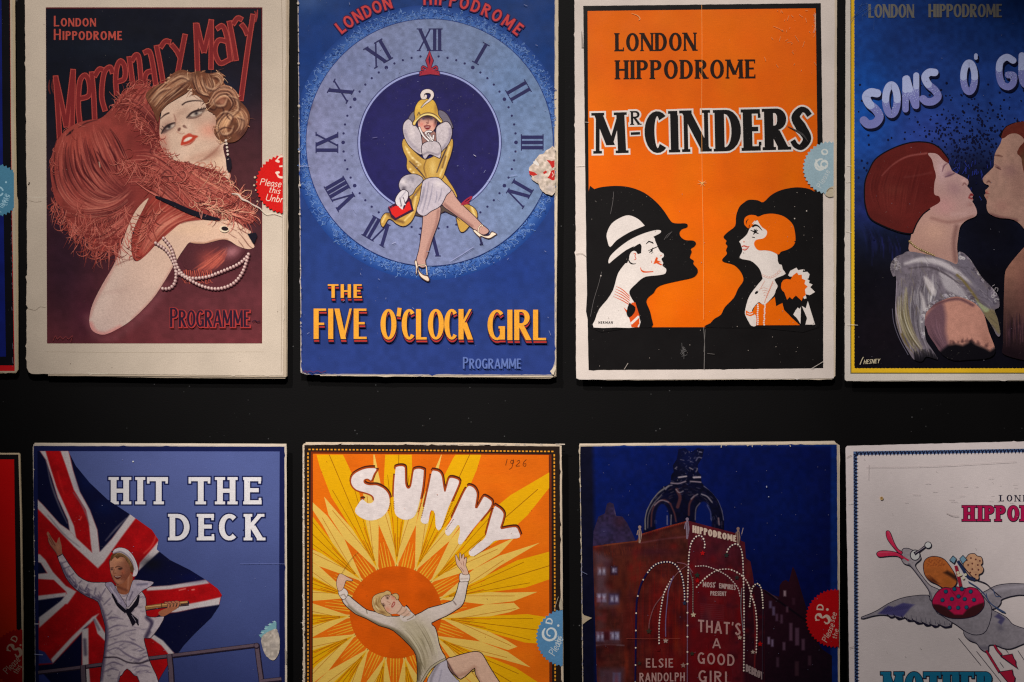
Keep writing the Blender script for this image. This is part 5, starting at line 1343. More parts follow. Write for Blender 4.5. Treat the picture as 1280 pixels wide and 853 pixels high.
    P.f([(1154, 346), (1162, 350), (1169, 362), (1168, 370), (1160, 362)], (190, 183, 184), 1.6, .8); P.f([(1150, 366), (1154, 372), (1158, 386), (1154, 388)], (182, 176, 178), 1.6, .8); P.f([(1174, 340), (1190, 345), (1202, 360), (1208, 372), (1192, 368), (1182, 362), (1176, 350)], (168, 162, 168), 2, .8)
    P.l([(1131, 330), (1150, 325), (1172, 328), (1192, 338), (1212, 352), (1222, 362)], (3, 7, 7, 5, 2), (174, 167, 172), 2.2, .8); P.l([(1136, 336), (1160, 334), (1180, 342), (1200, 356)], (1, 2.4, 1.4), dg, 1, .8); P.l([(1196, 344), (1206, 354), (1222, 376)], 3, (112, 98, 62), 1.2, .8)
    P.f([(1224, 378), (1232, 386), (1242, 388), (1248, 402), (1249, 418), (1240, 408), (1230, 394)], gd, 1.4, .9); P.f([(1218, 374), (1226, 380), (1236, 387), (1230, 390)], (150, 160, 124), 1, .8); P.f([(1200, 318), (1212, 328), (1222, 346), (1236, 362), (1246, 376), (1240, 384), (1226, 374), (1212, 352), (1200, 338)], (104, 98, 112), 1.6, .8)
    P.b(1120, 334, 7, 7, (84, 78, 86), .8); P.l([(1120, 352), (1119, 384), (1126, 416)], 1.6, (150, 140, 156), 1, .8)
    for i in range(70):
        t = r_.random(); c = cr([(1156, 420), (1153, 398), (1164, 382), (1182, 372), (1204, 370), (1222, 382)], 8); b = c[int(t * (len(c) - 1))]
        P.l(ell(b[0] + r_.normal() * 2, b[1] + r_.normal() * 2, r_.uniform(.8, 2), n=7, a0=r_.uniform(0, 300), a1=r_.uniform(300, 560)), .8, [wl, (150, 144, 156), (70, 60, 70)][r_.integers(3)], .6, .8, smooth=False)
    for i in range(50):
        c = cr([(1199, 318), (1214, 328), (1226, 348), (1240, 362), (1247, 376)], 8); b = c[r_.integers(len(c))]
        P.l(ell(b[0] + r_.normal() * 2, b[1] + r_.normal() * 2, r_.uniform(1, 2.4), n=7, a0=r_.uniform(0, 300), a1=r_.uniform(300, 560)), .8, [wl, (150, 140, 156), (60, 54, 66)][r_.integers(3)], .6, .8, smooth=False)
    for i in range(26):
        P.l(ell(1117 + r_.normal() * 4, 332 + r_.normal() * 5, r_.uniform(1, 2.6), n=7, a0=r_.uniform(0, 300), a1=r_.uniform(300, 560)), .8, [(150, 144, 150), (66, 60, 66)][r_.integers(2)], .6, .8, smooth=False)
    for i in range(260):
        x, y = r_.uniform(1114, 1248), r_.uniform(318, 448)
        a_ = math.radians(np.interp(x, [1114, 1150, 1190, 1248], [95, 80, 35, 55]) + r_.normal() * 14)
        ln = r_.uniform(5, 14)
        P.l([(x, y), (x + ln * math.cos(a_), y + ln * math.sin(a_))], (.3, r_.uniform(.6, 1.5), .3), [(196, 190, 194), (66, 58, 68), (150, 144, 152), (52, 46, 54), (122, 112, 84)][r_.integers(5)], .8, r_.uniform(.25, .6), smooth=False)
    P.strands([(1124, 360), (1122, 395), (1134, 428), (1150, 450)], [(1134, 360), (1134, 395), (1146, 424), (1166, 446)], 30, 1.6, [(138, 128, 98), (78, 70, 50), (176, 170, 156)], .7, 1, 31)
    for i in range(22): P.l([(1142 + i * 1.3, 436 + r_.uniform(0, 8)), (1144 + i * 1.3, 452)], (.6, 2.2), (14, 12, 18), 1, .8)
    dr.paint(P)
    dr.line([(1115, 386), (1117, 404), (1124, 424), (1135, 444)], .8, (84, 80, 96)); dr.line([(1246, 365), (1247, 361), (1244, 360), (1243, 363)], .7, (150, 144, 150)); dr.line([(1240, 358), (1243, 356)], .7, (150, 144, 150)); dr.build()
    nk = Part(pg, 'gold_necklace', parent=wo)
    nk.dots(along(cr([(1136.6, 302), (1144, 309), (1156, 315), (1168, 320)], 8), 2.4), 1.4, (96, 78, 50), jit=.6); nk.dots([(x + .4, y - .4) for x, y in along(cr([(1136.6, 302), (1144, 309), (1156, 315), (1168, 320)], 8), 2.4)], .7, (196, 170, 128)); nk.build()
    # ---- man
    mn = Part(pg, 'man_figure')
    P = Paint([(1310, 150), (1270, 160), (1254, 171), (1250, 180), (1243.4, 192), (1242, 204), (1241.6, 208.6), (1236, 214.6), (1229, 221.6), (1228, 225.4), (1230.4, 229.8), (1236, 232.4), (1233.6, 236), (1231, 238.4), (1231.6, 241.4), (1230, 244.6), (1231.6, 248), (1233.4, 252), (1232.6, 258), (1234, 264), (1238, 268.6), (1248, 272.6), (1261, 273.8), (1270, 277), (1277, 283), (1284, 292), (1310, 320)], (152, 118, 106), .7, n=3)
    P.n(.05, 5, 3); P.b(1272, 230, 12, 24, (132, 98, 90), .6); P.b(1250, 185, 8, 12, (160, 124, 108), .7); P.b(1234, 222, 4, 5, (166, 130, 116), .7); P.b(1252, 258, 10, 8, (150, 108, 100), .6); P.b(1262, 214, 10, 8, (126, 92, 92), .6); P.l([(1238, 269), (1252, 273), (1270, 276)], 4, (96, 62, 62), 2.4, .7)
    P.l([(1243, 194.6), (1248, 195), (1252.6, 196)], (1, 2, .8), (92, 58, 52), .9); P.l([(1244, 209), (1247, 210.4), (1250.6, 212.4)], (.8, 2, .8), (70, 40, 44), .9); P.l([(1243, 206), (1250, 210)], 1, (100, 66, 66), .9, .7); P.l([(1233, 228.6), (1235.6, 226.8), (1238, 229)], (.8, 2, .8), (88, 54, 50), .9); P.l([(1231, 241.4), (1236, 242.6)], (2, .6), (108, 50, 50), .9); P.b(1233, 240, 2, 2, (148, 76, 72), .7); P.b(1233, 247, 2, 2, (146, 84, 78), .6)
    mn.paint(P)
    P = Paint([(1290, 300), (1280, 309), (1266, 325), (1258, 336), (1255.6, 344), (1254.6, 366), (1254, 392), (1253.4, 430), (1256, 444), (1300, 452), (1340, 440), (1340, 310)], (134, 92, 80), 1); P.g((1270, 340), (1262, 440), (140, 98, 84), (26, 16, 22)); P.b(1280, 370, 12, 40, (110, 70, 66), .5); P.strands([(1256, 390), (1256, 410), (1256, 440)], [(1290, 390), (1290, 410), (1290, 440)], 50, 2.4, [(52, 34, 46), (98, 64, 72), (22, 14, 20)], .6, 2, 3); P.n(.05, 5, 3); mn.paint(P)
    mn.build()
    hr = Part(pg, 'hair', parent=mn)
    P = Paint([(1251, 172), (1255.6, 161), (1265, 155.4), (1280, 152), (1310, 150), (1310, 220), (1284, 222), (1278, 210), (1276, 198), (1271, 192), (1274, 184), (1280, 176), (1272, 168), (1262, 168), (1254.6, 173)], (88, 36, 30), .8); P.b(1282, 200, 10, 14, (86, 62, 44), .9); P.n(.08, 4, 2); hr.line(sm([(1252, 171), (1255.6, 161), (1265, 155.4), (1280, 152), (1300, 151)], 3)[:-6], 2, (10, 8, 16), smooth=False); hr.paint(P); hr.build()
    q = Part(pg, 'signature')
    q.line([(1074.6, 456), (1077, 450), (1079, 446.4)], .9, (190, 178, 150)); text(q, 'HESNEY', 1079, 455.4, 5.4, (190, 178, 150), w=.13, fit=20, rot=-4, slant=.3); q.build()
    q = Part(pg, 'wear_marks')
    for pts in ([(1058, 207), (1064, 208)], [(1057, 228), (1063, 227.6)], [(1056.6, 289), (1064, 291)], [(1058, 406), (1072, 406.6)], [(1057.4, 260), (1060, 263)]): q.line(pts, .5, (206, 198, 186))
    for i in range(50): q.line([(r_.normal(1080, 8), abs(r_.normal(12, 12)) + 2), (r_.normal(1080, 8), abs(r_.normal(12, 12)) + 3)], .25, (60, 84, 130)) if i < 14 else q.dots([(r_.uniform(1072, 1276), r_.uniform(4, 455))], r_.uniform(.2, .45), (120, 118, 130))
    q.build()
    return pg

# ================================================================== programme: sailor and flag
def sailor_programme():
    mat = print_material('blue and red litho print', rough=.5, grain=.066, mottle=.06, fleck=.2)
    pg = Programme('theatre_programme', 'blue programme with a waving sailor in front of a union flag', 200, 1032, 1.35, mat, GENERIC_PAPER)
    cover = [(42, 555.4), (356.4, 557), (357, 700), (357.6, 850), (358, 1030), (45, 1030), (44, 850), (42.6, 700), (41, 560)]
    pages = [([(43, 553.8), (358, 555), (358.6, 720), (359, 1031), (50, 1031), (45, 800)], 0), ([(48, 554.6), (358, 555.4), (359, 1032), (60, 1032)], 0)]
    body(pg, cover, (190, 178, 166), pages, pcol=(214, 200, 182), edge=.4, seed=17)
    navy, sky = (20, 26, 70), (76, 88, 140)
    q = Part(pg, 'printed_border')
    q.poly(worn([(42, 557.6), (355.6, 558.6), (356, 700), (356.8, 1029), (45.4, 1029), (44.4, 850), (43, 700), (41.8, 620)], .4, 5, 2), navy); q.build()
    q = Part(pg, 'sky_panel')
    P = Paint([(47, 564.2), (349.6, 564.6), (349, 700), (350, 1020), (49, 1020), (48, 700)], sky, 2.2, smooth=False); P.n(.08, 4, 4); P.n(.05, 26, 5); P.g((200, 640), (200, 900), sky, (40, 48, 96), .9); P.b(200, 580, 90, 30, (82, 92, 146), .6); P.b(300, 760, 60, 60, (70, 82, 134), .5)
    q.paint(P); q.build()
    # title
    q = Part(pg, 'title_lettering')
    wt = (214, 208, 214)
    for s, x, y, f in (('H', 138.4, 630.6, 23), ('I', 171.8, 630.6, 7), ('T', 187, 630.6, 23), ('T', 239, 630.6, 24), ('H', 271.4, 630.6, 23), ('E', 304.4, 630.6, 22.6)):
        text(q, s, x, y, 34, wt, w=.21, t=.15, fit=f, serif=.08 if s != 'E' else .03, outline=(1.7, navy))
        pg.lev += 1
    for s, x, y, f in (('D', 211.4, 675.6, 26.4), ('E', 247.4, 675.6, 20.6), ('C', 273, 675.6, 25), ('K', 306, 675.6, 24.6)):
        text(q, s, x, y, 33, wt, w=.21, t=.15, fit=f, serif=.05, outline=(1.7, navy))
        pg.lev += 1
    q.build()
    # flag
    Z = lambda pts: [(x / 4, 540 + y / 4) for x, y in pts]
    nv, rd, wh = (10, 12, 44), (160, 12, 18), (186, 176, 178)
    fl = Part(pg, 'union_flag')
    out = Z([(188, 96), (342, 96), (380, 170), (450, 255), (540, 340), (650, 412), (760, 490), (793, 540), (784, 588), (850, 640), (950, 690), (1030, 740), (1090, 785), (1110, 815)]) + [(276, 747), (274, 757), (264, 772), (243, 792), (230, 806), (222, 817), (217, 818.5), (199, 849), (176, 890), (140, 930), (49, 930), (48, 700)]
    P = Paint(out, rd, .75, smooth=False); P.n(.08, 9, 3); P.n(.04, 2, 6)
    F = lambda pts, c, s=.8: P.f(Z(pts), c, s, 1, False)
    F([(180, 90), (200, 95), (230, 140), (260, 230), (290, 330), (340, 440), (352, 497), (300, 460), (215, 365), (180, 330)], nv)
    F([(343, 80), (400, 150), (480, 245), (580, 330), (662, 405), (560, 535), (500, 608), (487, 490), (450, 390), (400, 300), (365, 190)], nv)
    F([(800, 560), (880, 630), (980, 680), (1050, 735), (850, 770), (760, 775), (670, 735), (700, 680), (770, 605)], nv)
    F([(180, 648), (205, 655), (234, 706), (180, 712)], nv); P.f([(46, 746), (75, 746), (90, 746), (76, 760), (49, 776), (46, 776)], nv, .8, 1, False)
    F([(180, 842), (330, 822), (300, 860), (180, 900)], nv)
    # white edges of the saltire
    F([(200, 95), (228, 95), (250, 170), (285, 280), (330, 380), (370, 470), (382, 532), (350, 497), (340, 440), (290, 330), (260, 230), (230, 140)], wh)
    F([(303, 95), (343, 95), (365, 190), (400, 300), (450, 390), (487, 490), (500, 610), (462, 610), (455, 560), (445, 460), (430, 390), (370, 290), (330, 170)], wh)
    F([(185, 335), (215, 365), (300, 460), (350, 495), (382, 530), (465, 607), (500, 600), (560, 535), (652, 410), (680, 430), (605, 530), (520, 650), (490, 682), (370, 572), (250, 447), (185, 380)], wh)
    F([(812, 520), (806, 590), (692, 695), (700, 655), (770, 575)], wh); F([(1030, 738), (1046, 757), (850, 787), (735, 794), (735, 776), (850, 768)], wh)
    F([(185, 610), (200, 612), (228, 640), (265, 700), (330, 770), (382, 798), (338, 860), (296, 860), (335, 806), (270, 742), (190, 735), (190, 710), (237, 706), (205, 655), (185, 650)], wh); F([(185, 738), (268, 740), (332, 800), (190, 820)], rd); F([(185, 820), (332, 803), (328, 822), (190, 842)], wh)
    P.f([(49, 772), (78, 750), (86, 742), (92, 742), (80, 757), (49, 785)], wh, .8, 1, False)
    # lower parts
    P.f([(257, 751), (276, 746.6), (274, 757), (245, 760.4), (220, 765.6), (206, 766), (208, 761), (236, 755)], wh, .8, 1, False); P.f([(280, 755), (274, 774), (250, 796), (226, 824), (206, 806), (190, 794), (183, 780), (200, 768), (222, 765.4), (245, 760.4)], nv, .8, 1, False)
    P.f([(188, 797), (192, 793), (204, 801), (219, 818), (211, 818), (202, 807)], wh, .8, 1, False); 
    P.f([(124, 767), (120, 772), (90, 803), (66, 829.6), (64, 824), (90, 796), (116, 771)], wh, .8, 1, False); P.f([(112, 780), (103, 787), (102, 835), (106, 880), (48, 930), (46, 832), (66, 830), (92, 803)], nv, .8, 1, False)
    P.f([(102.6, 787), (110.6, 785), (111, 830), (115, 880), (106, 880), (103, 830)], wh, .8, 1, False); P.f([(117, 773), (120, 772), (133, 794), (133, 803), (122, 792)], wh, .8, 1, False)
    P.f([(48, 812), (56, 815), (66, 829), (48, 830)], (44, 54, 116), .8, 1, False); P.f([(48, 840), (54, 842), (70, 860), (48, 880)], (44, 54, 116), .8, 1, False)
    # folds of the cloth
    shd = (120, 112, 122)
    for pts in ([(58, 575), (64, 604), (74, 632), (84, 654)], [(92, 616), (104, 634), (112, 656)], [(60, 644), (80, 668), (100, 684)], [(132, 676), (146, 660), (158, 648)], [(176, 705), (186, 694)]): P.l(pts, (.6, 2, .6), shd, 1.4, .7)
    P.l([(196, 668), (190, 682), (180, 692)], 1.6, (196, 70, 60), 1.2, .7); P.l([(72, 590), (80, 618)], 2, (196, 30, 30), 1.6, .5); P.l([(100, 650), (102, 646)], 1.4, (210, 70, 60), .8, .8); P.l([(224, 738), (232, 736)], 1.2, (220, 110, 100), .6, .9); P.l([(240, 737.5), (243, 737)], 1.4, (224, 120, 110), .6, .9); P.b(110, 600, 12, 14, (8, 20, 66), .7); P.b(130, 634, 14, 10, (10, 22, 68), .6); P.b(190, 705, 14, 8, (14, 14, 22), .8); P.b(240, 722, 20, 6, (10, 14, 60), .8); P.b(140, 740, 20, 14, (128, 8, 14), .6)
    P.l([(106, 800), (107, 818)], 4, (74, 66, 86), 2, .7); P.l([(118, 775), (124, 787)], 3, (110, 100, 116), 1.5, .7)
    fl.paint(P); fl.build()
    # railing
    rl = Part(pg, 'ship_railing')
    pc, pd = (92, 76, 88), (36, 26, 40)
    for pts, w_ in (([(48, 841), (90, 836), (130, 830.6)], 4.2), ([(184, 823.6), (214, 820), (270, 813), (322, 806.6)], 4.2), ([(104, 832), (106, 880), (110, 1010)], 6), ([(212, 818), (215, 860), (220, 1010)], 6), ([(321, 806), (324, 830), (328, 870), (332, 1010)], 5.4), ([(327, 851.6), (352, 849)], 4)):
        rl.line(pts, w_ + 1.4, pd); rl.line(np.array(pts) - (.3, .5), w_ - .8, pc)
    rl.dots([(321, 807.4)], 4, pd); rl.dots([(320.6, 807)], 2.8, pc); rl.build()
    # ---- sailor
    ol = (40, 30, 44)
    sl = Part(pg, 'sailor_figure')
    wsk = (184, 170, 176)
    body_ = [(72.6, 696), (75, 692.6), (78, 693), (85, 704), (91, 712), (98, 720.6), (110, 727.4), (122, 728.6), (133, 728.6), (145, 733), (160, 736), (172, 735), (178, 741), (182, 748), (182.4, 758), (183, 770), (194, 772), (205, 771), (201, 780), (196.6, 787), (188, 797.4), (181, 797), (180, 801), (183, 812), (186.6, 826), (193, 840), (198, 853), (216, 920), (180, 920), (175, 853), (168, 844), (159, 835.6), (152, 844), (148, 853), (142, 920), (118, 920), (125.8, 853), (127.6, 834), (130, 821), (132, 800), (132, 783.6), (127.6, 767), (122.8, 752), (110, 746), (94, 735.6), (83, 722), (77, 708)]
    P = Paint(body_, wsk, .6, n=2); P.n(.05, 4, 2)
    sd, s2 = (70, 60, 88), (96, 84, 108)
    for pts in ([(76, 704), (84, 720), (96, 735), (112, 745), (124, 750)], [(124, 752), (130, 770), (133, 790), (131, 815), (127, 850)]): P.l(pts, (2, 5, 3), sd, 2.4, .8)
    for pts in ([(78, 704), (83, 702)], [(80, 711), (87, 708)], [(87, 721), (92, 717)], [(97, 731), (102, 726)], [(107, 738), (110, 731)], [(118, 743), (120, 735)], [(126, 746), (132, 736)], [(130, 756), (138, 748)]): P.l(pts, (.6, 2.4, .6), sd, 1.4, .8)
    for pts in ([(132, 776), (142, 772), (154, 774)], [(133, 788), (146, 782), (160, 783)], [(134, 798), (148, 794), (156, 790), (170, 787)], [(134, 808), (150, 802), (166, 804), (180, 812)], [(133, 815), (146, 810), (158, 818), (172, 824), (184, 820)], [(134, 792), (140, 788)], [(136, 768), (140, 764)]): P.l(pts, (.4, 2, .5), s2, 1.2, .9)
    k_ = np.random.default_rng(15)
    for i in range(150):
        t_ = k_.random()
        if i < 50: x, y, a_ = 78 + 48 * t_, np.interp(78 + 48 * t_, [78, 90, 104, 126], [706, 726, 738, 744]) + k_.normal() * 4, 1.0 + k_.normal() * .5
        else: x, y, a_ = k_.uniform(130, 184), k_.uniform(742, 853), k_.normal() * .35 - .15
        ln = k_.uniform(3, 11)
        P.l([(x, y), (x + ln * .5 * math.cos(a_), y + ln * .5 * math.sin(a_) + .8), (x + ln * math.cos(a_), y + ln * math.sin(a_))], (.3, k_.uniform(.8, 2), .3), [sd, s2, (206, 194, 198), (120, 106, 128)][k_.integers(4)], 1, k_.uniform(.3, .7))
    P.l([(131, 822), (146, 822), (160, 828), (174, 829), (186, 826)], 1.6, ol, .9, .9)
    for pts in ([(132, 832), (142, 828), (154, 832)], [(130, 840), (140, 836), (148, 838)], [(166, 834), (180, 832), (188, 834)], [(170, 840), (184, 838)], [(150, 840), (148, 850), (146, 870)], [(172, 846), (176, 858)]): P.l(pts, (.4, 1.8, .5), s2, 1.2, .9)
    P.l([(184, 772), (190, 780), (183, 796)], 5, (70, 60, 84), 2, .8); P.l([(195, 776), (190, 788)], (1, 3), (196, 184, 190), 1.4, .7); P.b(155, 790, 10, 30, (190, 176, 182), .4)
    sl.line(sm(body_, 2), 1.8, ol, smooth=False, closed=True); sl.paint(P); sl.build()
    sk = (164, 102, 74)
    hd = Part(pg, 'face', parent=sl)
    P = Paint([(146, 724), (147, 738), (152, 743), (160, 742), (164, 732), (166, 722), (162, 716)], (150, 88, 62), .5); P.l([(148, 734), (158, 738)], 3, (110, 60, 46), 1.5, .7); P.l([(161, 720), (160, 736)], 2, (176, 120, 96), 1.2, .6); hd.paint(P)
    P = Paint([(138, 700), (137.6, 708), (139, 717), (141.4, 724), (145.6, 729.6), (150, 730.4), (155, 728), (160, 722), (163.6, 715), (164.6, 706), (161, 697), (154, 692), (146, 692.4)], sk, .45)
    P.g((139, 710), (164, 714), (184, 126, 100), (118, 70, 54)); P.b(148, 700, 6, 3, (202, 142, 104), .8); P.b(144, 708, 2, 5, (196, 132, 98), .6); P.l([(144.6, 709.4), (148, 708), (153, 710)], 1, (80, 46, 36), .7, .9); P.l([(138.6, 710), (141.6, 709.6)], .9, (80, 46, 36), .6, .9)
    P.b(150.4, 711.4, 2, 1.1, (26, 16, 22), 1); P.l([(148.4, 711), (152.6, 710.8)], 1, (40, 24, 26), .5); P.b(140, 711.8, 1.4, 1.1, (44, 28, 32), .95); P.l([(143, 712), (142, 716.4), (145, 716.6)], .8, (116, 66, 48), .6, .8); P.b(154, 715, 3, 3, (176, 86, 62), .6); P.f([(142.4, 720), (147, 720.6), (152.4, 719.4), (150, 723), (146, 724)], (74, 26, 26), .5); P.l([(144.2, 720.8), (147, 721.4), (150.6, 720.6)], .7, (222, 196, 178), .4); P.l([(139, 718), (142, 725), (147, 730)], 1.2, (112, 60, 44), 1, .6); P.b(161, 716, 1.6, 3, (130, 72, 54), .7); P.b(157, 722, 5, 5, (120, 60, 44), .6); P.b(141, 722, 2, 4, (132, 74, 54), .6); P.b(158, 704, 3, 5, (140, 82, 58), .5); P.b(149, 727, 5, 2.4, (196, 130, 98), .5); P.l([(153, 716), (154, 720), (152, 724)], .8, (116, 58, 44), .8, .7)
    hd.line(sm([(138, 700), (137.6, 708), (139, 717), (141.4, 724), (145.6, 729.6), (150, 730.4), (155, 728)], 3)[:-6], 1, ol, smooth=False); hd.paint(P)
    hd.build()
    hr = Part(pg, 'hair', parent=sl)
    P = Paint([(138.4, 702), (138.6, 696), (143, 691), (150, 689.6), (158, 692), (164, 699), (167, 708), (166.6, 716), (163.4, 714), (162, 707), (158.6, 702), (156, 697.6), (151, 696), (147, 698.6), (144, 696.4), (141, 699)], (92, 62, 38), .5); P.strands([(140, 698), (148, 691), (158, 694), (166, 708)], [(142, 700), (150, 695), (157, 699), (163, 711)], 22, .9, [(196, 158, 104), (54, 34, 26), (140, 100, 62)], .8, .5, 4); hr.paint(P); hr.build()
    cp = Part(pg, 'white_cap', parent=sl)
    P = Paint([(142, 692), (141.6, 689.6), (144, 686.6), (150, 684.8), (158, 686.6), (165, 693), (170, 702), (172.6, 712), (171, 718.6), (168, 720.6), (166, 719.6), (167.4, 711), (164, 702), (158, 695), (150, 691)], (200, 190, 196), .5); P.l([(143, 691.6), (151, 690), (159, 694.6), (165, 702), (167.6, 712)], 1.4, (112, 100, 112), .9, .8); P.l([(162, 692), (168, 702), (170, 714)], 1, (150, 138, 150), 1, .6)
    cp.line(sm([(142, 692), (141.6, 689.6), (144, 686.6), (150, 684.8), (158, 686.6), (165, 693), (170, 702), (172.6, 712), (171, 718.6), (168, 720.6)], 3)[:-6], 1.1, ol, smooth=False); cp.paint(P); cp.build()
    hn = Part(pg, 'hand', parent=sl)
    P = Paint([(72.8, 695), (69.6, 690), (64, 683), (61, 677), (60, 671), (58.6, 667), (60.4, 664.6), (62.6, 668), (64, 671), (67, 675), (70.6, 679), (72.6, 674), (74.4, 671.6), (75.4, 676), (77, 682), (77.6, 689), (77.6, 692.6)], (152, 98, 78), .5, n=3); P.l([(62, 669), (66, 677), (69, 682)], .9, (92, 52, 44), .6, .8); P.l([(61.4, 673), (66, 681)], .8, (92, 52, 44), .6, .7); P.l([(64, 683), (71, 693)], 1.6, (104, 60, 50), 1, .6); P.b(73, 684, 2, 4, (176, 118, 92), .7)
    hn.line(sm([(72.8, 695), (69.6, 690), (64, 683), (61, 677), (60, 671), (58.6, 667)], 3)[:-6], 1, ol, smooth=False); hn.paint(P); hn.line([(71.6, 696.4), (77.6, 693)], 1.2, ol)
    hn.build(); hn = Part(pg, 'hand', parent=sl)
    tl = Part(pg, 'telescope', parent=sl)
    tl.line([(181.6, 760.6), (203, 757.4), (236, 754)], 6.4, ol); tl.line([(182, 760), (203, 756.8), (235.4, 753.4)], 4.8, (146, 100, 58)); tl.line([(182, 758.8), (235, 752.4)], 1, (206, 160, 104)); tl.line([(202, 754), (202.4, 760)], .9, (70, 44, 30)); tl.line([(226, 755.6), (235.6, 754.6), (235, 751.6)], 1.6, ol); tl.build()
    for k in range(4): hn.line([(207 + k * 4.4, 753.4 - k * .4), (211 + k * 4.2, 754.6 - k * .4), (210.6 + k * 3.8, 760 - k * .5)], 3.4, ol, cap=True); hn.line([(207 + k * 4.4, 753.4 - k * .4), (211 + k * 4.2, 754.6 - k * .4), (210.6 + k * 3.8, 760 - k * .5)], 2.3, (172, 108, 78), cap=True)
    hn.poly(sm([(198, 766), (204, 762), (216, 758.6), (222, 760), (216, 764), (207, 769.6), (202, 770.4)], 3), (158, 96, 68)); hn.build()
    cl = Part(pg, 'sailor_collar', parent=sl)
    for pts, c in (([(131.6, 730.4), (136, 728), (141, 729), (147, 739), (153, 749), (158, 758), (154, 762), (146, 752), (138, 740)], (150, 138, 158)), ([(166, 727), (170, 725), (180, 726), (192, 728), (186, 734), (180, 737), (175, 741), (167, 750), (160, 759), (158, 750), (162, 740)], (170, 158, 172))):
        cl.line(sm(pts, 3), 1.1, ol, smooth=False, closed=True); P = Paint(pts, c, .5, n=3); P.n(.08, 2, 1); P.l([(172, 731), (184, 730)], 2.4, (110, 104, 126), 1.4, .8); P.l([(166, 740), (162, 750)], 1.6, (100, 90, 110), 1, .8); P.l([(138, 734), (150, 752)], 1.2, (196, 186, 198), .8, .8); cl.paint(P)
    cl.build()
    ti = Part(pg, 'black_neckerchief', parent=sl)
    tk = (22, 18, 30)
    ti.line([(140, 742), (148, 756), (158, 765)], (2, 4.4, 5), tk); ti.line([(174, 744), (170, 755), (162, 763)], (2, 6, 4), tk); ti.poly(sm([(156, 762), (162, 761), (168, 762), (164, 766), (169, 771), (174, 776), (173, 783), (170, 778), (166, 783), (162, 774)], 2), tk); ti.line([(147, 752), (158, 762)], .8, (150, 140, 156)); ti.line([(165, 769), (170, 777)], .7, (140, 130, 146)); ti.line([(170, 771), (173, 772), (173.4, 780)], .7, (150, 140, 156)); ti.build()
    # seal torn away
    s_ = Part(pg, 'price_seal'); pg.lev += 3
    s_.poly([(323.4, 793.6), (327.4, 792.6), (326.4, 788.6), (331, 787.4), (331.4, 782.4), (336, 782.6), (336.8, 778.6), (340.6, 779.4), (343.4, 775.6), (345.6, 778), (345.6, 786), (340, 792), (330, 798), (326, 797)], (112, 156, 166))
    P = Paint(worn(sm([(326.6, 800), (330, 793), (338.6, 788.4), (344, 786), (347, 788), (349.8, 800), (349.4, 812), (347, 820), (341.6, 825.6), (334, 821), (329, 812)], 3), .9, 1.5, 3), (170, 160, 150), .7, smooth=False); P.n(.14, 2.4, 3); P.b(342, 807, 4, 5, (140, 132, 128), .6); s_.paint(P)
    for a in ((326, 791), (330.6, 785.6), (335, 781), (340.6, 777.4)): s_.line([a, (a[0] + 4, a[1] - .6)], .6, (178, 206, 208))
    s_.build()
    q = Part(pg, 'wear_marks')
    r_ = np.random.default_rng(31)
    wt_ = (196, 186, 180)
    for y in (587, 637, 676, 702, 720, 738, 780, 818): q.dots([(42.2 + (y - 560) * .008, y)], .9, wt_)
    for i in range(36):
        y = r_.uniform(560, 860); q.line([(41.8 + (y - 560) * .008, y), (42.4 + (y - 560) * .008, y + r_.uniform(1, 4))], .7, (130, 126, 140))
    q.line([(44, 780), (49, 780)], 1, (190, 186, 200)); q.line([(43.6, 818), (54, 818.6)], 1, (150, 154, 190)); q.dots([(166.6, 577)], 1, (206, 210, 226)); q.line([(357, 812), (357.4, 830)], 1.6, (150, 140, 128)); q.line([(300, 705), (330, 704.6), (356, 705)], .4, (110, 120, 176))
    for i in range(30): q.dots([(r_.uniform(50, 348), r_.uniform(568, 850))], r_.uniform(.2, .5), (140, 146, 190))
    q.build()
    return pg

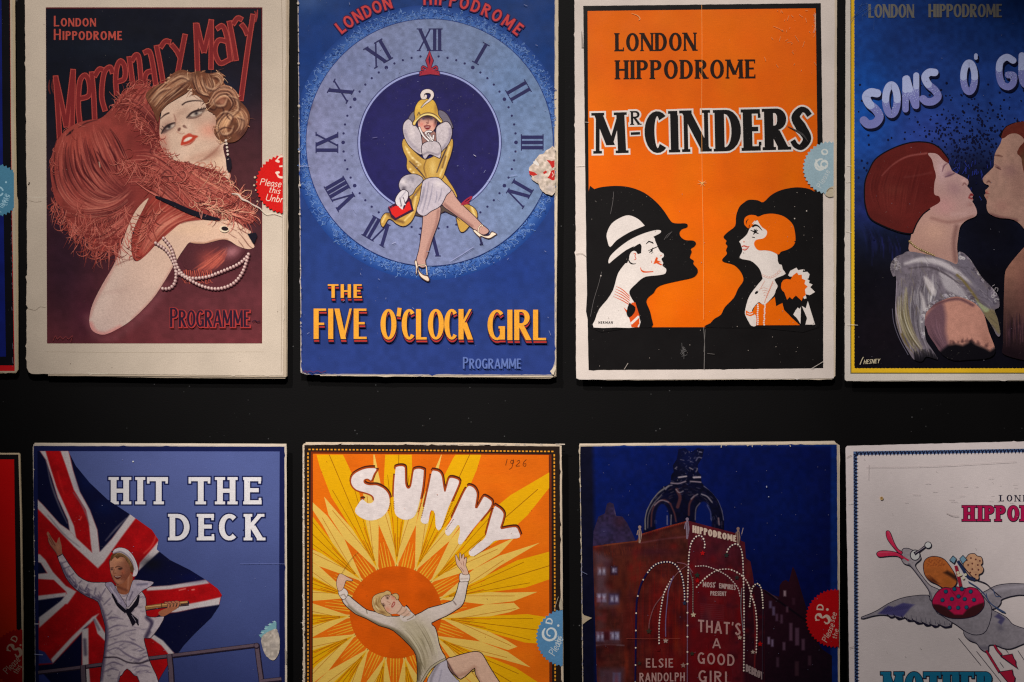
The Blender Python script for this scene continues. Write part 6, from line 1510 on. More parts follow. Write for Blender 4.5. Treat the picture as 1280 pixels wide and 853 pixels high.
# ================================================================== programme: sunburst, leaping dancer
def sunburst_programme():
    mat = print_material('orange and yellow litho print', rough=.5, grain=.049, mottle=.05, fleck=.08, laid=.09)
    pg = Programme('theatre_programme', 'orange sunburst programme with a leaping dancer in a white jumper', 540, 1032, 1.18, mat, GENERIC_PAPER)
    cover = [(380, 554.6), (440, 553.6), (560, 554.4), (699, 556), (701.4, 558), (702, 700), (703.6, 850), (705, 1030), (380, 1030), (378.8, 850), (378.4, 700), (378.2, 557)]
    pages = [([(382, 553), (600, 553.6), (702, 555.6), (703.6, 760), (706, 1031), (390, 1031), (381, 700)], 0)]
    body(pg, cover, (200, 182, 160), pages, pcol=(206, 190, 168), edge=.45, seed=19)
    bk, og = (36, 26, 22), (222, 104, 14)
    q = Part(pg, 'printed_border')
    q.poly(worn([(380.4, 556.6), (440, 556), (560, 556.8), (699.6, 558.2), (700.4, 700), (701.6, 850), (703, 1029), (382.4, 1029), (381.4, 850), (380.6, 700)], .8, 4, 5), bk)
    fr = (112, 40, 14)
    q.line([(388.6, 566), (560, 567), (688, 569.6), (688.4, 800), (690, 1020)], 2.6, fr, smooth=False); q.line([(389.6, 566), (388.6, 800), (389, 1020)], 2, fr, smooth=False)
    dash = (232, 150, 40)
    for a, b in (((385.6, 562), (693, 564.6)),):
        for p in along([a, b], 4.6): q.line([p, p + (2.6, .02)], 1.7, dash, up=False)
    for a, b in (((385, 566), (385, 1020)), ((692.8, 568), (694.6, 1020))):
        for p in along([a, b], 4.6): q.line([p, p + (.02, 2.8)], 1.8, dash, up=False)
    q.up(); q.build()
    q = Part(pg, 'orange_panel')
    X0, Y0, X1, Y1 = 391, 567.6, 686.4, 1018
    P = Paint([(391, 567.4), (686, 569), (686.6, 760), (687, 1018), (391, 1018)], og, 3, smooth=False); P.n(.05, 20, 3)
    for y, x0, x1 in ((583, 400, 620), (590, 406, 660), (605, 580, 650), (575, 410, 600)): P.l([(x0, y), (x1, y + .4)], 1, (200, 88, 10), 1.2, .5, False)
    q.paint(P); q.build()
    # rays
    sun = np.array((494.7, 765.6)); R0 = 57.7
    pale, gold, lnc = (240, 186, 88), (234, 166, 8), (150, 88, 8)
    rb = Part(pg, 'sun_rays')
    U = lambda a, r: sun + r * np.array([math.sin(math.radians(a)), -math.cos(math.radians(a))])
    def put(pts, c, up=False):
        p = clip(pts, X0, Y0 + 1, X1, Y1)
        if len(p) > 2: rb.poly(p, c, up=up)
    gr = {0: 330, 1: 180, 2: 262, 3: 210, 4: 210, 5: 190, 6: 260, 13: 240, 14: 300, 12: 210, 11: 220}
    gr = {0: 300, 1: 285, 2: 262, 3: 250, 4: 240, 5: 265, 14: 290, 13: 250, 12: 230}
    for k in range(15):
        a = 24 * k + 1
        r = gr.get(k, 235)
        put([U(a, R0), U(a - 6.2, 165), U(a - 4.6, 205), U(a, r + 30), U(a + 4.6, 205), U(a + 6.2, 165)], gold)
    rb.up()
    pr = np.random.default_rng(4)
    for k in range(15):
        a, m, b = 24 * k + 1, 24 * k + 13, 24 * k + 25
        tip = {0: 205, 1: 182, 2: 196, 3: 175, 4: 178, 5: 168, 14: 203, 13: 190}.get(k, 180)
        ra, rc = (tip + 4, tip - 20) if k % 2 else (tip - 20, tip + 4)
        put([U(a - .6, R0 - 1), U(a + 4.6, 118), U(a + 7.0, 142), U(m - 3.2, ra), U(m - .4, 148), U(m, 112), U(a + 2.2, R0 + 4), U(a + 2, R0 - 1)], pale)
        put([U(b + .6, R0 - 1), U(b - 2, R0 - 1), U(b - 2.2, R0 + 4), U(m, 112), U(m + .4, 148), U(m + 3.2, rc), U(b - 7.0, 142), U(b - 4.6, 118)], pale)
    rb.up()
    for k in range(15):
        a, m = 24 * k + 1, 24 * k + 13
        for d in (-4.5, 0, 4.5):                        # fine lines in the gold
            p = clip([U(a + d * .12, R0 + 12), U(a + d * 1.0, 172 if d else 235), U(a + d * 1.0 + .22, 172 if d else 235), U(a + d * .12 + .5, R0 + 12)], X0, Y0 + 1, X1, Y1)
            if len(p) > 2: rb.poly(p, lnc, up=False)
        for d in (-1, 1):                               # one line in each pale ray
            p = clip([U(m + d * 10.2, R0 + 22), U(m + d * 3.0, 150), U(m + d * 3.0 + .3, 150), U(m + d * 10.2 + .5, R0 + 22)], X0, Y0 + 1, X1, Y1)
            if len(p) > 2: rb.poly(p, (188, 122, 34), up=False)
        for d in (-5.4, -2.2, 1.6, 5.2):                # pale needles by the disc
            rb.line([U(m + d, R0 - 1), U(m + d * .72, 80 + 9 * (abs(d) < 3))], (1.7, .6), (236, 164, 44), up=.2)
        for d in (-7, -3, 2, 6):                        # orange gaps inside the gold foot
            p = [U(a + d * .12, R0 + 5), U(a + d * .42 - .25, R0 + 26 + 5 * abs(d)), U(a + d * .42 + .25, R0 + 26 + 5 * abs(d))]
            put(p, (206, 100, 8))
    rb.up(); rb.build()
    q = Part(pg, 'sun_disc'); P = Paint(ell(*sun, R0, n=80), (206, 84, 8), 1.6, smooth=False); P.n(.05, 12, 4); q.paint(P); q.build()
    # ---- title
    q = Part(pg, 'title_lettering')
    S_ = [(470.4, 586.2), (467, 593), (464, 600.4), (461.6, 599.4), (458.6, 598.4), (455, 599.8), (454.4, 603), (457, 605.6), (463, 607), (471, 607), (480, 611.4), (485.4, 618), (487, 626), (486, 634), (481.4, 642.7), (473, 648.8), (461.3, 650.8), (450, 646.5), (443.6, 639), (448, 630), (452.6, 624.4), (455.4, 626), (459, 629), (463, 629.4), (466.8, 627), (467.4, 622.6), (464, 618.6), (457, 615.8), (446.3, 612.6), (440.4, 607), (439, 600), (442.6, 593), (452.6, 587.5), (461.3, 585.6)]
    U_ = [(494.4, 587), (496, 584), (500, 583), (504.6, 583.6), (506, 587), (506.4, 604), (508, 609.4), (510.4, 611.4), (513, 609.6), (514.6, 605), (517, 590), (519, 587), (524, 586.2), (528.6, 587.6), (529.6, 590), (528, 608), (525, 624), (521.5, 638), (516.5, 647), (506.5, 650), (497, 646), (493, 637.6), (492.4, 612)]
    N1 = [(540, 590), (543.6, 588.8), (548.6, 590.4), (552, 595.4), (553.6, 606), (556, 616.4), (558.6, 609), (561.4, 599.4), (564, 597.6), (569, 598.6), (573.8, 602), (570, 613), (560.4, 635), (551, 661.4), (545, 659.4), (544, 645), (542.4, 639.6), (540.3, 637.4), (537.6, 641), (534.4, 654.4), (525.8, 651.4), (530.3, 634), (536.6, 606.3)]
    N2 = [(584.6, 608.8), (588, 608), (592.6, 610.6), (595.8, 617), (595, 626), (593.8, 633), (594.4, 637.4), (597, 635), (604, 622.6), (606.4, 621.4), (611, 624), (614.6, 628), (612, 636), (600, 651), (590, 663), (577, 680), (572.4, 677.6), (574.8, 666), (574.6, 659), (573, 655.6), (570, 659), (561, 669.8), (556.4, 664), (565, 648), (578.5, 619)]
    Y_ = [(618.2, 633.6), (621, 634), (626, 637.4), (629.4, 643), (627.6, 652), (625.4, 661.4), (634, 660.4), (644.6, 659.4), (648, 664), (649.4, 672), (636, 674), (619, 676), (611.7, 682), (592, 695.4), (586, 690), (596, 680.6), (606, 672.4), (610, 660), (614, 646)]
    for pts, nclose in ((S_, 18), (U_, 18), (N1, 16), (N2, 16), (Y_, 14)):
        p = cr(pts, 3, True)
        sh = p + np.array((.9, -2.0))
        cut = p[:, 1].min() + (p[:, 1].max() - p[:, 1].min()) * .62
        pass
        run = [i for i in range(len(p)) if p[i, 1] < cut]
        seg = []
        for i in range(len(p) + 1):
            j = i % len(p)
            if i < len(p) and p[j, 1] < cut: seg.append(p[j])
            else:
                if len(seg) > 2: q.line(np.array(seg) + (.5, -1.2), 5.2, (72, 28, 16), smooth=False); q.line(np.array(seg) + (0, 0), 3.8, (160, 66, 22), smooth=False)
                seg = []
        P = Paint(p, (220, 208, 206), 1.2, smooth=False); P.n(.03, 4, 3); q.paint(P)
    # stippled ends of the shading
    for a, b in (((525.6, 630), (521, 642)), ((530, 630), (526, 648)), ((491.6, 628), (491.8, 638)), ((564, 630), (552, 660)), ((566, 650), (557, 663)), ((590, 664), (580, 678)), ((600, 676), (587, 689)), ((592.6, 695.6), (612, 683)), ((487, 630), (485, 640))):
        for p in along([a, b], 2.2): q.line([p, p + (1.6, -1)], .7, (130, 60, 20), up=False)
    q.up(); q.build()
    q = Part(pg, 'pencil_date')
    pc = (112, 52, 16)
    q.line([(634, 574), (632, 582)], .9, pc); q.line([(642, 576), (639, 575.6), (638.6, 579), (642, 579), (641.6, 575), (640, 584), (636.6, 587)], .8, pc); q.line([(646, 577), (649, 575.4), (649.4, 578), (645, 582.6), (650, 582.6)], .8, pc); q.line([(658, 574.6), (654.6, 578), (654, 582), (656.6, 583), (657.4, 580), (654.6, 580)], .8, pc); q.build()
    # ---- dancer
    ol = (50, 30, 22)
    jw, jd, jy = (204, 190, 182), (104, 92, 68), (172, 160, 132)
    fg = Part(pg, 'dancer_figure')
    arms = [(428, 750), (434.6, 744.6), (440, 748.6), (447.5, 754.7), (458, 762.6), (466, 764.6), (478, 768), (490, 771), (502, 770), (505, 764), (508, 757.6), (511.4, 762), (519, 769.6), (535, 761), (550, 757), (561, 753), (566, 751), (569.4, 744.7), (572.6, 735), (575, 727), (584.6, 726.6), (583.4, 734), (580.6, 749.4), (577, 757), (572, 761), (557.8, 769.8), (539, 778.6), (543, 784), (545.4, 790), (547.4, 799), (549, 806.6), (552.4, 815), (557, 823.8), (548, 828.6), (541, 834), (535, 838.8), (526.4, 853), (515, 890), (518, 870), (522, 850), (521.4, 826), (517.7, 813.6), (506.4, 801), (492.6, 788.6), (482, 784), (473.8, 781.7), (458, 773), (445.6, 767.8), (437, 761), (432.6, 757)]
    P = Paint(arms, jw, .6, n=2); P.n(.03, 3, 2)
    P.b(525, 800, 22, 26, jy, .95, -40); P.b(512, 780, 18, 10, jy, .7, 30); P.b(530, 830, 14, 18, (166, 152, 122), .8)
    P.l([(436, 758), (450, 769), (474, 781), (496, 790), (512, 806), (521, 824), (523, 850)], (2, 4, 6, 5), jd, 2.4, .75); P.l([(541, 779), (560, 769), (577, 757)], 3, (176, 150, 140), 1.8, .6); P.l([(545, 792), (549, 808), (556, 823)], 2.4, (206, 194, 172), 1.4, .7)
    P.strands([(494, 782), (510, 798), (524, 820), (528, 846)], [(530, 776), (540, 796), (546, 815), (548, 828)], 44, 1.1, [jd, (150, 138, 108), (206, 196, 170)], .55, .8, 5); P.strands([(522, 815), (528, 830), (532, 838)], [(520, 830), (523, 846), (526, 850)], 18, 1.3, [(92, 80, 58), jd], .7, 1, 6)
    P.l([(432, 750), (436, 756)], 1.4, (150, 132, 120), 1, .7); P.l([(567, 752), (570, 756)], 1.4, (110, 90, 84), .8, .7); P.b(575, 735, 3, 6, (218, 206, 200), .6); P.l([(458, 763), (459, 767)], .8, jd, .7, .8)
    fg.line(sm(arms, 2), 2.1, ol, smooth=False, closed=True); fg.paint(P)
    for pts in ([(423, 740.4), (429.7, 735.6), (435, 742), (429, 749.6)], [(575, 718), (580, 716.8), (586.4, 718), (586, 726), (580, 727), (575, 726.4)]):
        fg.line(sm(pts, 3), 1.3, ol, smooth=False, closed=True); P = Paint(pts, (216, 202, 194), .5, n=3); P.l([(426, 744.6), (430, 743), (432, 746)], 1, (140, 120, 106), .8, .8); P.l([(576, 724), (585, 723.6)], .9, (160, 140, 128), .8, .7); fg.paint(P)
    P = Paint([(500, 771), (502.4, 764), (506, 758.4), (509.6, 759.6), (514.4, 765.4), (520, 771.4), (512, 776), (504, 777)], jw, .5, n=3); P.l([(504, 772), (510, 768), (513, 764)], .9, jd, .6, .8); P.l([(509, 775), (515, 772), (518, 769)], .9, jd, .6, .8); fg.line([(506, 758.4), (509.6, 759.6), (514.4, 765.4), (520, 770.4)], 1.4, ol); fg.paint(P)
    fg.build()
    sk, skd = (208, 170, 148), (160, 110, 92)
    lim = Part(pg, 'bare_leg', parent=fg)
    leg = [(558, 825), (566, 822), (577, 818.6), (588, 815.8), (596, 815), (601.6, 817), (605.4, 822.5), (609, 829), (614, 837.5), (620, 847), (632, 866), (660, 920), (636, 920), (608, 866), (600.4, 853), (597, 847), (594.6, 842), (593, 835), (586, 841), (576, 848.6), (569, 844), (563, 838)]
    P = Paint(leg, sk, .6, n=2); P.n(.03, 3, 2); P.l([(560, 832), (570, 844), (584, 841), (593, 834)], 4, (176, 132, 112), 2.4, .7); P.l([(594, 836), (599, 850), (612, 870)], 3, (180, 138, 118), 2, .7); P.l([(559, 827), (566, 840), (572, 847)], 1.6, (70, 46, 50), 1.2, .8)
    lim.line(sm(leg, 2), 2.1, ol, smooth=False, closed=True); lim.paint(P); lim.line([(593, 835), (593.6, 838), (590, 840)], 1.2, ol); lim.build()
    sh = Part(pg, 'pale_shorts', parent=fg)
    s2 = [(557.8, 825), (559.4, 834), (564, 842), (571, 849.6), (574, 856), (566, 890), (530, 890), (533, 856), (539, 842), (547.6, 829.6)]
    P = Paint(s2, (186, 178, 190), .7, n=2); P.l([(548, 830), (540, 846), (536, 866)], 3, (130, 122, 130), 2, .7); P.l([(552, 838), (548, 856)], 1.4, (150, 144, 160), 1.2, .7); sh.line(sm(s2, 2), 1.4, ol, smooth=False, closed=True); sh.paint(P); sh.line([(556.6, 824), (547, 829), (538, 836), (530, 848), (525, 858)], 3.4, ol); sh.line([(556.4, 824), (547, 829), (538, 836), (530, 848), (525, 858)], 2.2, (176, 164, 136)); sh.build()
    hn = Part(pg, 'hand', parent=fg)
    h1 = [(428.6, 736), (430.6, 731), (432.4, 725.8), (436, 726), (440.4, 726), (439.6, 724.4), (433.6, 721.4), (428.6, 718.4), (425.6, 717.6), (423.6, 719), (421.4, 724.4), (420.8, 731), (423, 738.4), (426, 738.4)]
    h2 = [(578.6, 718), (577.6, 714.6), (573.6, 709.4), (570.8, 705), (569.6, 698), (569.2, 694), (570.6, 694.4), (572.6, 699), (575, 702.4), (574.6, 696), (574.4, 691.8), (576, 692.4), (577, 699.6), (578, 695.6), (579, 693), (580, 694), (579.8, 700.4), (581.4, 697.8), (583.2, 697.4), (582.8, 702), (582, 707), (584, 712), (585.2, 718)]
    for h_ in (h1, h2):
        if h_ is h2: hn.build(); hn = Part(pg, 'hand', parent=fg)
        P = Paint(h_, sk, .45, n=2); hn.line(sm(h_, 2), 1.1, ol, smooth=False, closed=True); hn.paint(P)
    for pts in ([(427, 720.6), (432, 722), (436, 724.4)], [(427, 722.4), (431, 723.6), (433.6, 725.6)], [(576, 703), (577, 706)], [(579, 701.6), (580, 708)], [(575.6, 709), (580, 715)]): hn.line(pts, .6, (130, 84, 66)) if pts[0][0] > 500 else None
    hn.build()
    hd = Part(pg, 'face', parent=fg)
    P = Paint([(474.6, 749), (477, 745), (482, 742.6), (490, 743.6), (495, 747), (499, 752), (503, 757.6), (508, 760.6), (513.6, 767), (510, 770.4), (504, 770), (498, 768), (494, 767.4), (488, 767.4), (481.4, 762.6), (477, 756.4)], sk, .45)
    P.b(492, 747, 4, 3, (206, 120, 92), .7, 30); P.b(484.6, 762, 4, 3, (208, 128, 100), .6, 30); P.l([(482, 745.6), (485, 744.4), (487, 746)], .7, (90, 54, 40), .5, .9); P.b(484.4, 747.6, 1.7, 1.5, (62, 40, 34), .9, 40); P.b(479.4, 757, 1.7, 1.7, (62, 40, 34), .9, 50); P.l([(477, 755), (479.6, 754.6)], .7, (90, 54, 40), .5, .9); P.l([(484, 752), (488, 754.4), (486.6, 756)], .7, (160, 112, 92), .6, .8); P.f([(489.4, 759.4), (489.6, 756.4), (492, 752.4), (493.8, 753.4), (493, 757), (490.6, 759.4)], (156, 50, 40), .5); P.l([(490.8, 757.6), (492.6, 754)], .8, (228, 204, 190), .4)
    P.l([(496, 767), (500, 763), (503, 757.6)], 1, (140, 110, 92), .8, .8); P.l([(500, 769), (506, 765), (508.4, 761)], .9, (140, 116, 96), .8, .8); P.l([(506, 770.4), (511, 767)], .9, (140, 116, 96), .8, .8)
    hd.line(sm([(474.6, 749), (477, 745), (482, 742.6), (490, 743.6), (495, 747), (499, 752), (503, 757.6), (508, 760.6), (513.6, 767)], 3)[:-6], 1.3, ol, smooth=False); hd.paint(P); hd.build()
    hr = Part(pg, 'hair', parent=fg)
    for out in ([(466, 748), (468, 745), (471, 743.2), (476, 741.4), (480, 740.6), (482.6, 739), (485, 738.8), (488, 740.6), (488.6, 743.6), (484, 743.4), (480, 745), (476.6, 748), (475.6, 752), (477.4, 756), (480, 760), (482.4, 764), (486, 767), (489.6, 769.6), (484, 770.2), (478, 768), (471, 765.6), (467, 761), (465.4, 755)], [(490, 744), (493, 742.4), (496, 742.4), (498.2, 745), (498, 748.6), (496, 749.6), (494, 746.4)]):
        P = Paint(out, (196, 162, 108), .45); P.strands([(468, 746), (468, 756), (474, 764)], [(476, 746), (474, 754), (480, 762)], 24, 1.1, [(232, 210, 160), (120, 86, 48), (160, 124, 74)], .7, .7, 7); P.b(470, 755, 2.4, 2, (140, 104, 60), .8); P.b(478, 765.6, 5, 2, (124, 88, 52), .8, 20); hr.line(sm(out, 3), 1.2, ol, smooth=False, closed=True); hr.paint(P)
    hr.build()
    # seal
    def word(t):
        c = (206, 214, 216)
        t.line([(681.4, 785.4), (678.8, 790.4), (679.8, 796.6), (685.6, 800.4), (692.4, 798.6), (695, 792.4), (692.6, 786.8), (687.6, 785.6), (684, 788.6), (684.4, 793.4), (688, 795.4)], (1.2, 3, 3.2, 2.8, 2.6, 2.8, 2.4, 2, 1.8, 1.6, 2), c)
        text(t, 'D', 690, 781.4, 8.6, c, w=.22, t=.14, rot=-78, fit=8.4); t.pg.lev += 2
        t.dots([(697.8, 782.2)], 1.5, c)
        text(t, 'Please', 693.4, 820.6, 9.4, (190, 202, 208), w=.09, rot=-64, fit=24, slant=.15)
        text(t, 'this', 700.4, 806, 8, (190, 202, 208), w=.09, rot=-80, fit=10, slant=.15)
    seal(pg, 706, 797.4, 36.4, (84, 134, 176), None, 703.4, word, teeth=44, size=.9)
    q = Part(pg, 'wear_marks')
    r_ = np.random.default_rng(41)
    wt = (206, 192, 176)
    for i in range(70):
        y = r_.uniform(556, 860); q.line([(379 + r_.normal() * .4, y), (380 + r_.normal() * .5, y + r_.uniform(1, 5))], r_.uniform(.5, 2), wt)
    for i in range(26):
        x = r_.uniform(380, 700); q.line([(x, 555.4), (x + r_.uniform(2, 10), 555.6)], r_.uniform(.5, 1.3), wt)
    q.poly([(700.4, 748), (698.6, 757), (700, 763), (703.4, 762), (702, 748)], (168, 158, 140)); q.line([(698, 746), (694.6, 756), (693, 763)], .6, (176, 160, 136))
    for i in range(40): q.dots([(r_.uniform(394, 684), r_.uniform(570, 850))], r_.uniform(.2, .5), (180, 90, 20))
    q.line([(427, 717), (438, 700), (448, 690)], .35, (130, 80, 20)); q.build()
    return pg

# ================================================================== programme: theatre front at night
def night_programme():
    mat = print_material('dark night print', rough=.42, grain=.077, mottle=.08, fleck=.12)
    pg = Programme('theatre_programme', 'navy programme with a red theatre front hung with strings of lights at night', 885, 1032, 1.08, mat, GENERIC_PAPER)
    cover = [(725, 556.6), (800, 556), (900, 555.4), (1046.6, 554.6), (1048, 557), (1048.4, 700), (1048.6, 850), (1049, 1030), (730, 1030), (728, 850), (726.6, 700), (724, 560)]
    pages = [([(724, 557), (724.6, 554.8), (880, 553.4), (1043, 551.4), (1045, 554), (1049.6, 557), (1049.8, 800), (1050, 1031), (736, 1031), (729, 760)], 0)]
    body(pg, cover, (190, 176, 156), pages, pcol=(212, 196, 176), edge=.5, seed=23)
    q = Part(pg, 'night_sky')
    out = worn([(725.6, 558.4), (800, 557.4), (900, 556.8), (1046, 556), (1047, 700), (1047.4, 850), (1047.8, 1028), (731, 1028), (729, 850), (727.4, 700), (725, 570)], .6, 4, 7)
    P = Paint(out, (6, 18, 78), 1.6, smooth=False); P.g((740, 560), (1040, 700), (8, 24, 88), (6, 14, 66)); P.f([(720, 550), (741, 550), (742, 1040), (720, 1040)], (12, 13, 34), 3); P.f([(1039, 556), (1050, 556), (1050, 1030), (1040, 1030)], (14, 42, 110), 1.5, .8); P.l([(742, 557.6), (1047, 556.4)], 3, (16, 46, 116), 1.2, .7)
    P.b(980, 640, 40, 60, (8, 26, 92), .5); P.n(.10, 5, 2); q.paint(P); q.build()
    # far buildings
    q = Part(pg, 'distant_building')
    P = Paint([(741, 683), (742, 664), (748, 646), (756, 642), (758.6, 630), (762, 628), (767, 630), (770, 645), (778, 646), (784, 654), (791, 668), (796, 680), (800, 684), (800, 700), (741, 700)], (44, 34, 62), .8, smooth=False); P.n(.25, 3, 4); P.b(775, 652, 8, 8, (58, 32, 46), .7); P.b(755, 665, 10, 10, (52, 48, 92), .6); P.b(770, 640, 1.4, 4, (150, 140, 156), .6); q.paint(P); q.build(); q = Part(pg, 'distant_building')
    rt = [(938, 728), (950, 735), (957, 738), (966, 744), (974, 746), (974.6, 732), (978, 727), (982, 725), (986, 728), (988.6, 718), (991, 708), (994, 714), (998, 726), (1002, 740), (1008, 760), (1014, 790), (1028, 812), (1040, 820), (1040, 1020), (930, 1020)]
    P = Paint(rt, (42, 14, 26), .8, smooth=False); P.n(.2, 3, 6); P.g((930, 760), (1040, 860), (44, 14, 26), (10, 9, 20), .7); P.b(988, 735, 8, 20, (46, 18, 30), .5)
    P.l([(957, 740), (985, 760), (1012, 780), (1030, 800)], 2, (14, 8, 18), 1.2, .8); P.l([(958, 737.6), (972, 749)], 1.2, (84, 60, 76), .8, .8)
    for x, y, w_, h_, c in ((981, 742, 3, 7, (170, 146, 156)), (984, 762, 2.6, 7, (96, 64, 80)), (971, 772, 3, 9, (88, 60, 84)), (1004, 806, 4, 14, (86, 58, 76)), (980, 808, 3.4, 10, (96, 70, 90)), (1012, 826, 4, 12, (64, 40, 52)), (972, 828, 3.4, 12, (72, 48, 64)), (963, 756, 3.4, 9, (92, 78, 110)), (967, 764, 3.4, 11, (100, 84, 116)), (977, 774, 3, 11, (84, 56, 76)), (988.6, 790, 4, 22, (92, 62, 82)), (996.4, 796, 5, 22, (88, 60, 80)), (961, 801, 3, 9, (140, 120, 150)), (965.4, 804, 3, 9, (128, 108, 140)), (996, 836, 5, 18, (60, 36, 46)), (992, 752, 4, 9, (58, 30, 44))): P.f(rect(x - w_ / 2, y - h_ / 2, x + w_ / 2, y + h_ / 2), c, 1, .85, False)
    q.paint(P); q.build()
    # dome
    q = Part(pg, 'roof_dome')
    dm = [(804, 668), (805.4, 650), (808, 638), (814, 626), (822, 615.6), (829, 608.6), (834, 607), (838, 604), (839, 594), (842, 590), (841, 582), (846, 574), (848, 562), (856, 560), (864, 566), (872, 560), (880, 562), (878, 572), (872, 582), (873, 590), (876, 594), (877, 603), (880, 607), (890, 616), (898, 626), (903, 638), (905.4, 652), (905, 668)]
    P = Paint(dm, (9, 10, 34), .65, smooth=False); P.n(.2, 3, 2)
    gapb = (7, 22, 84)
    P.f(ell(828, 652, 9, 22, 30), gapb, 1, 1, False); P.f(ell(879.6, 651, 10.4, 24, 30), gapb, 1, 1, False); P.b(860, 572, 14, 14, (10, 18, 66), .7)
    hl = (126, 118, 130); bz = (72, 40, 46)
    for pts, w_, c in (([(806.6, 662), (807, 644), (813.6, 628), (824, 615.4), (836, 608)], 1.6, (120, 116, 120)), ([(809.6, 660), (810.6, 644), (817, 630), (827, 619)], 1.1, (100, 92, 96)), ([(814, 658), (815, 640), (820, 630), (830, 625), (838, 630)], 2, bz), ([(818, 632), (826, 625.6), (836, 628)], 1, hl), ([(838, 630), (843, 642), (845, 652)], 2, bz), ([(834, 645), (834, 656)], 1, hl), ([(839, 644), (838.6, 656)], 1, hl), ([(846, 612), (850, 622), (847, 634)], 4, bz), ([(845, 612), (849, 616), (854, 614)], 1.2, hl), ([(861, 644), (862, 630), (868, 620)], 2.4, bz), ([(864, 624), (867, 621), (872, 618)], 1.3, hl), ([(869, 650), (870, 636), (875, 629)], 1, (110, 100, 110)), ([(877, 618), (884, 621), (890, 628)], 1.6, hl), ([(884, 632), (888, 640), (889, 650)], 1, (84, 84, 120)), ([(880, 608), (890, 615), (898, 626), (903, 640), (904.6, 650)], 1.3, (92, 92, 120)), ([(838.6, 604), (848, 604.6), (857, 602)], 1.5, (140, 124, 136)), ([(863, 602), (870, 602.4), (876, 603)], 1.5, (140, 124, 136)), ([(848, 597), (858, 595.6)], 1.7, (170, 158, 166)), ([(867, 597), (876, 596.6)], 2.2, (170, 158, 166)), ([(832, 612), (835, 608), (840, 606.6)], 1.2, hl), ([(829, 607), (830, 610)], 1, hl), ([(844, 586), (846, 584)], 1, hl), ([(862, 585), (866, 587)], 1.2, hl), ([(870, 590), (872, 586)], 1, hl), ([(870, 576), (873, 572), (878, 573)], 1, (110, 106, 130)), ([(874, 565), (877, 565.6)], 1.2, (120, 116, 140)), ([(898, 648), (899, 656)], 2, (110, 90, 100))): P.l(pts, w_, c, .8, .8)
    w_ = np.random.default_rng(99)
    for i in range(110):
        a_ = w_.uniform(math.pi, 2 * math.pi); r1 = w_.uniform(34, 50); x, y = 855 + r1 * math.cos(a_), 656 + r1 * 1.02 * math.sin(a_)
        P.l([(x, y), (x - 4 * math.sin(a_), y + 4 * math.cos(a_))], (.3, w_.uniform(.5, 1), .3), [(96, 92, 110), (66, 36, 44), (40, 40, 70), (140, 130, 138)][w_.integers(4)], .6, w_.uniform(.2, .6), smooth=False)
    for i in range(60):
        x, y = w_.normal(860, 9), w_.uniform(562, 606)
        P.l([(x, y), (x + w_.normal() * 2.4, y + w_.normal() * 1.6)], w_.uniform(.4, .9), [(90, 88, 116), (16, 26, 80), (134, 126, 140)][w_.integers(3)], .6, w_.uniform(.2, .6), smooth=False)
    q.paint(P); q.build()
    # theatre walls
    th = Part(pg, 'theatre_building')
    lw = [(741, 683), (760, 680), (796, 676), (800, 668), (830, 659), (860, 651), (862, 690), (862, 1022), (768, 1022), (752, 900), (746, 850), (744, 780), (742, 720)]
    P = Paint(lw, (70, 30, 26), .8, smooth=False); P.n(.16, 4, 3); P.n(.1, 14, 5)
    P.b(790, 710, 24, 30, (96, 40, 26), .7); P.b(780, 740, 16, 20, (98, 40, 24), .6); P.b(830, 780, 26, 60, (112, 14, 16), .8); P.b(840, 840, 30, 40, (104, 10, 16), .8); P.b(815, 690, 30, 6, (60, 22, 34), .7); P.b(786, 780, 12, 40, (90, 22, 20), .6); P.b(845, 795, 3, 26, (160, 50, 18), .6); P.b(783, 830, 3, 30, (130, 40, 22), .6)
    P.strands([(790, 700), (788, 760), (788, 850)], [(856, 700), (856, 760), (856, 850)], 60, 1.6, [(130, 36, 26), (70, 12, 18), (120, 20, 18)], .4, 1.5, 5); P.strands([(744, 690), (746, 700)], [(800, 680), (800, 690)], 50, 1, [(40, 14, 16), (110, 50, 30)], .5, 1, 6)
    w_ = np.random.default_rng(88)
    for i in range(420):
        x, y = w_.uniform(744, 860), w_.uniform(664, 856); h_ = w_.uniform(3, 14)
        P.l([(x, y), (x + w_.normal() * .8, y + h_)], (.3, w_.uniform(.5, 1.3), .3), [(38, 10, 14), (120, 46, 28), (52, 14, 18), (96, 60, 60), (136, 30, 22)][w_.integers(5)], .7, w_.uniform(.15, .45), smooth=False)
    for y in np.arange(684, 856, 4.2): P.l([(742 + w_.uniform(0, 60), y), (800, y - 3.5), (830 + w_.uniform(-20, 30), y - 4.5)], .5, (34, 10, 14), .6, .14)
    P.l([(744, 683.6), (770, 680), (798, 676.4)], 1.2, (130, 66, 40), .9, .8); P.l([(800, 669), (830, 660), (858, 652.6)], 2, (150, 56, 36), 1, .9)
    for x in np.arange(803, 857, 2): P.l([(x, 669 - (x - 800) * .29), (x, 672.6 - (x - 800) * .29)], .8, (60, 16, 18), .6, .8)
    P.l([(800, 679), (830, 674), (858, 671)], 1.4, (120, 70, 80), 1.2, .5)
    lav = (92, 78, 96)
    P.f([(743, 690), (752, 692), (764, 700), (760, 716), (757, 730), (764, 740), (774, 740), (772, 758), (748, 760), (745, 740)], lav, 4, .55, False); P.f([(746, 790), (774, 788), (776, 806), (746, 806)], (84, 70, 90), 3, .5, False); P.f([(748, 836), (780, 836), (778, 900), (750, 900)], (84, 74, 98), 4, .5, False); P.f([(746, 765), (758, 768), (756, 786), (746, 790)], (88, 60, 66), 3, .5, False)
